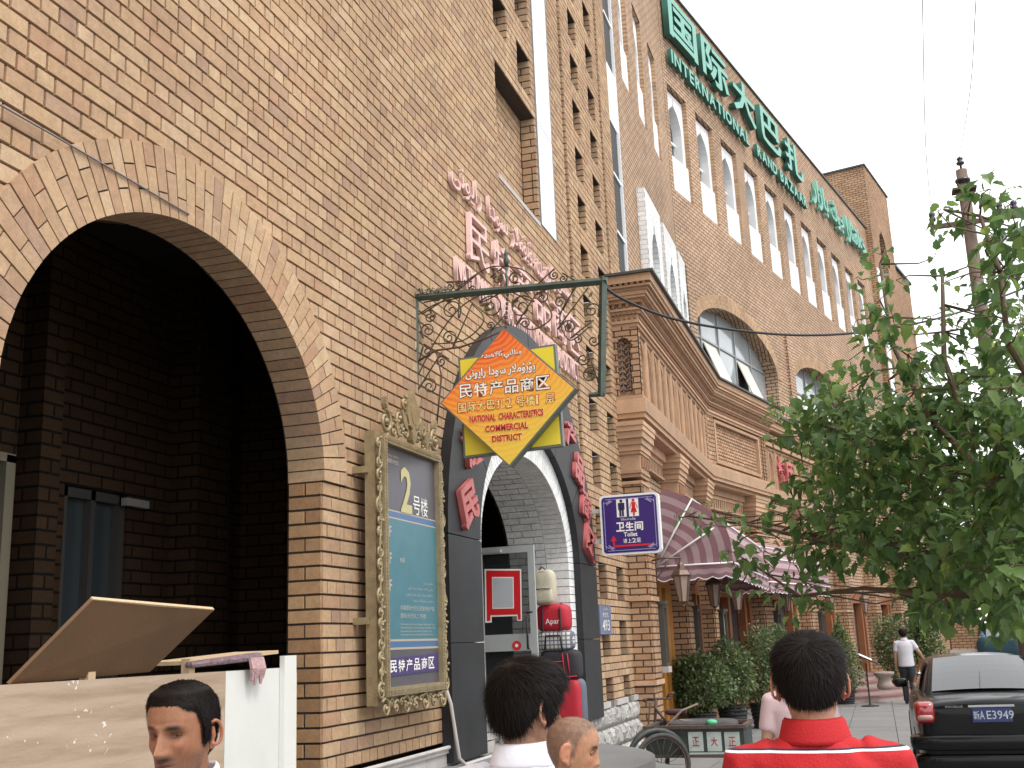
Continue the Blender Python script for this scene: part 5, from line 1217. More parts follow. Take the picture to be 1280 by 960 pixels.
def person(label, pos, H, yaw, hyaw=0, hpitch=0, hroll=0, tone=(.42,.25,.165), shirt=None, trousers=None, hl=HL_SHORT, stubble=0, vox=.0045, arms=None, legs=None,
           hair=dict(), collar=None, feat=1.0, headsc=1.0, near=True, shirt_name='shirt', sleeve=.55, loc_z=0, lean=0):
    t = thing('person', label, 'person', (pos[0], pos[1], loc_z)); k = H/1.72
    T0 = Matrix.Translation((pos[0], pos[1], loc_z)) @ Matrix.Rotation(yaw, 4, 'Z') @ Matrix.Scale(k, 4)
    Th = T0 @ Matrix.Translation((.015+lean, 0, 1.442)) @ Matrix.Rotation(hyaw, 4, 'Z') @ Matrix.Rotation(hpitch, 4, 'Y') @ Matrix.Rotation(hroll, 4, 'X') @ Matrix.Translation((.012, 0, .126))
    b = MB()
    rings(b, [(0, 0, .80, .07, .12), (0, 0, .88, .105, .155), (0, 0, .98, .10, .15), (0, 0, 1.10, .10, .14), (0, 0, 1.22, .11, .155), (0, 0, 1.32, .105, .165), (0, 0, 1.38, .085, .15), (0, 0, 1.42, .062, .09), (.0, 0, 1.45, .055, .06)], T=T0)
    b.tube([T0 @ Vector((-.005, 0, 1.38)), T0 @ Vector((.003+lean*.4, 0, 1.44)), Th @ Vector((-.016, 0, -.075)), Th @ Vector((-.01, 0, -.03))], [.064*k, .056*k, .054*k, .05*k], 16)
    head_geo(b, Th, feat, headsc, 72 if near else 40, 64 if near else 36)
    arms = arms or {}
    AR = {}
    for s, nm in ((1, 'L'), (-1, 'R')):
        sh = Vector((0, s*.172, 1.365)); el, wr, hd = arms.get(nm, (Vector((.01, s*.225, 1.09)), Vector((.07, s*.235, .86)), Vector((.1, s*.23, .78))))
        el, wr, hd = Vector(el), Vector(wr), Vector(hd); AR[nm] = (sh, el, wr, hd)
        b.tube([T0 @ q for q in (sh+Vector((0, -s*.05, .0)), sh, sh.lerp(el, .3), el, el.lerp(wr, .25), wr)], [q*k for q in (.055, .056, .048, .039, .041, .027)], 12)
        d = (hd-wr).normalized(); pl = d.cross(Vector((0, 0, 1))) if abs(d.z) < .8 else Vector((1, 0, 0)); pl = (pl-d*pl.dot(d)).normalized(); nn = d.cross(pl)
        b.tube([T0 @ q for q in (wr-d*.02, wr+d*.03, wr+d*.075)], [q*k for q in (.025, .034, .032)], 10, flat=.6)
        for j in range(4):
            o_ = pl*(-.027+.018*j); L = (.062, .074, .069, .052)[j]; b.tube([T0 @ q for q in (wr+d*.06+o_*.9, wr+d*(.08+L*.45)+o_+nn*.006, wr+d*(.08+L)+o_+nn*.024)], [q*k for q in (.0095, .0088, .007)], 7)
        b.tube([T0 @ q for q in (wr+d*.02-pl*.02, wr+d*.05-pl*.042+nn*.008, wr+d*.085-pl*.047+nn*.02)], [q*k for q in (.012, .0105, .008)], 7)
    lg = legs or {'L': (Vector((.0, .09, .47)), Vector((-.01, .095, .08))), 'R': (Vector((.0, -.09, .47)), Vector((-.01, -.095, .08)))}
    for s, nm in ((1, 'L'), (-1, 'R')):
        kn, an = Vector(lg[nm][0]), Vector(lg[nm][1]); hp = Vector((0, s*.085, .86))
        b.tube([T0 @ q for q in (hp, hp.lerp(kn, .5), kn, kn.lerp(an, .35), an)], [q*k for q in (.088, .075, .055, .054, .036)], 14)
        b.tube([T0 @ q for q in (an, an+Vector((.03, 0, -.045)), an+Vector((.14, 0, -.055)))], [q*k for q in (.036, .035, .026)], 10)
    Ti = Th.inverted()
    def paint(me):
        n = len(me.vertices); co = np.empty(n*3); me.vertices.foreach_get('co', co); co = co.reshape(-1, 3)
        A = np.array(Ti); L = (co @ A[:3, :3].T+A[:3, 3])/headsc
        col = np.ones((n, 4)); col[:, :3] = tone; x, y, z = L.T; ay = np.abs(y); r = np.linalg.norm(L, axis=1); hd_ = (r < .16)
        def mixc(w_, c): w2 = np.clip(w_, 0, 1)[:, None]; col[:, :3] = col[:, :3]*(1-w2)+np.array(c)*w2
        mixc(hd_*.35*np.exp(-((ay-.045)/.02)**2-((z+.03)/.02)**2)*(x > .03), (tone[0]*1.1, tone[1]*.7, tone[2]*.65)); mixc(hd_*.5*(ay > .070)*(np.abs(z) < .04), (tone[0]*1.1, tone[1]*.72, tone[2]*.68))
        if near:
            mixc(hd_*.75*np.exp(-(y/.020)**4-((z+.071)/.011)**4)*(x > .06), (tone[0]*.8, tone[1]*.45, tone[2]*.45))
            mixc(hd_*.9*np.exp(-(y/.021)**4-((z+.0705)/.0022)**2)*(x > .06), (.06, .02, .02))
            mixc(hd_*.92*np.exp(-((ay-.031)/.0175)**4-((z-.0225+(ay-.03)**2*3)/.0068)**4)*(x > .05), (.02, .014, .012))
            mixc(hd_*.7*np.exp(-((ay-.031)/.017)**4-((z-.002)/.013)**4)*(x > .05), (tone[0]*.33, tone[1]*.27, tone[2]*.26))  # eye sockets darkened: brow shade painted into the skin colour
            if stubble: mixc(hd_*stubble*((x > -.0)*np.clip((-.035-z)/.02, 0, 1)*(1-np.exp(-(y/.03)**4-((z+.02)/.02)**4))), (tone[0]*.38, tone[1]*.36, tone[2]*.38))
            if stubble: mixc(hd_*stubble*1.3*np.exp(-(y/.026)**4-((z+.056)/.007)**4)*(x > .05), (.05, .035, .03))
        az = np.abs(np.degrees(np.arctan2(y, x))); mixc(hd_*np.clip((z-np.interp(az, HLA, hl)+.004)/(.008 if hair.get('dark', 1) else .022), 0, 1)*(ay < .083)*.97, (.015, .011, .01) if hair.get('dark', 1) else (tone[0]*.52, tone[1]*.56, tone[2]*.62))
        a = me.color_attributes.new('Col', 'FLOAT_COLOR', 'POINT'); a.data.foreach_set('color', col.ravel())
    bo = remesh(b, 'body', skin, t, vox*k if near else vox, 2, .5, paint)
    hk = {q: v for q, v in hair.items() if q != 'dark'}; hair_geo('hair', Th, hl, hair_m if hair.get('dark', 1) else hair_b, t, sc=headsc, **hk)
    if near and feat:
        for s in (-1, 1):
            ce = Vector((head_pt(math.atan2(s*.031, .07), .001, feat).x+.0012, s*.031, .001)); q_ = [Th @ ((ce+Vector(v))*headsc) for v in ((0, 0, 0),)]
            R3 = Th.to_3x3(); e = MB(); n_ = 14; b_ = len(e.v)
            for i_ in range(9):
                ph = -pi/2+pi*i_/8
                for k_ in range(n_):
                    a_ = 2*pi*k_/n_; v = Vector((.0045*math.cos(ph)*math.cos(a_), .0125*math.cos(ph)*math.sin(a_), .0042*math.sin(ph))); v.x -= abs(v.y)*.35; e.v.append(tuple(Th @ ((ce+v)*headsc)))
            for i_ in range(8):
                for k_ in range(n_): e.f.append((i_*n_+k_, i_*n_+(k_+1) % n_, (i_+1)*n_+(k_+1) % n_, (i_+1)*n_+k_)); e.mi.append(0)
            eo = e.obj('eye', mat_eye, t, smooth=True)
            ib = MB(); ib.ball(tuple(Th @ ((ce+Vector((.0016, -.001, 0)))*headsc)), .0042*headsc*k, .0048*headsc*k, .0040*headsc*k, 8); ib.obj('iris', mat_iris, eo, smooth=True)
            for z_, w_, mt_ in ((.0046, .0022, 'l'), (-.0046, .0016, 's'), (.0040, .0009, 'd')):
                l = MB(); l.tube([Th @ ((ce+Vector((.0042-abs(q)**2*.0062+(.001 if mt_ == 'd' else 0), q*.0145, z_*(1-.75*q*q))))*headsc) for q in (-1, -.7, -.35, 0, .35, .7, 1)], [w_*headsc*.4]+[w_*headsc]*5+[w_*headsc*.4], 8)
                l.obj('eyelash' if mt_ == 'd' else 'eyelid', M['black'] if mt_ == 'd' else mat_lid[tone], t, smooth=True)
    if shirt:
        g = MB()
        rings(g, [(0, 0, .83, .135, .18), (0, 0, .95, .13, .175), (0, 0, 1.08, .125, .168), (0, 0, 1.2, .13, .18), (0, 0, 1.31, .125, .19), (0, 0, 1.375, .105, .18), (0, 0, 1.415, .085, .125), (.0, 0, 1.44, .070, .078)], T=T0, n=28)
        for nm in 'LR':
            sh, el, wr, hd = AR[nm]; s = 1 if nm == 'L' else -1; e = sh.lerp(el, sleeve/.55*.8) if sleeve <= .7 else el
            pts = [sh+Vector((0, -s*.06, .01)), sh+Vector((0, 0, .005)), sh.lerp(el, .35), sh.lerp(el, min(1, sleeve*1.25))]; rr_ = [.066, .07, .066, .064]
            if sleeve > .9: pts += [el.lerp(wr, .5), wr]; rr_ = [.066, .07, .06, .052, .046, .038]
            g.tube([T0 @ q for q in pts], [q*k for q in rr_], 14)
        def rumple(me):
            n = len(me.vertices); co = np.empty(n*3); me.vertices.foreach_get('co', co); co = co.reshape(-1, 3)
            for i in range(n):
                v = Vector(co[i]); co[i] += np.array(noise.noise_vector(v*8))*.009+np.array(noise.noise_vector(Vector((v.x*22+v.z*14, v.y*24, v.z*10))))*.006
            me.vertices.foreach_set('co', co.ravel())
        so = remesh(g, shirt_name, shirt, t, .008 if near else .014, 6, .6, rumple if near else None)
        if collar:
            c = MB(); n = 40
            prof = [(.0, .066, 1.432), (.0, .066, 1.480), (.002, .069, 1.488), (.006, .076, 1.480), (.012, .088, 1.438), (.014, .091, 1.428), (.012, .086, 1.427)]
            for i, (xo, r_, z) in enumerate(prof):
                for q in range(n):
                    a = pi*.06+(2*pi-pi*.12)*q/(n-1); fr = math.cos(a); c.v.append(tuple(T0 @ Vector((r_*.96*fr+.004, r_*math.sin(a)*1.02, z-.028*max(0, fr)-(.006 if fr > 0 else -.004*fr)))))
            for i in range(len(prof)-1):
                for q in range(n-1): c.f.append((i*n+q, i*n+q+1, (i+1)*n+q+1, (i+1)*n+q)); c.mi.append(0)
            c.obj('collar', collar, so, smooth=True)
    if trousers:
        g = MB(); rings(g, [(0, 0, .80, .08, .13), (0, 0, .86, .12, .17), (0, 0, .95, .118, .165), (0, 0, 1.0, .112, .158)], T=T0)
        for s, nm in ((1, 'L'), (-1, 'R')):
            kn, an = Vector(lg[nm][0]), Vector(lg[nm][1]); hp = Vector((0, s*.085, .86)); g.tube([T0 @ q for q in (hp, hp.lerp(kn, .5), kn, kn.lerp(an, .5), an+Vector((0, 0, -.02)))], [q*k for q in (.100, .090, .074, .068, .064)], 14)
        remesh(g, 'trousers', trousers, t, .012, 4)
        for nm in 'LR':
            an = Vector(lg[nm][1]); g = MB(); g.tube([T0 @ q for q in (an+Vector((-.05, 0, -.05)), an+Vector((.0, 0, -.035)), an+Vector((.1, 0, -.05)), an+Vector((.19, 0, -.06)))], [q*k for q in (.034, .046, .04, .024)], 12); g.obj('shoe', M['black'], t, smooth=True)
    return t, T0, Th
mat_eye = mat('eye_white', (.30,.26,.24), .15); mat_iris = mat('dark_iris', (.02,.012,.008), .08)
class LidD(dict):
    def __missing__(s, k): s[k] = mat('eyelid_skin', (k[0]*.62, k[1]*.55, k[2]*.52), .5); return s[k]
mat_lid = LidD()
cot_w = mat('white_cotton', (.74,.74,.80), .85, nscale=7, namt=.03, bump=.25, bscale=35); cot_w2 = mat('white_shirt_cloth', (.70,.70,.76), .85, nscale=7, namt=.03, bump=.25, bscale=35)
dkt = mat('dark_trousers', (.02,.02,.025), .8, nscale=8, namt=.2)
def stripes(t, b):
    g = t.nodes.new("ShaderNodeNewGeometry"); s = t.nodes.new("ShaderNodeSeparateXYZ"); t.links.new(g.outputs[0], s.inputs[0])
    m1 = t.nodes.new("ShaderNodeMath"); m1.operation = 'MULTIPLY_ADD'; m1.inputs[1].default_value = -1/.105; m1.inputs[2].default_value = 1.392/.105+.04; t.links.new(s.outputs[2], m1.inputs[0])
    f = t.nodes.new("ShaderNodeMath"); f.operation = 'FRACT'; t.links.new(m1.outputs[0], f.inputs[0])
    gt = t.nodes.new("ShaderNodeMath"); gt.operation = 'LESS_THAN'; gt.inputs[1].default_value = 1.415; t.links.new(s.outputs[2], gt.inputs[0])
    r = t.nodes.new("ShaderNodeValToRGB"); r.color_ramp.interpolation = 'CONSTANT'; e = r.color_ramp.elements; R_ = (.42,.006,.010, 1)
    for k, (p, c) in enumerate(((0, R_), (.04, (.02,.02,.05, 1)), (.08, (.75,.75,.78, 1)), (.135, R_), (.62, (.02,.02,.05, 1)), (.68, R_))):
        if k < 2: e[k].position = p; e[k].color = c
        else: q = e.new(p); q.color = c
    t.links.new(f.outputs[0], r.inputs[0]); mxx = t.nodes.new("ShaderNodeMix"); mxx.data_type = 'RGBA'; t.links.new(gt.outputs[0], mxx.inputs[0]); mxx.inputs[6].default_value = R_; t.links.new(r.outputs[0], mxx.inputs[7]); t.links.new(mxx.outputs[2], b.inputs['Base Color'])
polo = mat('red_striped_polo', (.5,.01,.015), .8, extra=stripes, bump=.3, bscale=150); redc = mat('red_collar', (.42,.006,.010), .8, bump=.3, bscale=200)
# left man: three-quarter face
LM = dict(tone=(.33,.15,.082))
pL = atd(236, 900, 2.93)
person('short haired frowning man in a white shirt in front of the plywood hoarding', (pL.x, pL.y), 1.638, math.radians(205), hyaw=math.radians(-25), hpitch=math.radians(6), shirt=cot_w2, trousers=dkt, collar=cot_w2, stubble=.6, vox=.0032, feat=1.35,
       hair=dict(thick=.008, count=26000, ln=(.006, .012), seed=3, lift=.5, wid=.0006), tone=LM['tone'])
pC = atd(651, 870, 2.92)
person('man in a white shirt seen from behind, black hair, carrying a baby', (pC.x, pC.y), 1.65, math.radians(-8), hyaw=math.radians(-30), hpitch=math.radians(2), shirt=cot_w, trousers=dkt, collar=cot_w, hl=HL_BACK, tone=(.42,.235,.15),
       hair=dict(thick=.014, count=20000, ln=(.03, .055), seed=5, lift=.14, wid=.0007), arms={'R': ((.05, -.24, 1.10), (.26, -.20, 1.10), (.34, -.12, 1.12))})
pR = atd(1012, 850, 2.95)
person('man in a red polo shirt with navy and white stripes seen from behind', (pR.x, pR.y), 1.69, math.radians(4), hyaw=math.radians(0), hpitch=math.radians(3), shirt=polo, trousers=dkt, collar=redc, hl=HL_BACK, tone=(.50,.25,.16),
       hair=dict(thick=.011, count=20000, ln=(.022, .042), seed=6, lift=.14, crown=(-.075, .005, .085), wid=.0006))
# baby on the arm
pB = atd(703, 930, 2.74); hb = .62
person('shaven headed baby carried on the man\'s arm, face turned right', (pB.x, pB.y), .92, math.radians(-62), hyaw=math.radians(-20), hpitch=math.radians(9), tone=(.46,.24,.14), shirt=mat('dark_baby_top', (.03,.02,.04), .8), loc_z=pB.z-.92/1.72*1.60+.005,
       vox=.0065, headsc=1.22, feat=.75, hl=HL_SHORT, sleeve=.95, hair=dict(dark=0, thick=.0015, count=4500, ln=(.002, .005), seed=8, lift=.6, wid=.0004),
       legs={'L': ((.20, .12, .86), (.30, .14, .6)), 'R': ((.20, -.12, .86), (.30, -.14, .6))}, arms={'L': ((.12, .24, 1.14), (.28, .18, 1.2), (.34, .12, 1.24)), 'R': ((.1, -.24, 1.14), (.24, -.2, 1.0), (.3, -.16, .95))})
pW = onZ(1139, 880, 0)
wsh = mat('pale_grey_shirt', (.52,.50,.54), .85)
person('man in a pale shirt and black trousers walking away past the curved steps', (pW.x, pW.y), 1.72, math.radians(2), shirt=wsh, trousers=dkt, near=False, vox=.010, hl=HL_BACK, collar=wsh, hair=dict(thick=.018, count=1500, ln=(.02, .03), seed=9, wid=.002),
       arms={'R': ((.0, -.30, 1.16), (.10, -.38, 1.02), (.16, -.42, .98))}, legs={'L': ((.12, .08, .47), (.05, .08, .09)), 'R': ((.02, -.09, .46), (-.22, -.09, .12))})
pG = atd(998, 880, 7.2)
person('woman in a pale pink blouse mostly hidden behind the man in red', (pG.x, pG.y), 1.60, math.radians(10), shirt=mat('pink_blouse', (.62,.46,.47), .85), trousers=dkt, near=False, vox=.010, tone=(.50,.30,.21), hl=HL_BACK, hair=dict(thick=.015, count=1500, ln=(.02, .03), seed=10, wid=.002))
# ============================================================ PLYWOOD HOARDING
hd_t = thing('plywood_hoarding', 'scuffed plywood hoarding closing the foot of the big brick arch', 'hoarding', (4.7, 3.45, 0))
def scuff(t, b):
    g = t.nodes.new("ShaderNodeNewGeometry"); mp = t.nodes.new("ShaderNodeMapping"); mp.inputs['Scale'].default_value = (.55, 1, 6.5); t.links.new(g.outputs[0], mp.inputs[0])
    n = t.nodes.new("ShaderNodeTexNoise"); n.inputs['Scale'].default_value = 2.1; n.inputs['Detail'].default_value = 7; n.inputs['Roughness'].default_value = .6; n.inputs['Distortion'].default_value = .15; t.links.new(mp.outputs[0], n.inputs[0])
    c = ramp(t, [(.3, (.29,.20,.135)), (.5, (.42,.31,.22)), (.7, (.46,.36,.27))], n.outputs[0])
    n2 = t.nodes.new("ShaderNodeTexNoise"); n2.inputs['Scale'].default_value = 26; n2.inputs['Detail'].default_value = 3; t.links.new(g.outputs[0], n2.inputs[0])
    n3 = t.nodes.new("ShaderNodeTexNoise"); n3.inputs['Scale'].default_value = 3.1; n3.inputs['Detail'].default_value = 1; t.links.new(g.outputs[0], n3.inputs[0])
    def gate(o, v): q = t.nodes.new("ShaderNodeMath"); q.operation = 'GREATER_THAN'; q.inputs[1].default_value = v; t.links.new(o, q.inputs[0]); return q.outputs[0]
    mm = t.nodes.new("ShaderNodeMath"); mm.operation = 'MULTIPLY'; t.links.new(gate(n2.outputs[0], .66), mm.inputs[0]); t.links.new(gate(n3.outputs[0], .55), mm.inputs[1])
    mx_ = t.nodes.new("ShaderNodeMix"); mx_.data_type = 'RGBA'; t.links.new(mm.outputs[0], mx_.inputs[0]); t.links.new(c, mx_.inputs[6]); mx_.inputs[7].default_value = (.70,.66,.60, 1); t.links.new(mx_.outputs[2], b.inputs['Base Color'])
m = MB(); m.box(2.9, 5.50, 3.44, 3.465, 0, 1.585); m.obj('plywood_board', mat('scuffed_plywood', (.45,.34,.25), .6, extra=scuff, bump=.15), hd_t)
m = MB(); m.box(5.505, 6.10, 3.44, 3.462, 0, 1.585); m.obj('white_board', mat('white_board', (.66,.66,.62), .5, nscale=2.5, namt=.08), hd_t)
m = MB(); m.box(6.09, 6.235, 3.405, 3.438, 0, 1.655); m.obj('white_batten', mat('white_batten', (.70,.70,.66), .5, nscale=2, namt=.05), hd_t)
m = MB(); m.box(6.2, 6.36, 3.47, 3.49, 0, 1.55); m.obj('timber_batten', M['plyedge'], hd_t)
m = MB()
for x in (3.25, 4.4, 5.2): m.box(x, x+.05, 3.47, 3.52, 0, 1.66)
m.obj('support_post', M['plyedge'], hd_t, kind='stuff')
pt_ = thing('plywood_sheet', 'tilted brown plywood sheet lying across the top of the hoarding', 'plywood sheet', (4.5, 3.5, 1.59))
c4 = [onY(8, 853, 3.50), onY(184, 838, 3.50), onY(264, 761, 3.33), onY(112, 748, 3.33)]
nv = (c4[1]-c4[0]).cross(c4[3]-c4[0]).normalized()*.018
m = MB(); m.hexa([tuple(p) for p in c4]+[tuple(p+nv) for p in c4]); m.obj('sheet', M['plywood'], pt_)
m = MB(); e0, e1 = c4[3], c4[2]; m.tube([e0+nv*.5, e0.lerp(e1, .5)+nv*.6, e1+nv*.5], .012, 4); m.obj('raw_edge', M['plyedge'], pt_)
sc_ = thing('wrapped_plank', 'short plank wrapped in torn pink and grey plastic on top of the hoarding', 'plank', (5.6, 3.5, 1.6))
a, b_ = onY(236, 831, 3.48), onY(348, 817, 3.42)
m = MB(); d = (b_-a); m.hexa([tuple(a+Vector(q)) for q in ((0, 0, 0), tuple(d), tuple(d+Vector((0, .3, 0))), (0, .3, 0), (0, 0, .02), tuple(d+Vector((0, 0, .02))), tuple(d+Vector((0, .3, .02))), (0, .3, .02))]); m.obj('plank', M['plyedge'], sc_)
m = MB()
for i in range(26):
    f = i/26; c = a.lerp(b_, f*.72+.02)+Vector((0, -.01, .0)); softbox(m, c, (.04+.01*math.sin(i*2), .03, .018+.006*math.sin(i*3.1)), .6, n=3)
m.obj('torn_wrapping', mat('purple_plastic', (.20,.13,.15), .3, nscale=25, namt=.4, bump=.8, bscale=40), sc_)
m = MB(); q0 = onY(318, 829, 3.40)
for i in range(7):
    x = q0.x+.02*i-.04; pts = [(x, q0.y, q0.z+.03), (x+.008*math.sin(i), q0.y-.015, q0.z-.03), (x+.01*math.sin(i*2), q0.y-.01, q0.z-.10-.02*math.sin(i*1.7))]; m.tube(pts, [.014, .018, .008], 6)
m.obj('hanging_rag', mat('pink_rag', (.42,.27,.27), .7, nscale=30, namt=.3, bump=.8), sc_)
# ============================================================ GLASS DOOR LEAF
dr = thing('glass_door', 'open aluminium and glass door leaf with a red and white poster in the arched entrance', 'door', (12.5, 4.1, .7))
XD = 12.5; Yl, Yr = 4.46, 3.74; fd_ = lambda u, n, z: Vector((XD-n, Yl-u, z)); WD = Yl-Yr
m = MB()
for u0, u1, z0, z1 in ((0, .075, .72, 2.80), (WD-.075, WD, .72, 2.80), (.075, WD-.075, 2.72, 2.80), (.075, WD-.075, 1.60, 1.79), (.075, WD-.075, .72, .95)): m.fbox(fd_, u0, u1, -.045, 0, z0, z1)
m.obj('door_frame', M['alu'], dr)
gd = mat('door_glass', (.03,.035,.035), .03, spec=1, alpha=.45)
for z0, z1 in ((1.79, 2.72), (.95, 1.60)): m = MB(); m.fbox(fd_, .075, WD-.075, -.03, -.02, z0, z1); m.obj('pane', gd, dr)
m = MB(); m.tube([fd_(WD-.10, .01, 1.98), fd_(WD-.10, .05, 1.98), fd_(WD-.10, .05, 1.62), fd_(WD-.10, .01, 1.62)], .013, 8); m.tube([fd_(WD-.11, .01, 2.02), fd_(WD-.03, .045, 2.03)], .01, 6); m.obj('handle', M['black'], dr, smooth=True)
m = MB(); m.fbox(fd_, -.02, WD*.45, -.0, .03, 2.735, 2.77); m.obj('door_closer', M['alu'], dr)
def dq(x, y): q = onX(x, y, XD-.03); return (Yl-q.y, q.z)
def dpoly(name, pts, n, m): return poly_obj(name, [fd_(u, n, z) for u, z in [dq(*p) for p in pts]], m, dr)
po_w = dpoly('poster', [(604, 711), (650, 711), (651, 776), (645, 776), (644.5, 770), (613, 771), (613, 778), (605, 778.5)], -.017, M['white_ink'])
dpoly('poster_print', [(606, 713), (648.5, 713), (649.5, 774.5), (646, 774.5), (645.5, 768), (611.5, 769), (611.5, 776), (607, 776.5)], -.015, mat('poster_red', (.60,.015,.02), .4))
dpoly('poster_centre', [(613.5, 721), (640.5, 721), (641, 760.5), (614, 761)], -.013, M['white_ink']); dpoly('poster_blank', [(614.5, 722.5), (639.5, 722.5), (640, 759), (615, 759.5)], -.011, mat('poster_grey', (.45,.47,.50), .4))
u_, z_2 = dq(645, 807); m = MB(); m.prism([(u_+.055*math.cos(2*pi*k/20), z_2+.055*math.sin(2*pi*k/20)) for k in range(20)], fd_, .001, .004); m.prism([(u_+.02*math.cos(2*pi*k/8), z_2+.02*math.sin(2*pi*k/8)) for k in range(8)], fd_, .001, .006, 1)
m.obj('round_sticker', [mat('sticker_red', (.60,.03,.03), .4), M['white_ink']], dr)
# ============================================================ LUGGAGE STACK
XL = 13.05
def bag(name, label, x0, x1, y0, y1, dx, m, r=.35, cat='bag'):
    a, b = onX(x0, y0, XL), onX(x1, y1, XL); c = ((XL+dx/2), (a.y+b.y)/2, (a.z+b.z)/2)
    t = thing(name, label, cat, (c[0], c[1], b.z), group='luggage stacked by the door'); mb = MB(); softbox(mb, c, (dx/2, abs(a.y-b.y)/2, abs(a.z-b.z)/2), r, n=8); mb.obj('shell', m, t, smooth=True)
    return t, c, abs(a.y-b.y)/2, abs(a.z-b.z)/2
cream = mat('cream_fabric', (.50,.46,.35), .8, nscale=20, namt=.15, bump=.5); redf = mat('red_fabric', (.45,.012,.03), .6, nscale=14, namt=.12, bump=.4); blk = mat('black_fabric', (.022,.018,.024), .75, nscale=14, namt=.2, bump=.4)
t, c, hy, hz = bag('rucksack', 'cream rucksack on the very top of the luggage stack', 664, 693, 712, 757, .22, cream, .55)
m = MB(); softbox(m, (c[0]-.11, c[1], c[2]-hz*.45), (.05, hy*.85, hz*.42), .5); m.obj('front_pocket', cream, t, smooth=True)
m = MB(); m.tube([(c[0]-.15, c[1]-hy*.8, c[2]-hz*.1), (c[0]-.165, c[1], c[2]-hz*.07), (c[0]-.15, c[1]+hy*.8, c[2]-hz*.1)], .006, 5); m.tube([(c[0]-.1, c[1]-hy*.3, c[2]+hz*.95), (c[0]-.1, c[1], c[2]+hz*1.12), (c[0]-.1, c[1]+hy*.3, c[2]+hz*.95)], .008, 6); m.obj('strap', M['black'], t, smooth=True)
t, c, hy, hz = bag('duffel_bag', 'red duffel bag with white script below the cream rucksack', 668, 710, 756, 789, .30, redf, .45)
m = MB()
for s in (-.55, .55): m.tube([(c[0]-.152, c[1]+hy*s, c[2]-hz*.9), (c[0]-.156, c[1]+hy*s, c[2]+hz*.6), (c[0]-.06, c[1]+hy*s, c[2]+hz*1.02)], .012, 5)
m.obj('strap', blk, t)
textobj('script_print', 'Aφan'.replace('φ', 'p'), (hy*.9, hz*.5), (c[0]-.160, c[1]+hy*.35, c[2]-hz*.55), UY, V_Z, 0, M['white_ink'], t)
def plaid(tt_, b):
    g = tt_.nodes.new("ShaderNodeNewGeometry"); c_ = tt_.nodes.new("ShaderNodeTexBrick"); s = tt_.nodes.new("ShaderNodeSeparateXYZ"); k = tt_.nodes.new("ShaderNodeCombineXYZ"); tt_.links.new(g.outputs[0], s.inputs[0]); tt_.links.new(s.outputs[1], k.inputs[0]); tt_.links.new(s.outputs[2], k.inputs[1])
    c_.offset = 0; c_.inputs['Scale'].default_value = 1; c_.inputs['Brick Width'].default_value = .05; c_.inputs['Row Height'].default_value = .05; c_.inputs['Mortar Size'].default_value = .008
    c_.inputs['Color1'].default_value = (.60,.58,.52, 1); c_.inputs['Color2'].default_value = (.52,.50,.46, 1); c_.inputs['Mortar'].default_value = (.12,.13,.18, 1); tt_.links.new(k.outputs[0], c_.inputs['Vector']); tt_.links.new(c_.outputs[0], b.inputs['Base Color'])
t, c, hy, hz = bag('plaid_bag', 'grey and cream plaid holdall in the middle of the stack', 669, 714, 789, 813, .30, mat('plaid_cloth', (.6, .6, .5), .8, extra=plaid), .4)
m = MB(); m.tube([(c[0]-.15, c[1]+hy*.5, c[2]-hz*.9), (c[0]-.155, c[1]+hy*.4, c[2]+hz*.5), (c[0]-.15, c[1]-hy*.4, c[2]+hz*.5), (c[0]-.15, c[1]-hy*.5, c[2]-hz*.9)], .01, 6); m.obj('strap', M['black'], t, smooth=True)
t, c, hy, hz = bag('travel_bag', 'black travel bag with red piping under the plaid holdall', 672, 723, 813, 851, .34, blk, .4)
m = MB()
for s in (-.35, -.6): m.tube([(c[0]-.172, c[1]+hy*s, c[2]-hz*.85), (c[0]-.174, c[1]+hy*(s+.1), c[2]+hz*.75)], .007, 5)
m.tube([(c[0]-.172, c[1]+hy*.9, c[2]+hz*.2), (c[0]-.176, c[1]-hy*.3, c[2]+hz*.25)], .006, 5); m.tube([(c[0]-.172, c[1]+hy*.95, c[2]-hz*.7), (c[0]-.176, c[1], c[2]-hz*.75), (c[0]-.172, c[1]-hy*.95, c[2]-hz*.7)], .006, 5); m.obj('red_piping', redf, t, smooth=True)
t, c, hy, hz = bag('suitcase', 'large upright red suitcase at the bottom of the luggage stack', 676, 726, 850, 915, .30, redf, .3, 'suitcase')
m = MB(); softbox(m, (c[0]+.06, c[1]-.03, c[2]), (.11, hy*1.0, hz*1.01), .3, n=8); m.obj('grey_side', mat('grey_fabric', (.12,.13,.17), .7), t, smooth=True)
m = MB(); m.ball((c[0]-.155, c[1]+hy*.3, c[2]+hz*.55), .01, .07, .05); m.obj('badge', mat('grey_badge', (.2,.2,.22), .5), t, smooth=True)
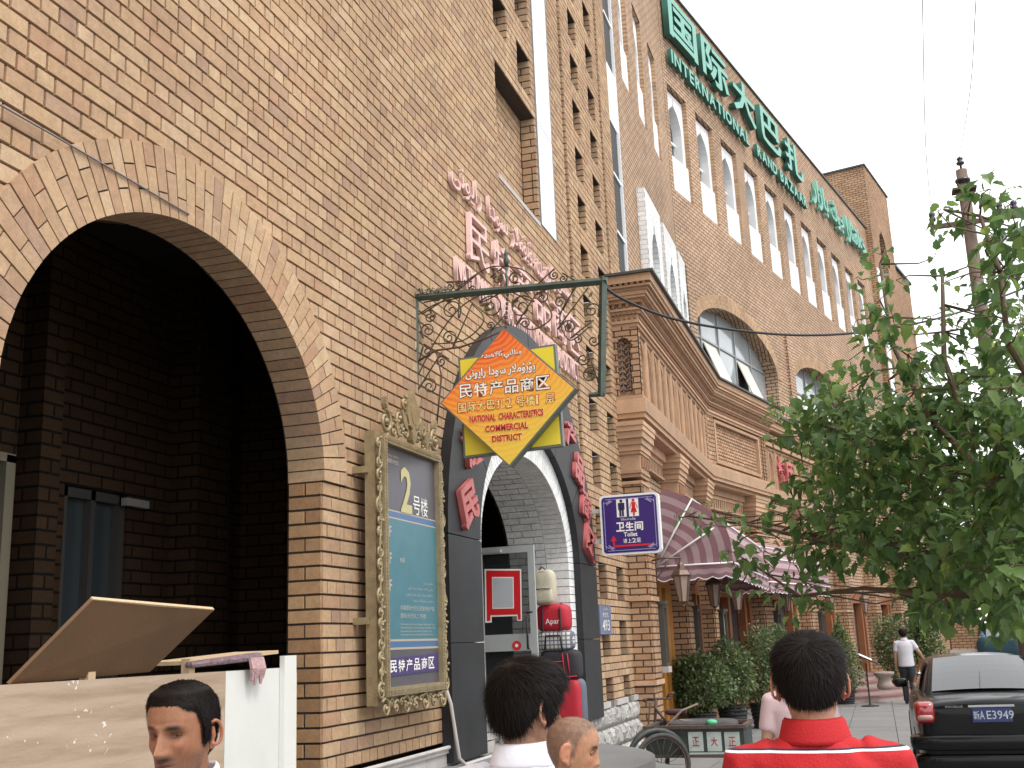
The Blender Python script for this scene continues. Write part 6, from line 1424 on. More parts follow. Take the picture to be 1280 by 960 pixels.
# ============================================================ CARGO TRICYCLE
XK = 12.7
K = lambda x, y, dx=0: onX(x, y, XK+dx)
tk = thing('cargo_tricycle', 'old dark cargo tricycle with three white painted panels with red characters on its box', 'tricycle', (XK, 2.2, 0))
tg = mat('dark_green_paint', (.035,.045,.04), .5, nscale=10, namt=.4, bump=.3); rust = mat('rusty_steel', (.11,.075,.06), .7, .3, nscale=25, namt=.35); pale = mat('faded_white_paint', (.42,.47,.44), .7, nscale=9, namt=.22); tread = mat('dusty_tyre', (.06,.056,.055), .8, nscale=20, namt=.3)
a, b = K(806, 912), K(932, 944); yl, yr, zt, zb = a.y, b.y, a.z, b.z
m = MB(); m.box(XK, XK+.03, yr, yl, zb, zt); m.box(XK+.75, XK+.78, yr, yl, zb, zt); m.box(XK+.03, XK+.75, yl-.03, yl, zb, zt); m.box(XK+.03, XK+.75, yr, yr+.03, zb, zt); m.box(XK+.03, XK+.75, yr+.03, yl-.03, zb, zb+.03); m.obj('box', tg, tk)
m = MB(); r0 = K(803, 910).z
m.box(XK-.03, XK+.05, yr-.03, yl+.02, zt, zt+.035); m.box(XK+.74, XK+.80, yr-.03, yl+.02, zt, zt+.035); m.box(XK+.05, XK+.74, yl-.04, yl+.02, zt, zt+.03); m.box(XK+.05, XK+.74, yr-.03, yr+.03, zt, zt+.03); m.box(XK-.02, XK+.0, yr, yl, zb-.02, zb+.01); m.obj('rim_rail', rust, tk)
for (x0, x1), ch in zip(((860, 880), (883, 903), (905, 926)), '正大正'):
    p, q = K(x0, 915), K(x1, 939); m = MB(); m.box(XK-.008, XK-.001, q.y, p.y, q.z, p.z); o = m.obj('painted_panel', pale, tk)
    textobj('character', ch, ((p.y-q.y)*.48, (p.z-q.z)*.48), (XK-.011, p.y-(p.y-q.y)*.26, q.z+(p.z-q.z)*.27), UY, V_Z, 0, mat('faded_red_paint', (.38,.03,.04), .6), o, bold=.01)
m = MB(); q = K(870, 943); m.box(XK-.012, XK-.001, yr, K(858, 943).y, q.z, q.z+.02); m.obj('panel_rail', pale, tk)
def wheel(cx, cy, cz, r, ang, parent):
    T = Matrix.Translation((cx, cy, cz)) @ Matrix.Rotation(ang, 4, 'Z'); w = MB(); n = 36
    w.tube([T @ Vector((r*math.cos(2*pi*k/n), 0, r*math.sin(2*pi*k/n))) for k in range(n+1)], .024, 8, cap=False); o = w.obj('wheel', tread, parent, smooth=True)
    w = MB(); w.tube([T @ Vector(((r-.03)*math.cos(2*pi*k/n), 0, (r-.03)*math.sin(2*pi*k/n))) for k in range(n+1)], .011, 6, cap=False)
    for k in range(18): a = 2*pi*k/18; w.tube([T @ Vector((.03*math.cos(a+.3), .02*(-1)**k, .03*math.sin(a+.3))), T @ Vector(((r-.03)*math.cos(a), 0, (r-.03)*math.sin(a)))], .0025, 4)
    w.tube([T @ Vector((0, -.05, 0)), T @ Vector((0, .05, 0))], .022, 10); w.obj('rim', rust, o, smooth=True)
p = K(828, 953, -.25); wheel(p.x, p.y, .335, .32, math.radians(-52), tk); p = K(926, 953, .3); wheel(p.x, p.y, .335, .32, math.radians(-8), tk); p = K(812, 948, .5); wheel(p.x, p.y, .335, .32, math.radians(-30), tk)
m = MB()
for x in (905, 925): p = K(x, 944); m.tube([p+Vector((.1, 0, 0)), Vector((p.x+.15, p.y-.02, .33))], .018, 6)
m.tube([K(815, 945, .1), K(930, 945, .1)], .02, 6); 
T = Matrix.Translation((K(828, 953, -.25).x, K(828, 953).y, .335)) @ Matrix.Rotation(math.radians(-52), 4, 'Z')
m.tube([T @ Vector((.37*math.cos(a), 0, .37*math.sin(a))) for a in [pi*q/12 for q in range(1, 13)]], .022, 6, flat=1.5); m.obj('undercarriage', tg, tk, smooth=True)
m = MB(); m.tube([K(806, 874, .9), K(838, 873, .9)], .013, 8); m.tube([K(804, 876, .9), K(809, 874, .9)], .02, 8); m.tube([K(820, 874, .9), K(819, 900, .9), K(812, 925, .8)], .018, 8); m.tube([K(813, 878, .9), K(810, 910, .9), K(808, 935, .9)], .01, 6); m.tube([K(819, 885, .9), K(835, 905, .7), K(850, 915, .6)], .016, 8); m.tube([K(844, 893, .7), K(846, 915, .6)], .014, 8); m.tube([K(822, 900, .9), K(845, 905, .7)], .014, 8)
m.tube([K(834, 872, .9), K(836, 867, .9), K(843, 866, .9)], .014, 6); m.obj('handlebar_frame', rust, tk, smooth=True)
m = MB(); c = K(845, 890, .7); softbox(m, c, (.06, .13, .035), .6); m.obj('saddle', mat('maroon_saddle', (.07,.03,.035), .6), tk, smooth=True)
ld_ = thing('flattened_load', 'folded dark cloth and timber offcuts lying in the tricycle box', 'load', (XK+.4, 2.2, zt-.1)); m = MB(); softbox(m, (XK+.4, (yl+yr)/2-.05, zt), (.3, .38, .07), .4); m.obj('folded_cloth', mat('grey_blanket', (.07,.065,.065), .9, nscale=9, namt=.3, bump=.8, bscale=20), ld_, smooth=True)
m = MB(); a, b = K(833, 908, .5), K(872, 880, .7); m.tube([a, a.lerp(b, .5)+Vector((0, 0, .05)), b], .035, 4, flat=.4); m.tube([K(850, 900, .3), K(884, 903, .3)], .03, 4, flat=.4); m.obj('timber_offcut', mat('old_timber', (.20,.145,.115), .8, nscale=12, namt=.2), ld_)
gb = thing('green_plastic_bag', 'crumpled mint green plastic bag on the edge of the tricycle', 'plastic bag', tuple(K(889, 906, .1))); m = MB(); c = K(889, 903, .1)
softbox(m, c, (.05, .055, .035), .9, n=5); softbox(m, c+Vector((0, -.035, .0)), (.035, .03, .03), 1.0, n=5); m.obj('bag', mat('mint_plastic', (.10,.50,.27), .3, nscale=40, namt=.3, bump=1), gb, smooth=True)
# ============================================================ CAR
XC = 12.9; pc = onX(1240, 893, XC); CY = pc.y-.0
car = thing('parked_car', 'black saloon car parked on the pavement seen from behind', 'car', (XC, CY, 0))
cp = mat('black_car_paint', (.005,.0055,.006), .22, spec=.2, coat=.2); cg = mat('car_window_glass', (.02,.023,.025), .03, spec=1, coat=1)
FC = lambda x, y, z: Vector((XC+x, CY-y*.89, z))
def carloft(st, m, name, parent, lv=2, close=True):
    mb = MB(); n = None
    for x, pr_ in st:
        full = pr_+[(-y, z) for y, z in reversed(pr_[1:-1])]; n = len(full)
        for y, z in full: mb.v.append(tuple(FC(x, y, z)))
    for i in range(len(st)-1):
        for k in range(n): k2 = (k+1) % n; mb.f.append((i*n+k, i*n+k2, (i+1)*n+k2, (i+1)*n+k)); mb.mi.append(0)
    if close: mb.f.append(tuple(reversed(range(n)))); mb.f.append(tuple((len(st)-1)*n+k for k in range(n))); mb.mi += [0, 0]
    o = mb.obj(name, m, parent, smooth=True); smooth_by_mod(o, lv); return o
def prf(w, zb, zt, cr=.03, sh=.93): return [(0, zb), (w*.8, zb), (w*.97, zb+.05), (w, zb+.18), (w, (zb+zt)/2+.05), (w*.985, zt-.14), (w*sh, zt-.03), (w*.8, zt), (0, zt+cr)]
body = carloft([(.02, prf(.70, .34, .86)), (.04, prf(.74, .31, .88)), (.05, prf(.78, .26, .90)), (.22, prf(.835, .22, .945)), (.75, prf(.85, .20, .955, .04)), (1.6, prf(.86, .20, .95)), (2.6, prf(.86, .20, .94)), (3.3, prf(.85, .20, .93, .06)), (3.9, prf(.83, .22, .84, .06)), (4.3, prf(.74, .25, .68)), (4.42, prf(.62, .33, .58))], cp, 'body', car)
def gh(x, w, z0, z1, wt): z1 -= .03 if z1 > 1.2 else 0; return [(0, z0), (w, z0), (w*.985, z0+.05), ((w+wt)/2+.02, (z0+z1)/2), (wt+.03, z1-.06), (wt*.93, z1-.015), (0, z1+.015)]
carloft([(.62, gh(0, .70, .90, .955, .66)), (.66, gh(0, .71, .90, .98, .66)), (.95, gh(0, .74, .90, 1.17, .62)), (1.28, gh(0, .745, .90, 1.345, .575)), (1.5, gh(0, .75, .90, 1.38, .575)), (2.2, gh(0, .75, .90, 1.395, .58)), (2.7, gh(0, .75, .90, 1.36, .58)), (3.2, gh(0, .74, .90, 1.12, .62)), (3.5, gh(0, .70, .88, .95, .66))], cp, 'cabin', car)
m = MB(); rw = [(.70, .60, .965), (1.28, .525, 1.335)]; N_ = 10
for i in range(6):
    for k in range(N_):
        def P(fi, fk):
            x = .72+(1.27-.72)*fi; wd_ = .60+(.515-.60)*fi; y = -wd_+2*wd_*fk; z = .985+(1.327-.985)*fi+.014*math.sin(pi*fi); z += .022*(1-(2*fk-1)**2); return FC(x-.03-.05*(1-(2*fk-1)**2), y, z)
        m.quad(P(i/6, k/N_), P(i/6, (k+1)/N_), P((i+1)/6, (k+1)/N_), P((i+1)/6, k/N_))
m.obj('rear_window', cg, car, smooth=True)
for s in (-1, 1):
    for x0, x1 in ((1.0, 1.95), (2.02, 2.95)):
        m = MB(); m.add([FC(x0+(.05 if x0 > 1.5 else .12), s*.752, .97), FC(x1, s*.757, .97), FC(x1-(.22 if x1 > 2.5 else 0), s*.635, 1.30), FC(x0+(.0 if x0 > 1.5 else .42), s*.63, 1.31)], [(0, 1, 2, 3)]); m.obj('side_window', cg, car)
redl = mat('tail_lamp_red', (.32,.006,.008), .12, spec=.8, coat=1); cll = mat('tail_lamp_clear', (.45,.25,.22), .15, coat=1)
for s in (-1, 1):
    m = MB(); softbox(m, FC(.155, s*.735, .80), (.165, .105, .115), .45, n=8); o = m.obj('tail_lamp', redl, car, smooth=True)
    m = MB(); softbox(m, FC(.13, s*.735, .755), (.15, .095, .035), .5, n=6); m.obj('reverse_lens', cll, o, smooth=True)
m = MB(); m.fbox(lambda u, n, z: FC(-n, u, z), -.25, .25, -.03, .02, .85, .872); m.obj('chrome_strip', mat('chrome', (.75,.75,.75), .12, 1), car)
m = MB(); m.fbox(lambda u, n, z: FC(-n, u, z), -.215, .215, -.02, .018, .70, .84); pl_ = m.obj('number_plate', mat('plate_blue', (.02,.035,.13), .4), car)
for s_, u, w_ in (('新', -.205, .06), ('A', -.135, .045), ('E3949', -.06, .26)): textobj('plate_character', s_, (w_, .085), FC(-.0205, u, .728), UY, V_Z, 0, mat('plate_ink', (.42,.45,.5), .5), pl_, bold=.005)
textobj('badge', 'EXCELLE', (.17, .018), FC(-.003, -.50, .85), UY, V_Z, .004, mat('badge_silver', (.5,.5,.5), .3, 1), car)
m = MB(); softbox(m, FC(.15, 0, .50), (.21, .83, .085), .35, n=8); softbox(m, FC(.17, 0, .30), (.17, .80, .09), .35, n=8); m.obj('rear_bumper', cp, car, smooth=True)
m = MB(); softbox(m, FC(.28, 0, .955), (.25, .70, .03), .4, n=7); pass
for x in (.95, 3.5):
    for s in (-1, 1):
        w_ = MB(); T = Matrix.Translation(FC(x, s*.74, .31)) @ Matrix.Rotation(pi/2, 4, 'X'); w_.lathe([(.20, -.10), (.29, -.10), (.31, -.07), (.31, .07), (.29, .10), (.20, .10)], n=28, M4=T); o = w_.obj('wheel', M['black'], car, smooth=True)
        w_ = MB(); w_.lathe([(.02, -.085), (.19, -.06), (.20, -.1), (.20, .1), (.19, .06), (.02, .085)], n=14, M4=T); w_.obj('rim', M['alu'], o)
for s in (-1, 1): m = MB(); softbox(m, FC(2.75, s*.93, 1.0), (.05, .08, .055), .5, n=4); m.obj('wing_mirror', cp, car, smooth=True)
# ============================================================ CURVED STEPS, URN, MENU STAND
cs = FAR(6.7, 0, 0); riser = mat('pink_granite', (.33,.25,.225), .7, nscale=12, namt=.15); nose = mat('red_granite_edge', (.25,.12,.11), .6, nscale=12, namt=.15)
stp = thing('curved_steps', 'semicircular pink granite steps with dark red edges rising to a shop door', 'steps', (cs.x, cs.y, 0))
for k in range(5):
    R = 3.0-.42*k; z0, z1 = .15*k, .15*(k+1); n = 40
    for (ra, za, zb_, mt, nm) in ((R-.03, z0, z1-.035, riser, 'riser'), (R, z1-.035, z1, nose, 'tread')):
        m = MB(); P = [FAR(6.7+ra*math.cos(pi*q/n), .32+ra*.92*math.sin(pi*q/n), 0) for q in range(n+1)]
        kk = len(P); m.add([(p.x, p.y, za) for p in P]+[(p.x, p.y, zb_) for p in P], [tuple(range(kk)), tuple(reversed(range(kk, 2*kk)))]+[(i, kk+i, kk+(i+1) % kk, (i+1) % kk) for i in range(kk)]); m.obj(nm, mt, stp)
a = onZ(1107, 862, .3)
ur = thing('stone_urn', 'squat stone urn planter at the side of the curved steps', 'urn', (a.x, a.y, .3)); m = MB(); m.lathe([(q*.72, z*.72) for q, z in [(.16, 0), (.24, .04), (.27, .14), (.22, .22), (.20, .38), (.30, .46), (.33, .50), (.33, .56), (.27, .57)]], (a.x, a.y, .3), 18); m.obj('bowl', mat('weathered_stone', (.36,.29,.25), .9, nscale=9, namt=.2), ur, smooth=True)
a = onZ(1088, 883, 0); mn = thing('menu_stand', 'slim dark menu stand with a white sloping sheet at the foot of the steps', 'menu stand', (a.x, a.y, 0))
m = MB(); m.lathe([(.20, 0), (.20, .02), (.03, .04), (.018, .08), (.018, .95)], (a.x, a.y, 0), 14); m.obj('post', M['black'], mn)
m = MB(); m.hexa([(a.x-.18, a.y+.15, 1.12), (a.x-.18, a.y-.25, .92), (a.x+.16, a.y-.25, .95), (a.x+.16, a.y+.15, 1.15), (a.x-.18, a.y+.15, 1.15), (a.x-.18, a.y-.25, .95), (a.x+.16, a.y-.25, .98), (a.x+.16, a.y+.15, 1.18)]); o = m.obj('tray', M['black'], mn)
m = MB(); m.quad((a.x-.16, a.y+.13, 1.147), (a.x-.16, a.y-.14, 1.012), (a.x+.14, a.y-.14, 1.04), (a.x+.14, a.y+.13, 1.175)); m.obj('sheet', M['white_ink'], o)
# ============================================================ LEAVES
def leafmat(name, c0, c1, tr=.35, rough=.42):
    m = bpy.data.materials.new(name); m.use_nodes = True; t = m.node_tree; b = t.nodes["Principled BSDF"]; out = t.nodes["Material Output"]
    g = t.nodes.new("ShaderNodeNewGeometry"); o = t.nodes.new("ShaderNodeObjectInfo"); ad = t.nodes.new("ShaderNodeMath"); t.links.new(g.outputs['Random Per Island'], ad.inputs[0]); t.links.new(o.outputs['Random'], ad.inputs[1])
    fr = t.nodes.new("ShaderNodeMath"); fr.operation = 'FRACT'; t.links.new(ad.outputs[0], fr.inputs[0]); mid = tuple((p+q)/2 for p, q in zip(c0, c1))
    c = ramp(t, [(0, c0), (.6, mid), (.93, c1), (1, (c1[0]*1.5, c1[1]*1.3, c1[2]))], fr.outputs[0]); t.links.new(c, b.inputs['Base Color']); b.inputs['Roughness'].default_value = rough; b.inputs['Specular IOR Level'].default_value = .45
    tl = t.nodes.new("ShaderNodeBsdfTranslucent"); t.links.new(c, tl.inputs[0]); ms = t.nodes.new("ShaderNodeMixShader"); ms.inputs[0].default_value = tr; t.links.new(b.outputs[0], ms.inputs[1]); t.links.new(tl.outputs[0], ms.inputs[2]); t.links.new(ms.outputs[0], out.inputs[0]); return m
M['leaf'] = leafmat('mulberry_leaf', (.07,.145,.045), (.20,.31,.09), .5, .32); M['leafs'] = leafmat('shrub_leaf', (.06,.105,.04), (.22,.27,.12), .35); M['leafd'] = leafmat('far_leaf', (.028,.055,.022), (.06,.10,.035), .2, .6)
M['bark'] = mat('bark', (.13,.095,.07), .9, nscale=18, namt=.3, bump=.8); M['twig'] = mat('twig', (.11,.075,.045), .8, nscale=18, namt=.2)
LF = [(0, 0), (.10, .24), (.27, .36), (.42, .27), (.56, .33), (.76, .13), (1.0, 0)]
def leafverts(P, d, nrm, L, wd=1.0, curl=.18, fold=.25):
    d = d.normalized(); s = d.cross(nrm).normalized(); n = s.cross(d); vs = []
    for k, (x, y) in enumerate(LF):
        c = P+d*x*L-n*curl*L*x*x; vs.append(c)
        if 0 < k < 6: vs.append(c+s*y*L*wd+n*fold*y*L); vs.append(c-s*y*L*wd+n*fold*y*L)
    f = [(0, 1, 3), (0, 3, 2)]  # replaced below
    ids = [(0,)]+[(1+3*i, 2+3*i, 3+3*i) for i in range(5)]+[(16,)]
    F_ = [(0, ids[1][1], ids[1][0]), (0, ids[1][0], ids[1][2])]
    for i in range(1, 5): a, b = ids[i], ids[i+1]; F_ += [(a[0], a[1], b[1], b[0]), (a[0], b[0], b[2], a[2])]
    a = ids[5]; F_ += [(a[0], a[1], 16), (a[0], 16, a[2])]
    return vs, F_
def rv(r): return Vector((r.gauss(0, 1), r.gauss(0, 1), r.gauss(0, 1))).normalized()
# ---- street tree whose crown hangs in from the right
tree = thing('street_tree', 'leafy mulberry tree reaching in from the right across the sky and shop fronts', 'tree', (9.5, -4.9, 0))
r = random.Random(21); TR = Vector((9.5, -4.9, 0)); tm_ = MB()
tm_.tube([TR, TR+Vector((.02, 0, 1)), TR+Vector((.05, .1, 2.1)), TR+Vector((.0, .25, 3.0))], [.22, .17, .15, .14], 12); tm_.obj('trunk', M['bark'], tree, smooth=True)
CL = [(1205,262,22,1),(1262,310,34,1.3),(1270,440,36,1.6),(1240,350,28,1.2),(1255,500,36,1.8),(1190,500,32,1.5),(1250,470,34,1.6),(1120,500,26,1.2),(1172,264,15,1),(1238,236,22,1),(1262,255,26,1.2),(1275,292,34,1.4),(1240,300,26,1.1),(1262,345,36,1.3),(1276,405,38,1.5),(1238,385,26,1.2),(1245,425,30,1.5),(1185,285,12,.8),
      (1100,318,17,.9),(1078,350,20,.8),(1120,350,16,.8),(1095,380,24,.9),(1070,400,18,.8),(1118,405,24,1),(1090,432,26,1),(1135,440,26,1.1),(1062,450,20,.9),(1168,322,13,.8),(1182,352,13,.7),(1165,395,20,.8),(1198,400,22,1),(1205,440,30,1.2),(1170,445,24,1),(1150,478,30,1.3),(1110,475,28,1.2),(1060,490,26,1.2),(1025,470,20,1),
      (1075,540,32,1.9),(1045,600,32,1.8),(1010,545,26,1.5),(1060,660,34,2.1),(1020,680,28,1.6),(1090,590,34,2.1),(962,512,14,1),(985,512,22,1.1),(1012,500,24,1.2),(1040,520,30,1.3),(990,545,18,.9),(968,545,10,.8),(1005,590,22,.9),(985,605,18,.8),(1035,575,26,.9),(1020,625,26,1.3),(985,640,22,1.2),(950,645,18,1.1),(920,640,15,1.1),(893,640,13,1),(866,645,12,1),(846,640,9,.9),(880,655,10,.8),
      (938,668,18,.9),(905,688,12,.8),(925,700,16,.9),(918,728,10,.8),(955,700,20,1),(968,735,18,.9),(990,695,24,1.2),(1010,730,24,1.1),(985,765,9,.7),(1030,760,14,.9)]
for y in range(510, 790, 34):
    for x in range(1045, 1300, 36):
        if y > (700 if x < 1130 else 774): continue
        CL.append((x+r.uniform(-9, 9), y+r.uniform(-9, 9), 31, 3.0 if (x > 1090 and y > 560) else 1.2))
leaves = []; tw_ = MB(); hubs = [TR+Vector((0, .25, 3.0))]
lim = {}
def dist_for(x, y): return 6.6+ (1290-x)*.0065 + r.uniform(-.5, .6)
MAIN = [((1290, 700), (1180, 700), (1080, 690), (1000, 670), (930, 655), (860, 645)), ((1290, 600), (1200, 590), (1110, 570), (1050, 540), (990, 515)), ((1290, 480), (1260, 430), (1250, 340), (1225, 270), (1180, 262)), ((1260, 620), (1160, 520), (1115, 430), (1100, 330)), ((1290, 740), (1180, 745), (1080, 735), (1000, 745), (940, 705)), ((1220, 560), (1180, 450), (1178, 345))]
nodes = []
for L_ in MAIN:
    pts = [TR+Vector((0, .25, 3.0)) if L_[0][0] >= 1290 else atd(L_[0][0], L_[0][1], 7.2)]+[atd(x, y, 6.6+(1290-x)*.0065+.15) for x, y in L_]
    if L_[0][0] < 1290: pts = pts[1:]
    n = len(pts); tw_.tube(pts, [.020*(1-i/n)+.005 for i in range(n)], 7); nodes += pts[1:]
    for a_, b__ in zip(pts, pts[1:]): nodes += [a_.lerp(b__, .33), a_.lerp(b__, .66)]
for (x, y, rad, dens) in CL:
    d0 = dist_for(x, y); layers = 1 if dens < 1.25 else (2 if dens < 2 else 3)
    for ly in range(layers):
        C_ = atd(x, y, d0+ly*1.0); R_ = rad*(d0+ly*1.0)/1385*1.05; nb = min(nodes, key=lambda p: (p-C_).length); mid = nb.lerp(C_, .5)+rv(r)*.08
        if (nb-C_).length < 3.2: tw_.tube([nb, mid, C_], [.008, .005, .003], 5)
        nl = int(rad*rad*pi/330*dens/layers*(2.5 if y < 500 else 3.8))+3
        for i in range(nl):
            P = C_+rv(r)*R_*r.random()**.45*1.05; P.z -= .02
            out = (P-C_)*2+Vector((0, 0, -.25*R_)); d = (out.normalized()*.6+rv(r)*.7+Vector((0, 0, -.25))).normalized(); nr = (Vector((-.15, 0, 1))+rv(r)*.55).normalized()
            leaves.append((P, d, nr, r.uniform(.055, .125)*(.8 if rad < 16 else 1), r.uniform(.75, 1.1), r.uniform(.05, .6), r.uniform(.05, .5)))
            if i % 7 == 0: tw_.tube([C_.lerp(P, .1), P], [.0035, .002], 4, cap=False)
tw_.obj('limb', M['twig'], tree, smooth=True)
vis = []
for i, l in enumerate(leaves):
    px, py, dz = proj(l[0])
    if 0 < px < 1280 and 0 < py < 960: vis.append((dz/l[3], i))
pick = set(i for _, i in sorted(vis)[:300]); cm = MB(); lm = None
for i, (P, d, nr, L, wd_, cu, fo) in enumerate(leaves):
    if i in pick: continue
    vs, F_ = leafverts(P, d, nr, L, wd_, cu, fo); cm.add(vs, F_)
crown = cm.obj('crown', M['leaf'], tree, kind='stuff')
shapes = []
for k in range(4):
    q = MB(); vs, F_ = leafverts(Vector((0, 0, 0)), Vector((1, 0, 0)), Vector((0, 0, 1)), 1, (.8, .95, 1.05, .9)[k], (.1, .2, .3, .15)[k], (.1, .3, .2, .35)[k]); q.add(vs, F_); shapes.append(q.mesh('leaf', M['leaf'], uv=False))
for i in pick:
    P, d, nr, L, wd_, cu, fo = leaves[i]; s = d.cross(nr).normalized(); n = s.cross(d)
    o = link('leaf', shapes[i % 4], crown); o.matrix_basis = Matrix(((d.x*L, -s.x*L, n.x*L, P.x), (d.y*L, -s.y*L, n.y*L, P.y), (d.z*L, -s.z*L, n.z*L, P.z), (0, 0, 0, 1)))
# ---- potted shrubs
potm = mat('black_plastic_pot', (.022,.022,.024), .5, nscale=12, namt=.2)
def shrub(label, base_, pot_r, pot_h, cz, rx, rz_, n, kind='round', leaf=.055, seed=0, potkind='ribbed'):
    t = thing('potted_shrub', label, 'potted shrub', (base_.x, base_.y, base_.z), group='potted shrubs along the shop fronts'); r = random.Random(seed); b = base_
    m = MB(); prof = []
    for i in range(7): z = pot_h*i/6; rr_ = pot_r*(.78+.22*i/6); prof += [(rr_, z), (rr_*1.0+.012, z+.015), (rr_*1.0+.012, z+pot_h/6-.02), (rr_, z+pot_h/6-.012)] if i < 6 else [(rr_+.02, z), (rr_+.02, z+.03), (rr_-.02, z+.03), (rr_-.03, z-.03)]
    m.lathe(prof, (b.x, b.y, b.z), 18); m.obj('pot', potm, t)
    m = MB()
    for i in range(7): a = r.uniform(0, 6.28); e = Vector((b.x+rx*.6*math.cos(a)*r.random(), b.y+rx*.6*math.sin(a)*r.random(), cz+rz_*r.uniform(-.2, .5))); m.tube([(b.x, b.y, b.z+pot_h*.8), Vector((b.x, b.y, b.z+pot_h)).lerp(e, .5)+rv(r)*.05, e], [.018, .012, .006], 6)
    m.obj('stem', M['twig'], t, smooth=True)
    m = MB(); bumps = [(rv(r), r.uniform(.12, .3)) for _ in range(12)]
    for i in range(n):
        q = rv(r); w_ = 1+sum(a for v, a in bumps if q.dot(v) > .75)*.6-.12; rad = (r.random()**.33)*w_
        if kind == 'cone': rr2 = rx*(1-.8*max(0, (q.z*rad+1)/2))*1.15; P = Vector((b.x+q.x*rad*rr2, b.y+q.y*rad*rr2, cz+q.z*rad*rz_))
        else: P = Vector((b.x+q.x*rad*rx, b.y+q.y*rad*rx, cz+q.z*rad*rz_))
        d = (q*.7+rv(r)*.8+Vector((0, 0, -.1))).normalized(); nr = (Vector((0, 0, 1))+rv(r)*.8).normalized(); L = leaf*r.uniform(.7, 1.3); s = d.cross(nr).normalized()*L*.28
        m.add([P, P+d*L*.5+s, P+d*L, P+d*L*.5-s], [(0, 1, 2, 3)])
    m.obj('foliage', M['leafs'], t, kind='stuff')
shrub('bushy potted shrub directly behind the cargo tricycle', onZ(880, 920, 0), .24, .36, .90, .50, .50, 3600, leaf=.085, seed=1)
shrub('potted shrub in a ribbed black pot at the right end of the tricycle', onZ(918, 914, 0), .27, .42, .98, .40, .58, 2800, leaf=.08, seed=2)
shrub('tall oval potted shrub between the tricycle and the man in red', onZ(957, 910, 0), .25, .42, 1.12, .36, .72, 3000, leaf=.07, seed=3)
shrub('small round shrub showing just left of the red polo man\'s head', onZ(978, 893, 0), .22, .4, 1.45, .30, .45, 1500, leaf=.07, seed=4)
shrub('cone shaped potted shrub just right of the red polo man\'s head', onZ(1058, 880, 0), .24, .35, 1.0, .55, .82, 3800, 'cone', leaf=.07, seed=5)
shrub('dark potted shrub beside the stone urn on the steps', onZ(1121, 869, 0), .24, .4, 1.25, .42, .78, 3000, leaf=.08, seed=6)
shrub('largest potted shrub, behind the walking man', onZ(1160, 866, 0), .35, .5, 1.35, .62, 1.05, 5200, 'cone', leaf=.09, seed=7)
# ============================================================ UTILITY POLE AND WIRES
XP = 20.0; pp = onX(1214, 300, XP); pole = thing('utility_pole', 'tapered brown utility pole with insulators and a crossarm above the tree', 'utility pole', (XP, pp.y, 0))
ptop = onX(1207, 212, XP).z; m = MB(); m.tube([(XP, pp.y, 0), (XP, pp.y, ptop*.5), (XP, pp.y, ptop)], [.17, .135, .095], 14); m.obj('shaft', mat('stained_concrete', (.15,.105,.085), .85, nscale=4, namt=.2, bump=.3), pole, smooth=True)
insm = mat('dark_porcelain', (.03,.025,.035), .25, spec=.8)
m = MB(); m.lathe([(.02, 0), (.02, .1), (.06, .11), (.075, .14), (.04, .17), (.05, .20), (.06, .22), (.03, .25)], (XP, pp.y, ptop), 12); m.lathe([(.11, -.28), (.11, -.22), (.13, -.22), (.13, -.18)], (XP, pp.y, ptop), 12); m.obj('insulator', insm, pole, smooth=True)
m = MB(); z = ptop-.4; m.box(XP-.14, XP+.14, pp.y-.2, pp.y+.2, z, z+.04); m.box(XP-.14, XP+.14, pp.y-.15, pp.y+.15, z-.12, z-.08); m.obj('clamp', M['iron'], pole)
zc = onX(1220, 280, XP).z; yl2, yr2 = onX(1163, 292, XP).y, onX(1290, 262, XP).y; m = MB(); m.box(XP-.2, XP-.14, yr2, yl2, zc-.05, zc+.03); m.obj('crossarm', M['iron'], pole)
for y in (yl2-.05, yr2+.3, pp.y-.5): m = MB(); m.lathe([(.02, 0), (.02, .06), (.055, .07), (.06, .12), (.04, .15), (.055, .17), (.055, .22), (.02, .25)], (XP-.17, y, zc+.03), 10); m.obj('insulator', insm, pole, smooth=True)
wm_ = mat('wire_black', (.02,.02,.022), .5)
def wire(name, label, pts, rr_, loc=None):
    t = MB(); vv = []; v = [Vector(p) for p in pts]
    for i in range(len(v)-1):
        for q in range(6):
            a0_, a1_, a2_, a3_ = v[max(i-1, 0)], v[i], v[i+1], v[min(i+2, len(v)-1)]; s = q/6; vv.append(.5*((2*a1_)+(a2_-a0_)*s+(2*a0_-5*a1_+4*a2_-a3_)*s*s+(3*a1_-a0_-3*a2_+a3_)*s**3))
    vv.append(v[-1]); t.tube(vv, rr_, 6); o = t.obj(name, wm_, None, smooth=True, label=label, cat='cable'); return o
wire('overhead_cable', 'thick black cable sagging from the sign bracket across to the right', [atd(750, 352, 9.2), atd(775, 372, 9.3), atd(840, 398, 9.7), atd(930, 414, 10.2), atd(1020, 419, 10.8), atd(1110, 411, 11.4), atd(1200, 390, 12), atd(1300, 352, 12.7), atd(1420, 300, 13.5)], .0125)
wire('overhead_wire', 'thin wire rising from the top of the utility pole', [(XP, pp.y, ptop+.24), atd(1213, 110, 15), atd(1220, 0, 12), atd(1235, -220, 8)], .005)
wire('overhead_wire', 'thin pale wire running up the sky left of the utility pole', [(XP-.17, yl2-.05, zc+.27), atd(1157, 180, 16), atd(1153, 0, 12.5), atd(1146, -260, 8)], .005)
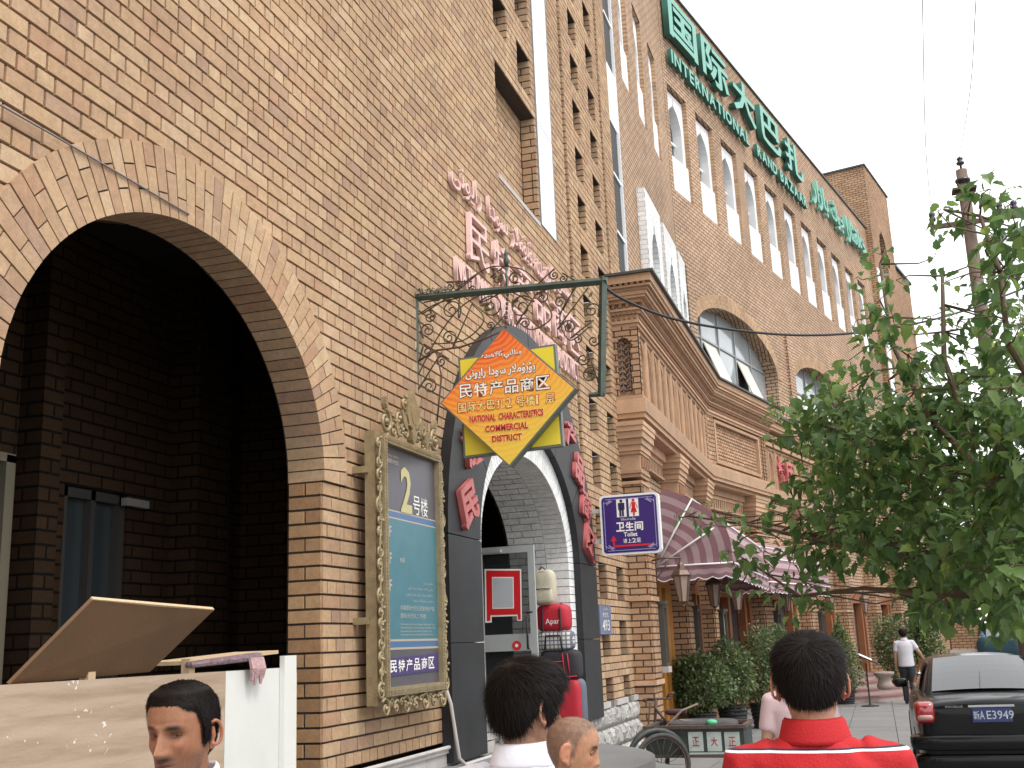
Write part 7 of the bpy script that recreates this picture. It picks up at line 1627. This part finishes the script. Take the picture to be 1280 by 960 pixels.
# ============================================================ FAR STREET
def backtree(label, x, y, h, rr_, n, seed):
    t = thing('background_tree', label, 'tree', (x, y, 0)); r = random.Random(seed); m = MB(); m.tube([(x, y, 0), (x+.1, y, h*.3), (x, y+.1, h*.6)], [.22, .17, .1], 8); m.obj('trunk', M['bark'], t, smooth=True)
    m = MB(); cl = [(Vector((x, y, h*.62))+Vector((r.gauss(0, .45), r.gauss(0, .45), r.gauss(0, .42)))*rr_, rr_*r.uniform(.3, .5)) for _ in range(22)]
    for i in range(n):
        c, R = r.choice(cl); P = c+rv(r)*R*r.random()**.4; d = rv(r); L = r.uniform(.2, .38); s = d.cross(rv(r)).normalized()*L*.35; m.add([P, P+d*L*.5+s, P+d*L, P+d*L*.5-s], [(0, 1, 2, 3)])
    m.obj('crown', M['leafd'], t, kind='stuff')
for i, (x, y, h, q, lb) in enumerate(((40, -7.5, 7, 2.6, 'dark street tree behind the car on the right'), (52, -9, 8, 3.0, 'second dark street tree farther down the road'), (66, -7.5, 8.5, 3.2, 'far street tree at the end of the pavement'), (34, -9.5, 6.5, 2.6, 'dark tree at the right edge of the far street'), (85, -3, 9, 4, 'distant tree beyond the end of the brick building'), (95, -14, 10, 4.5, 'distant tree on the far side of the road'))): backtree(lb, x, y, h, q, 5200, 40+i)
bp_ = thing('brick_gate_pillar', 'brick pillar on a pale stone base beyond the last shrub', 'pillar', (44, -2.95, 0)); m = MB(); m.box(43.5, 44.5, -3.45, -2.4, .9, 3.4); m.obj('pillar_shaft', M['btex2'], bp_); m = MB(); m.box(43.4, 44.6, -3.55, -2.3, 0, .9); m.box(43.45, 44.55, -3.5, -2.35, 3.4, 3.5); m.obj('stone_base', M['stonec'], bp_)
blu = mat('blue_tarpaulin', (.02,.12,.42), .5, nscale=4, namt=.2, bump=.5, bscale=6); tea = mat('dark_teal_cover', (.02,.07,.10), .5, nscale=3, namt=.2)
a = atd(1212, 808, 46); t = thing('covered_stall', 'bright blue covered stall far down the street behind the car', 'stall', (a.x, a.y, 0)); m = MB(); softbox(m, (a.x, a.y, 1.25), (.7, .55, .55), .5, n=5); m.obj('blue_cover', blu, t, smooth=True); m = MB()
for dx, dy in ((-.6, -.45), (.6, -.45), (-.6, .45), (.6, .45)): m.tube([(a.x+dx, a.y+dy, 0), (a.x+dx, a.y+dy, 1.2)], .03, 6)
m.obj('stall_leg', M['iron'], t)
a = atd(1248, 812, 44); t = thing('covered_cart', 'low dark teal covered cart far down the street', 'cart', (a.x, a.y, 0)); m = MB(); softbox(m, (a.x, a.y, .85), (.8, .75, .5), .5, n=5); m.obj('teal_cover', tea, t, smooth=True); m = MB()
for s in (-1, 1): T = Matrix.Translation((a.x, a.y+s*.7, .3)) @ Matrix.Rotation(pi/2, 4, 'X'); m.lathe([(.05, -.03), (.3, -.03), (.3, .03), (.05, .03)], n=14, M4=T)
m.obj('cart_wheel', M['black'], t)
a = onZ(1262, 835, 0)
pf1 = atd(1263, 800, 50); person('distant pedestrian in a red top walking down the far street', (pf1.x, pf1.y), 1.65, 0, shirt=redc, trousers=dkt, near=False, vox=.02, hl=HL_BACK, hair=dict(thick=.02, count=200, ln=(.02, .03), seed=11, wid=.004))
pf2 = atd(1203, 800, 52); person('distant pedestrian in a white shirt beside the blue stall', (pf2.x, pf2.y), 1.7, .4, shirt=cot_w2, trousers=dkt, near=False, vox=.02, hl=HL_BACK, hair=dict(thick=.02, count=200, ln=(.02, .03), seed=12, wid=.004))
kb = MB(); kb.box(14, 140, -5.25, -5.08, -.012, .12); kb.obj('kerb', M['stonec'], kind='structure')
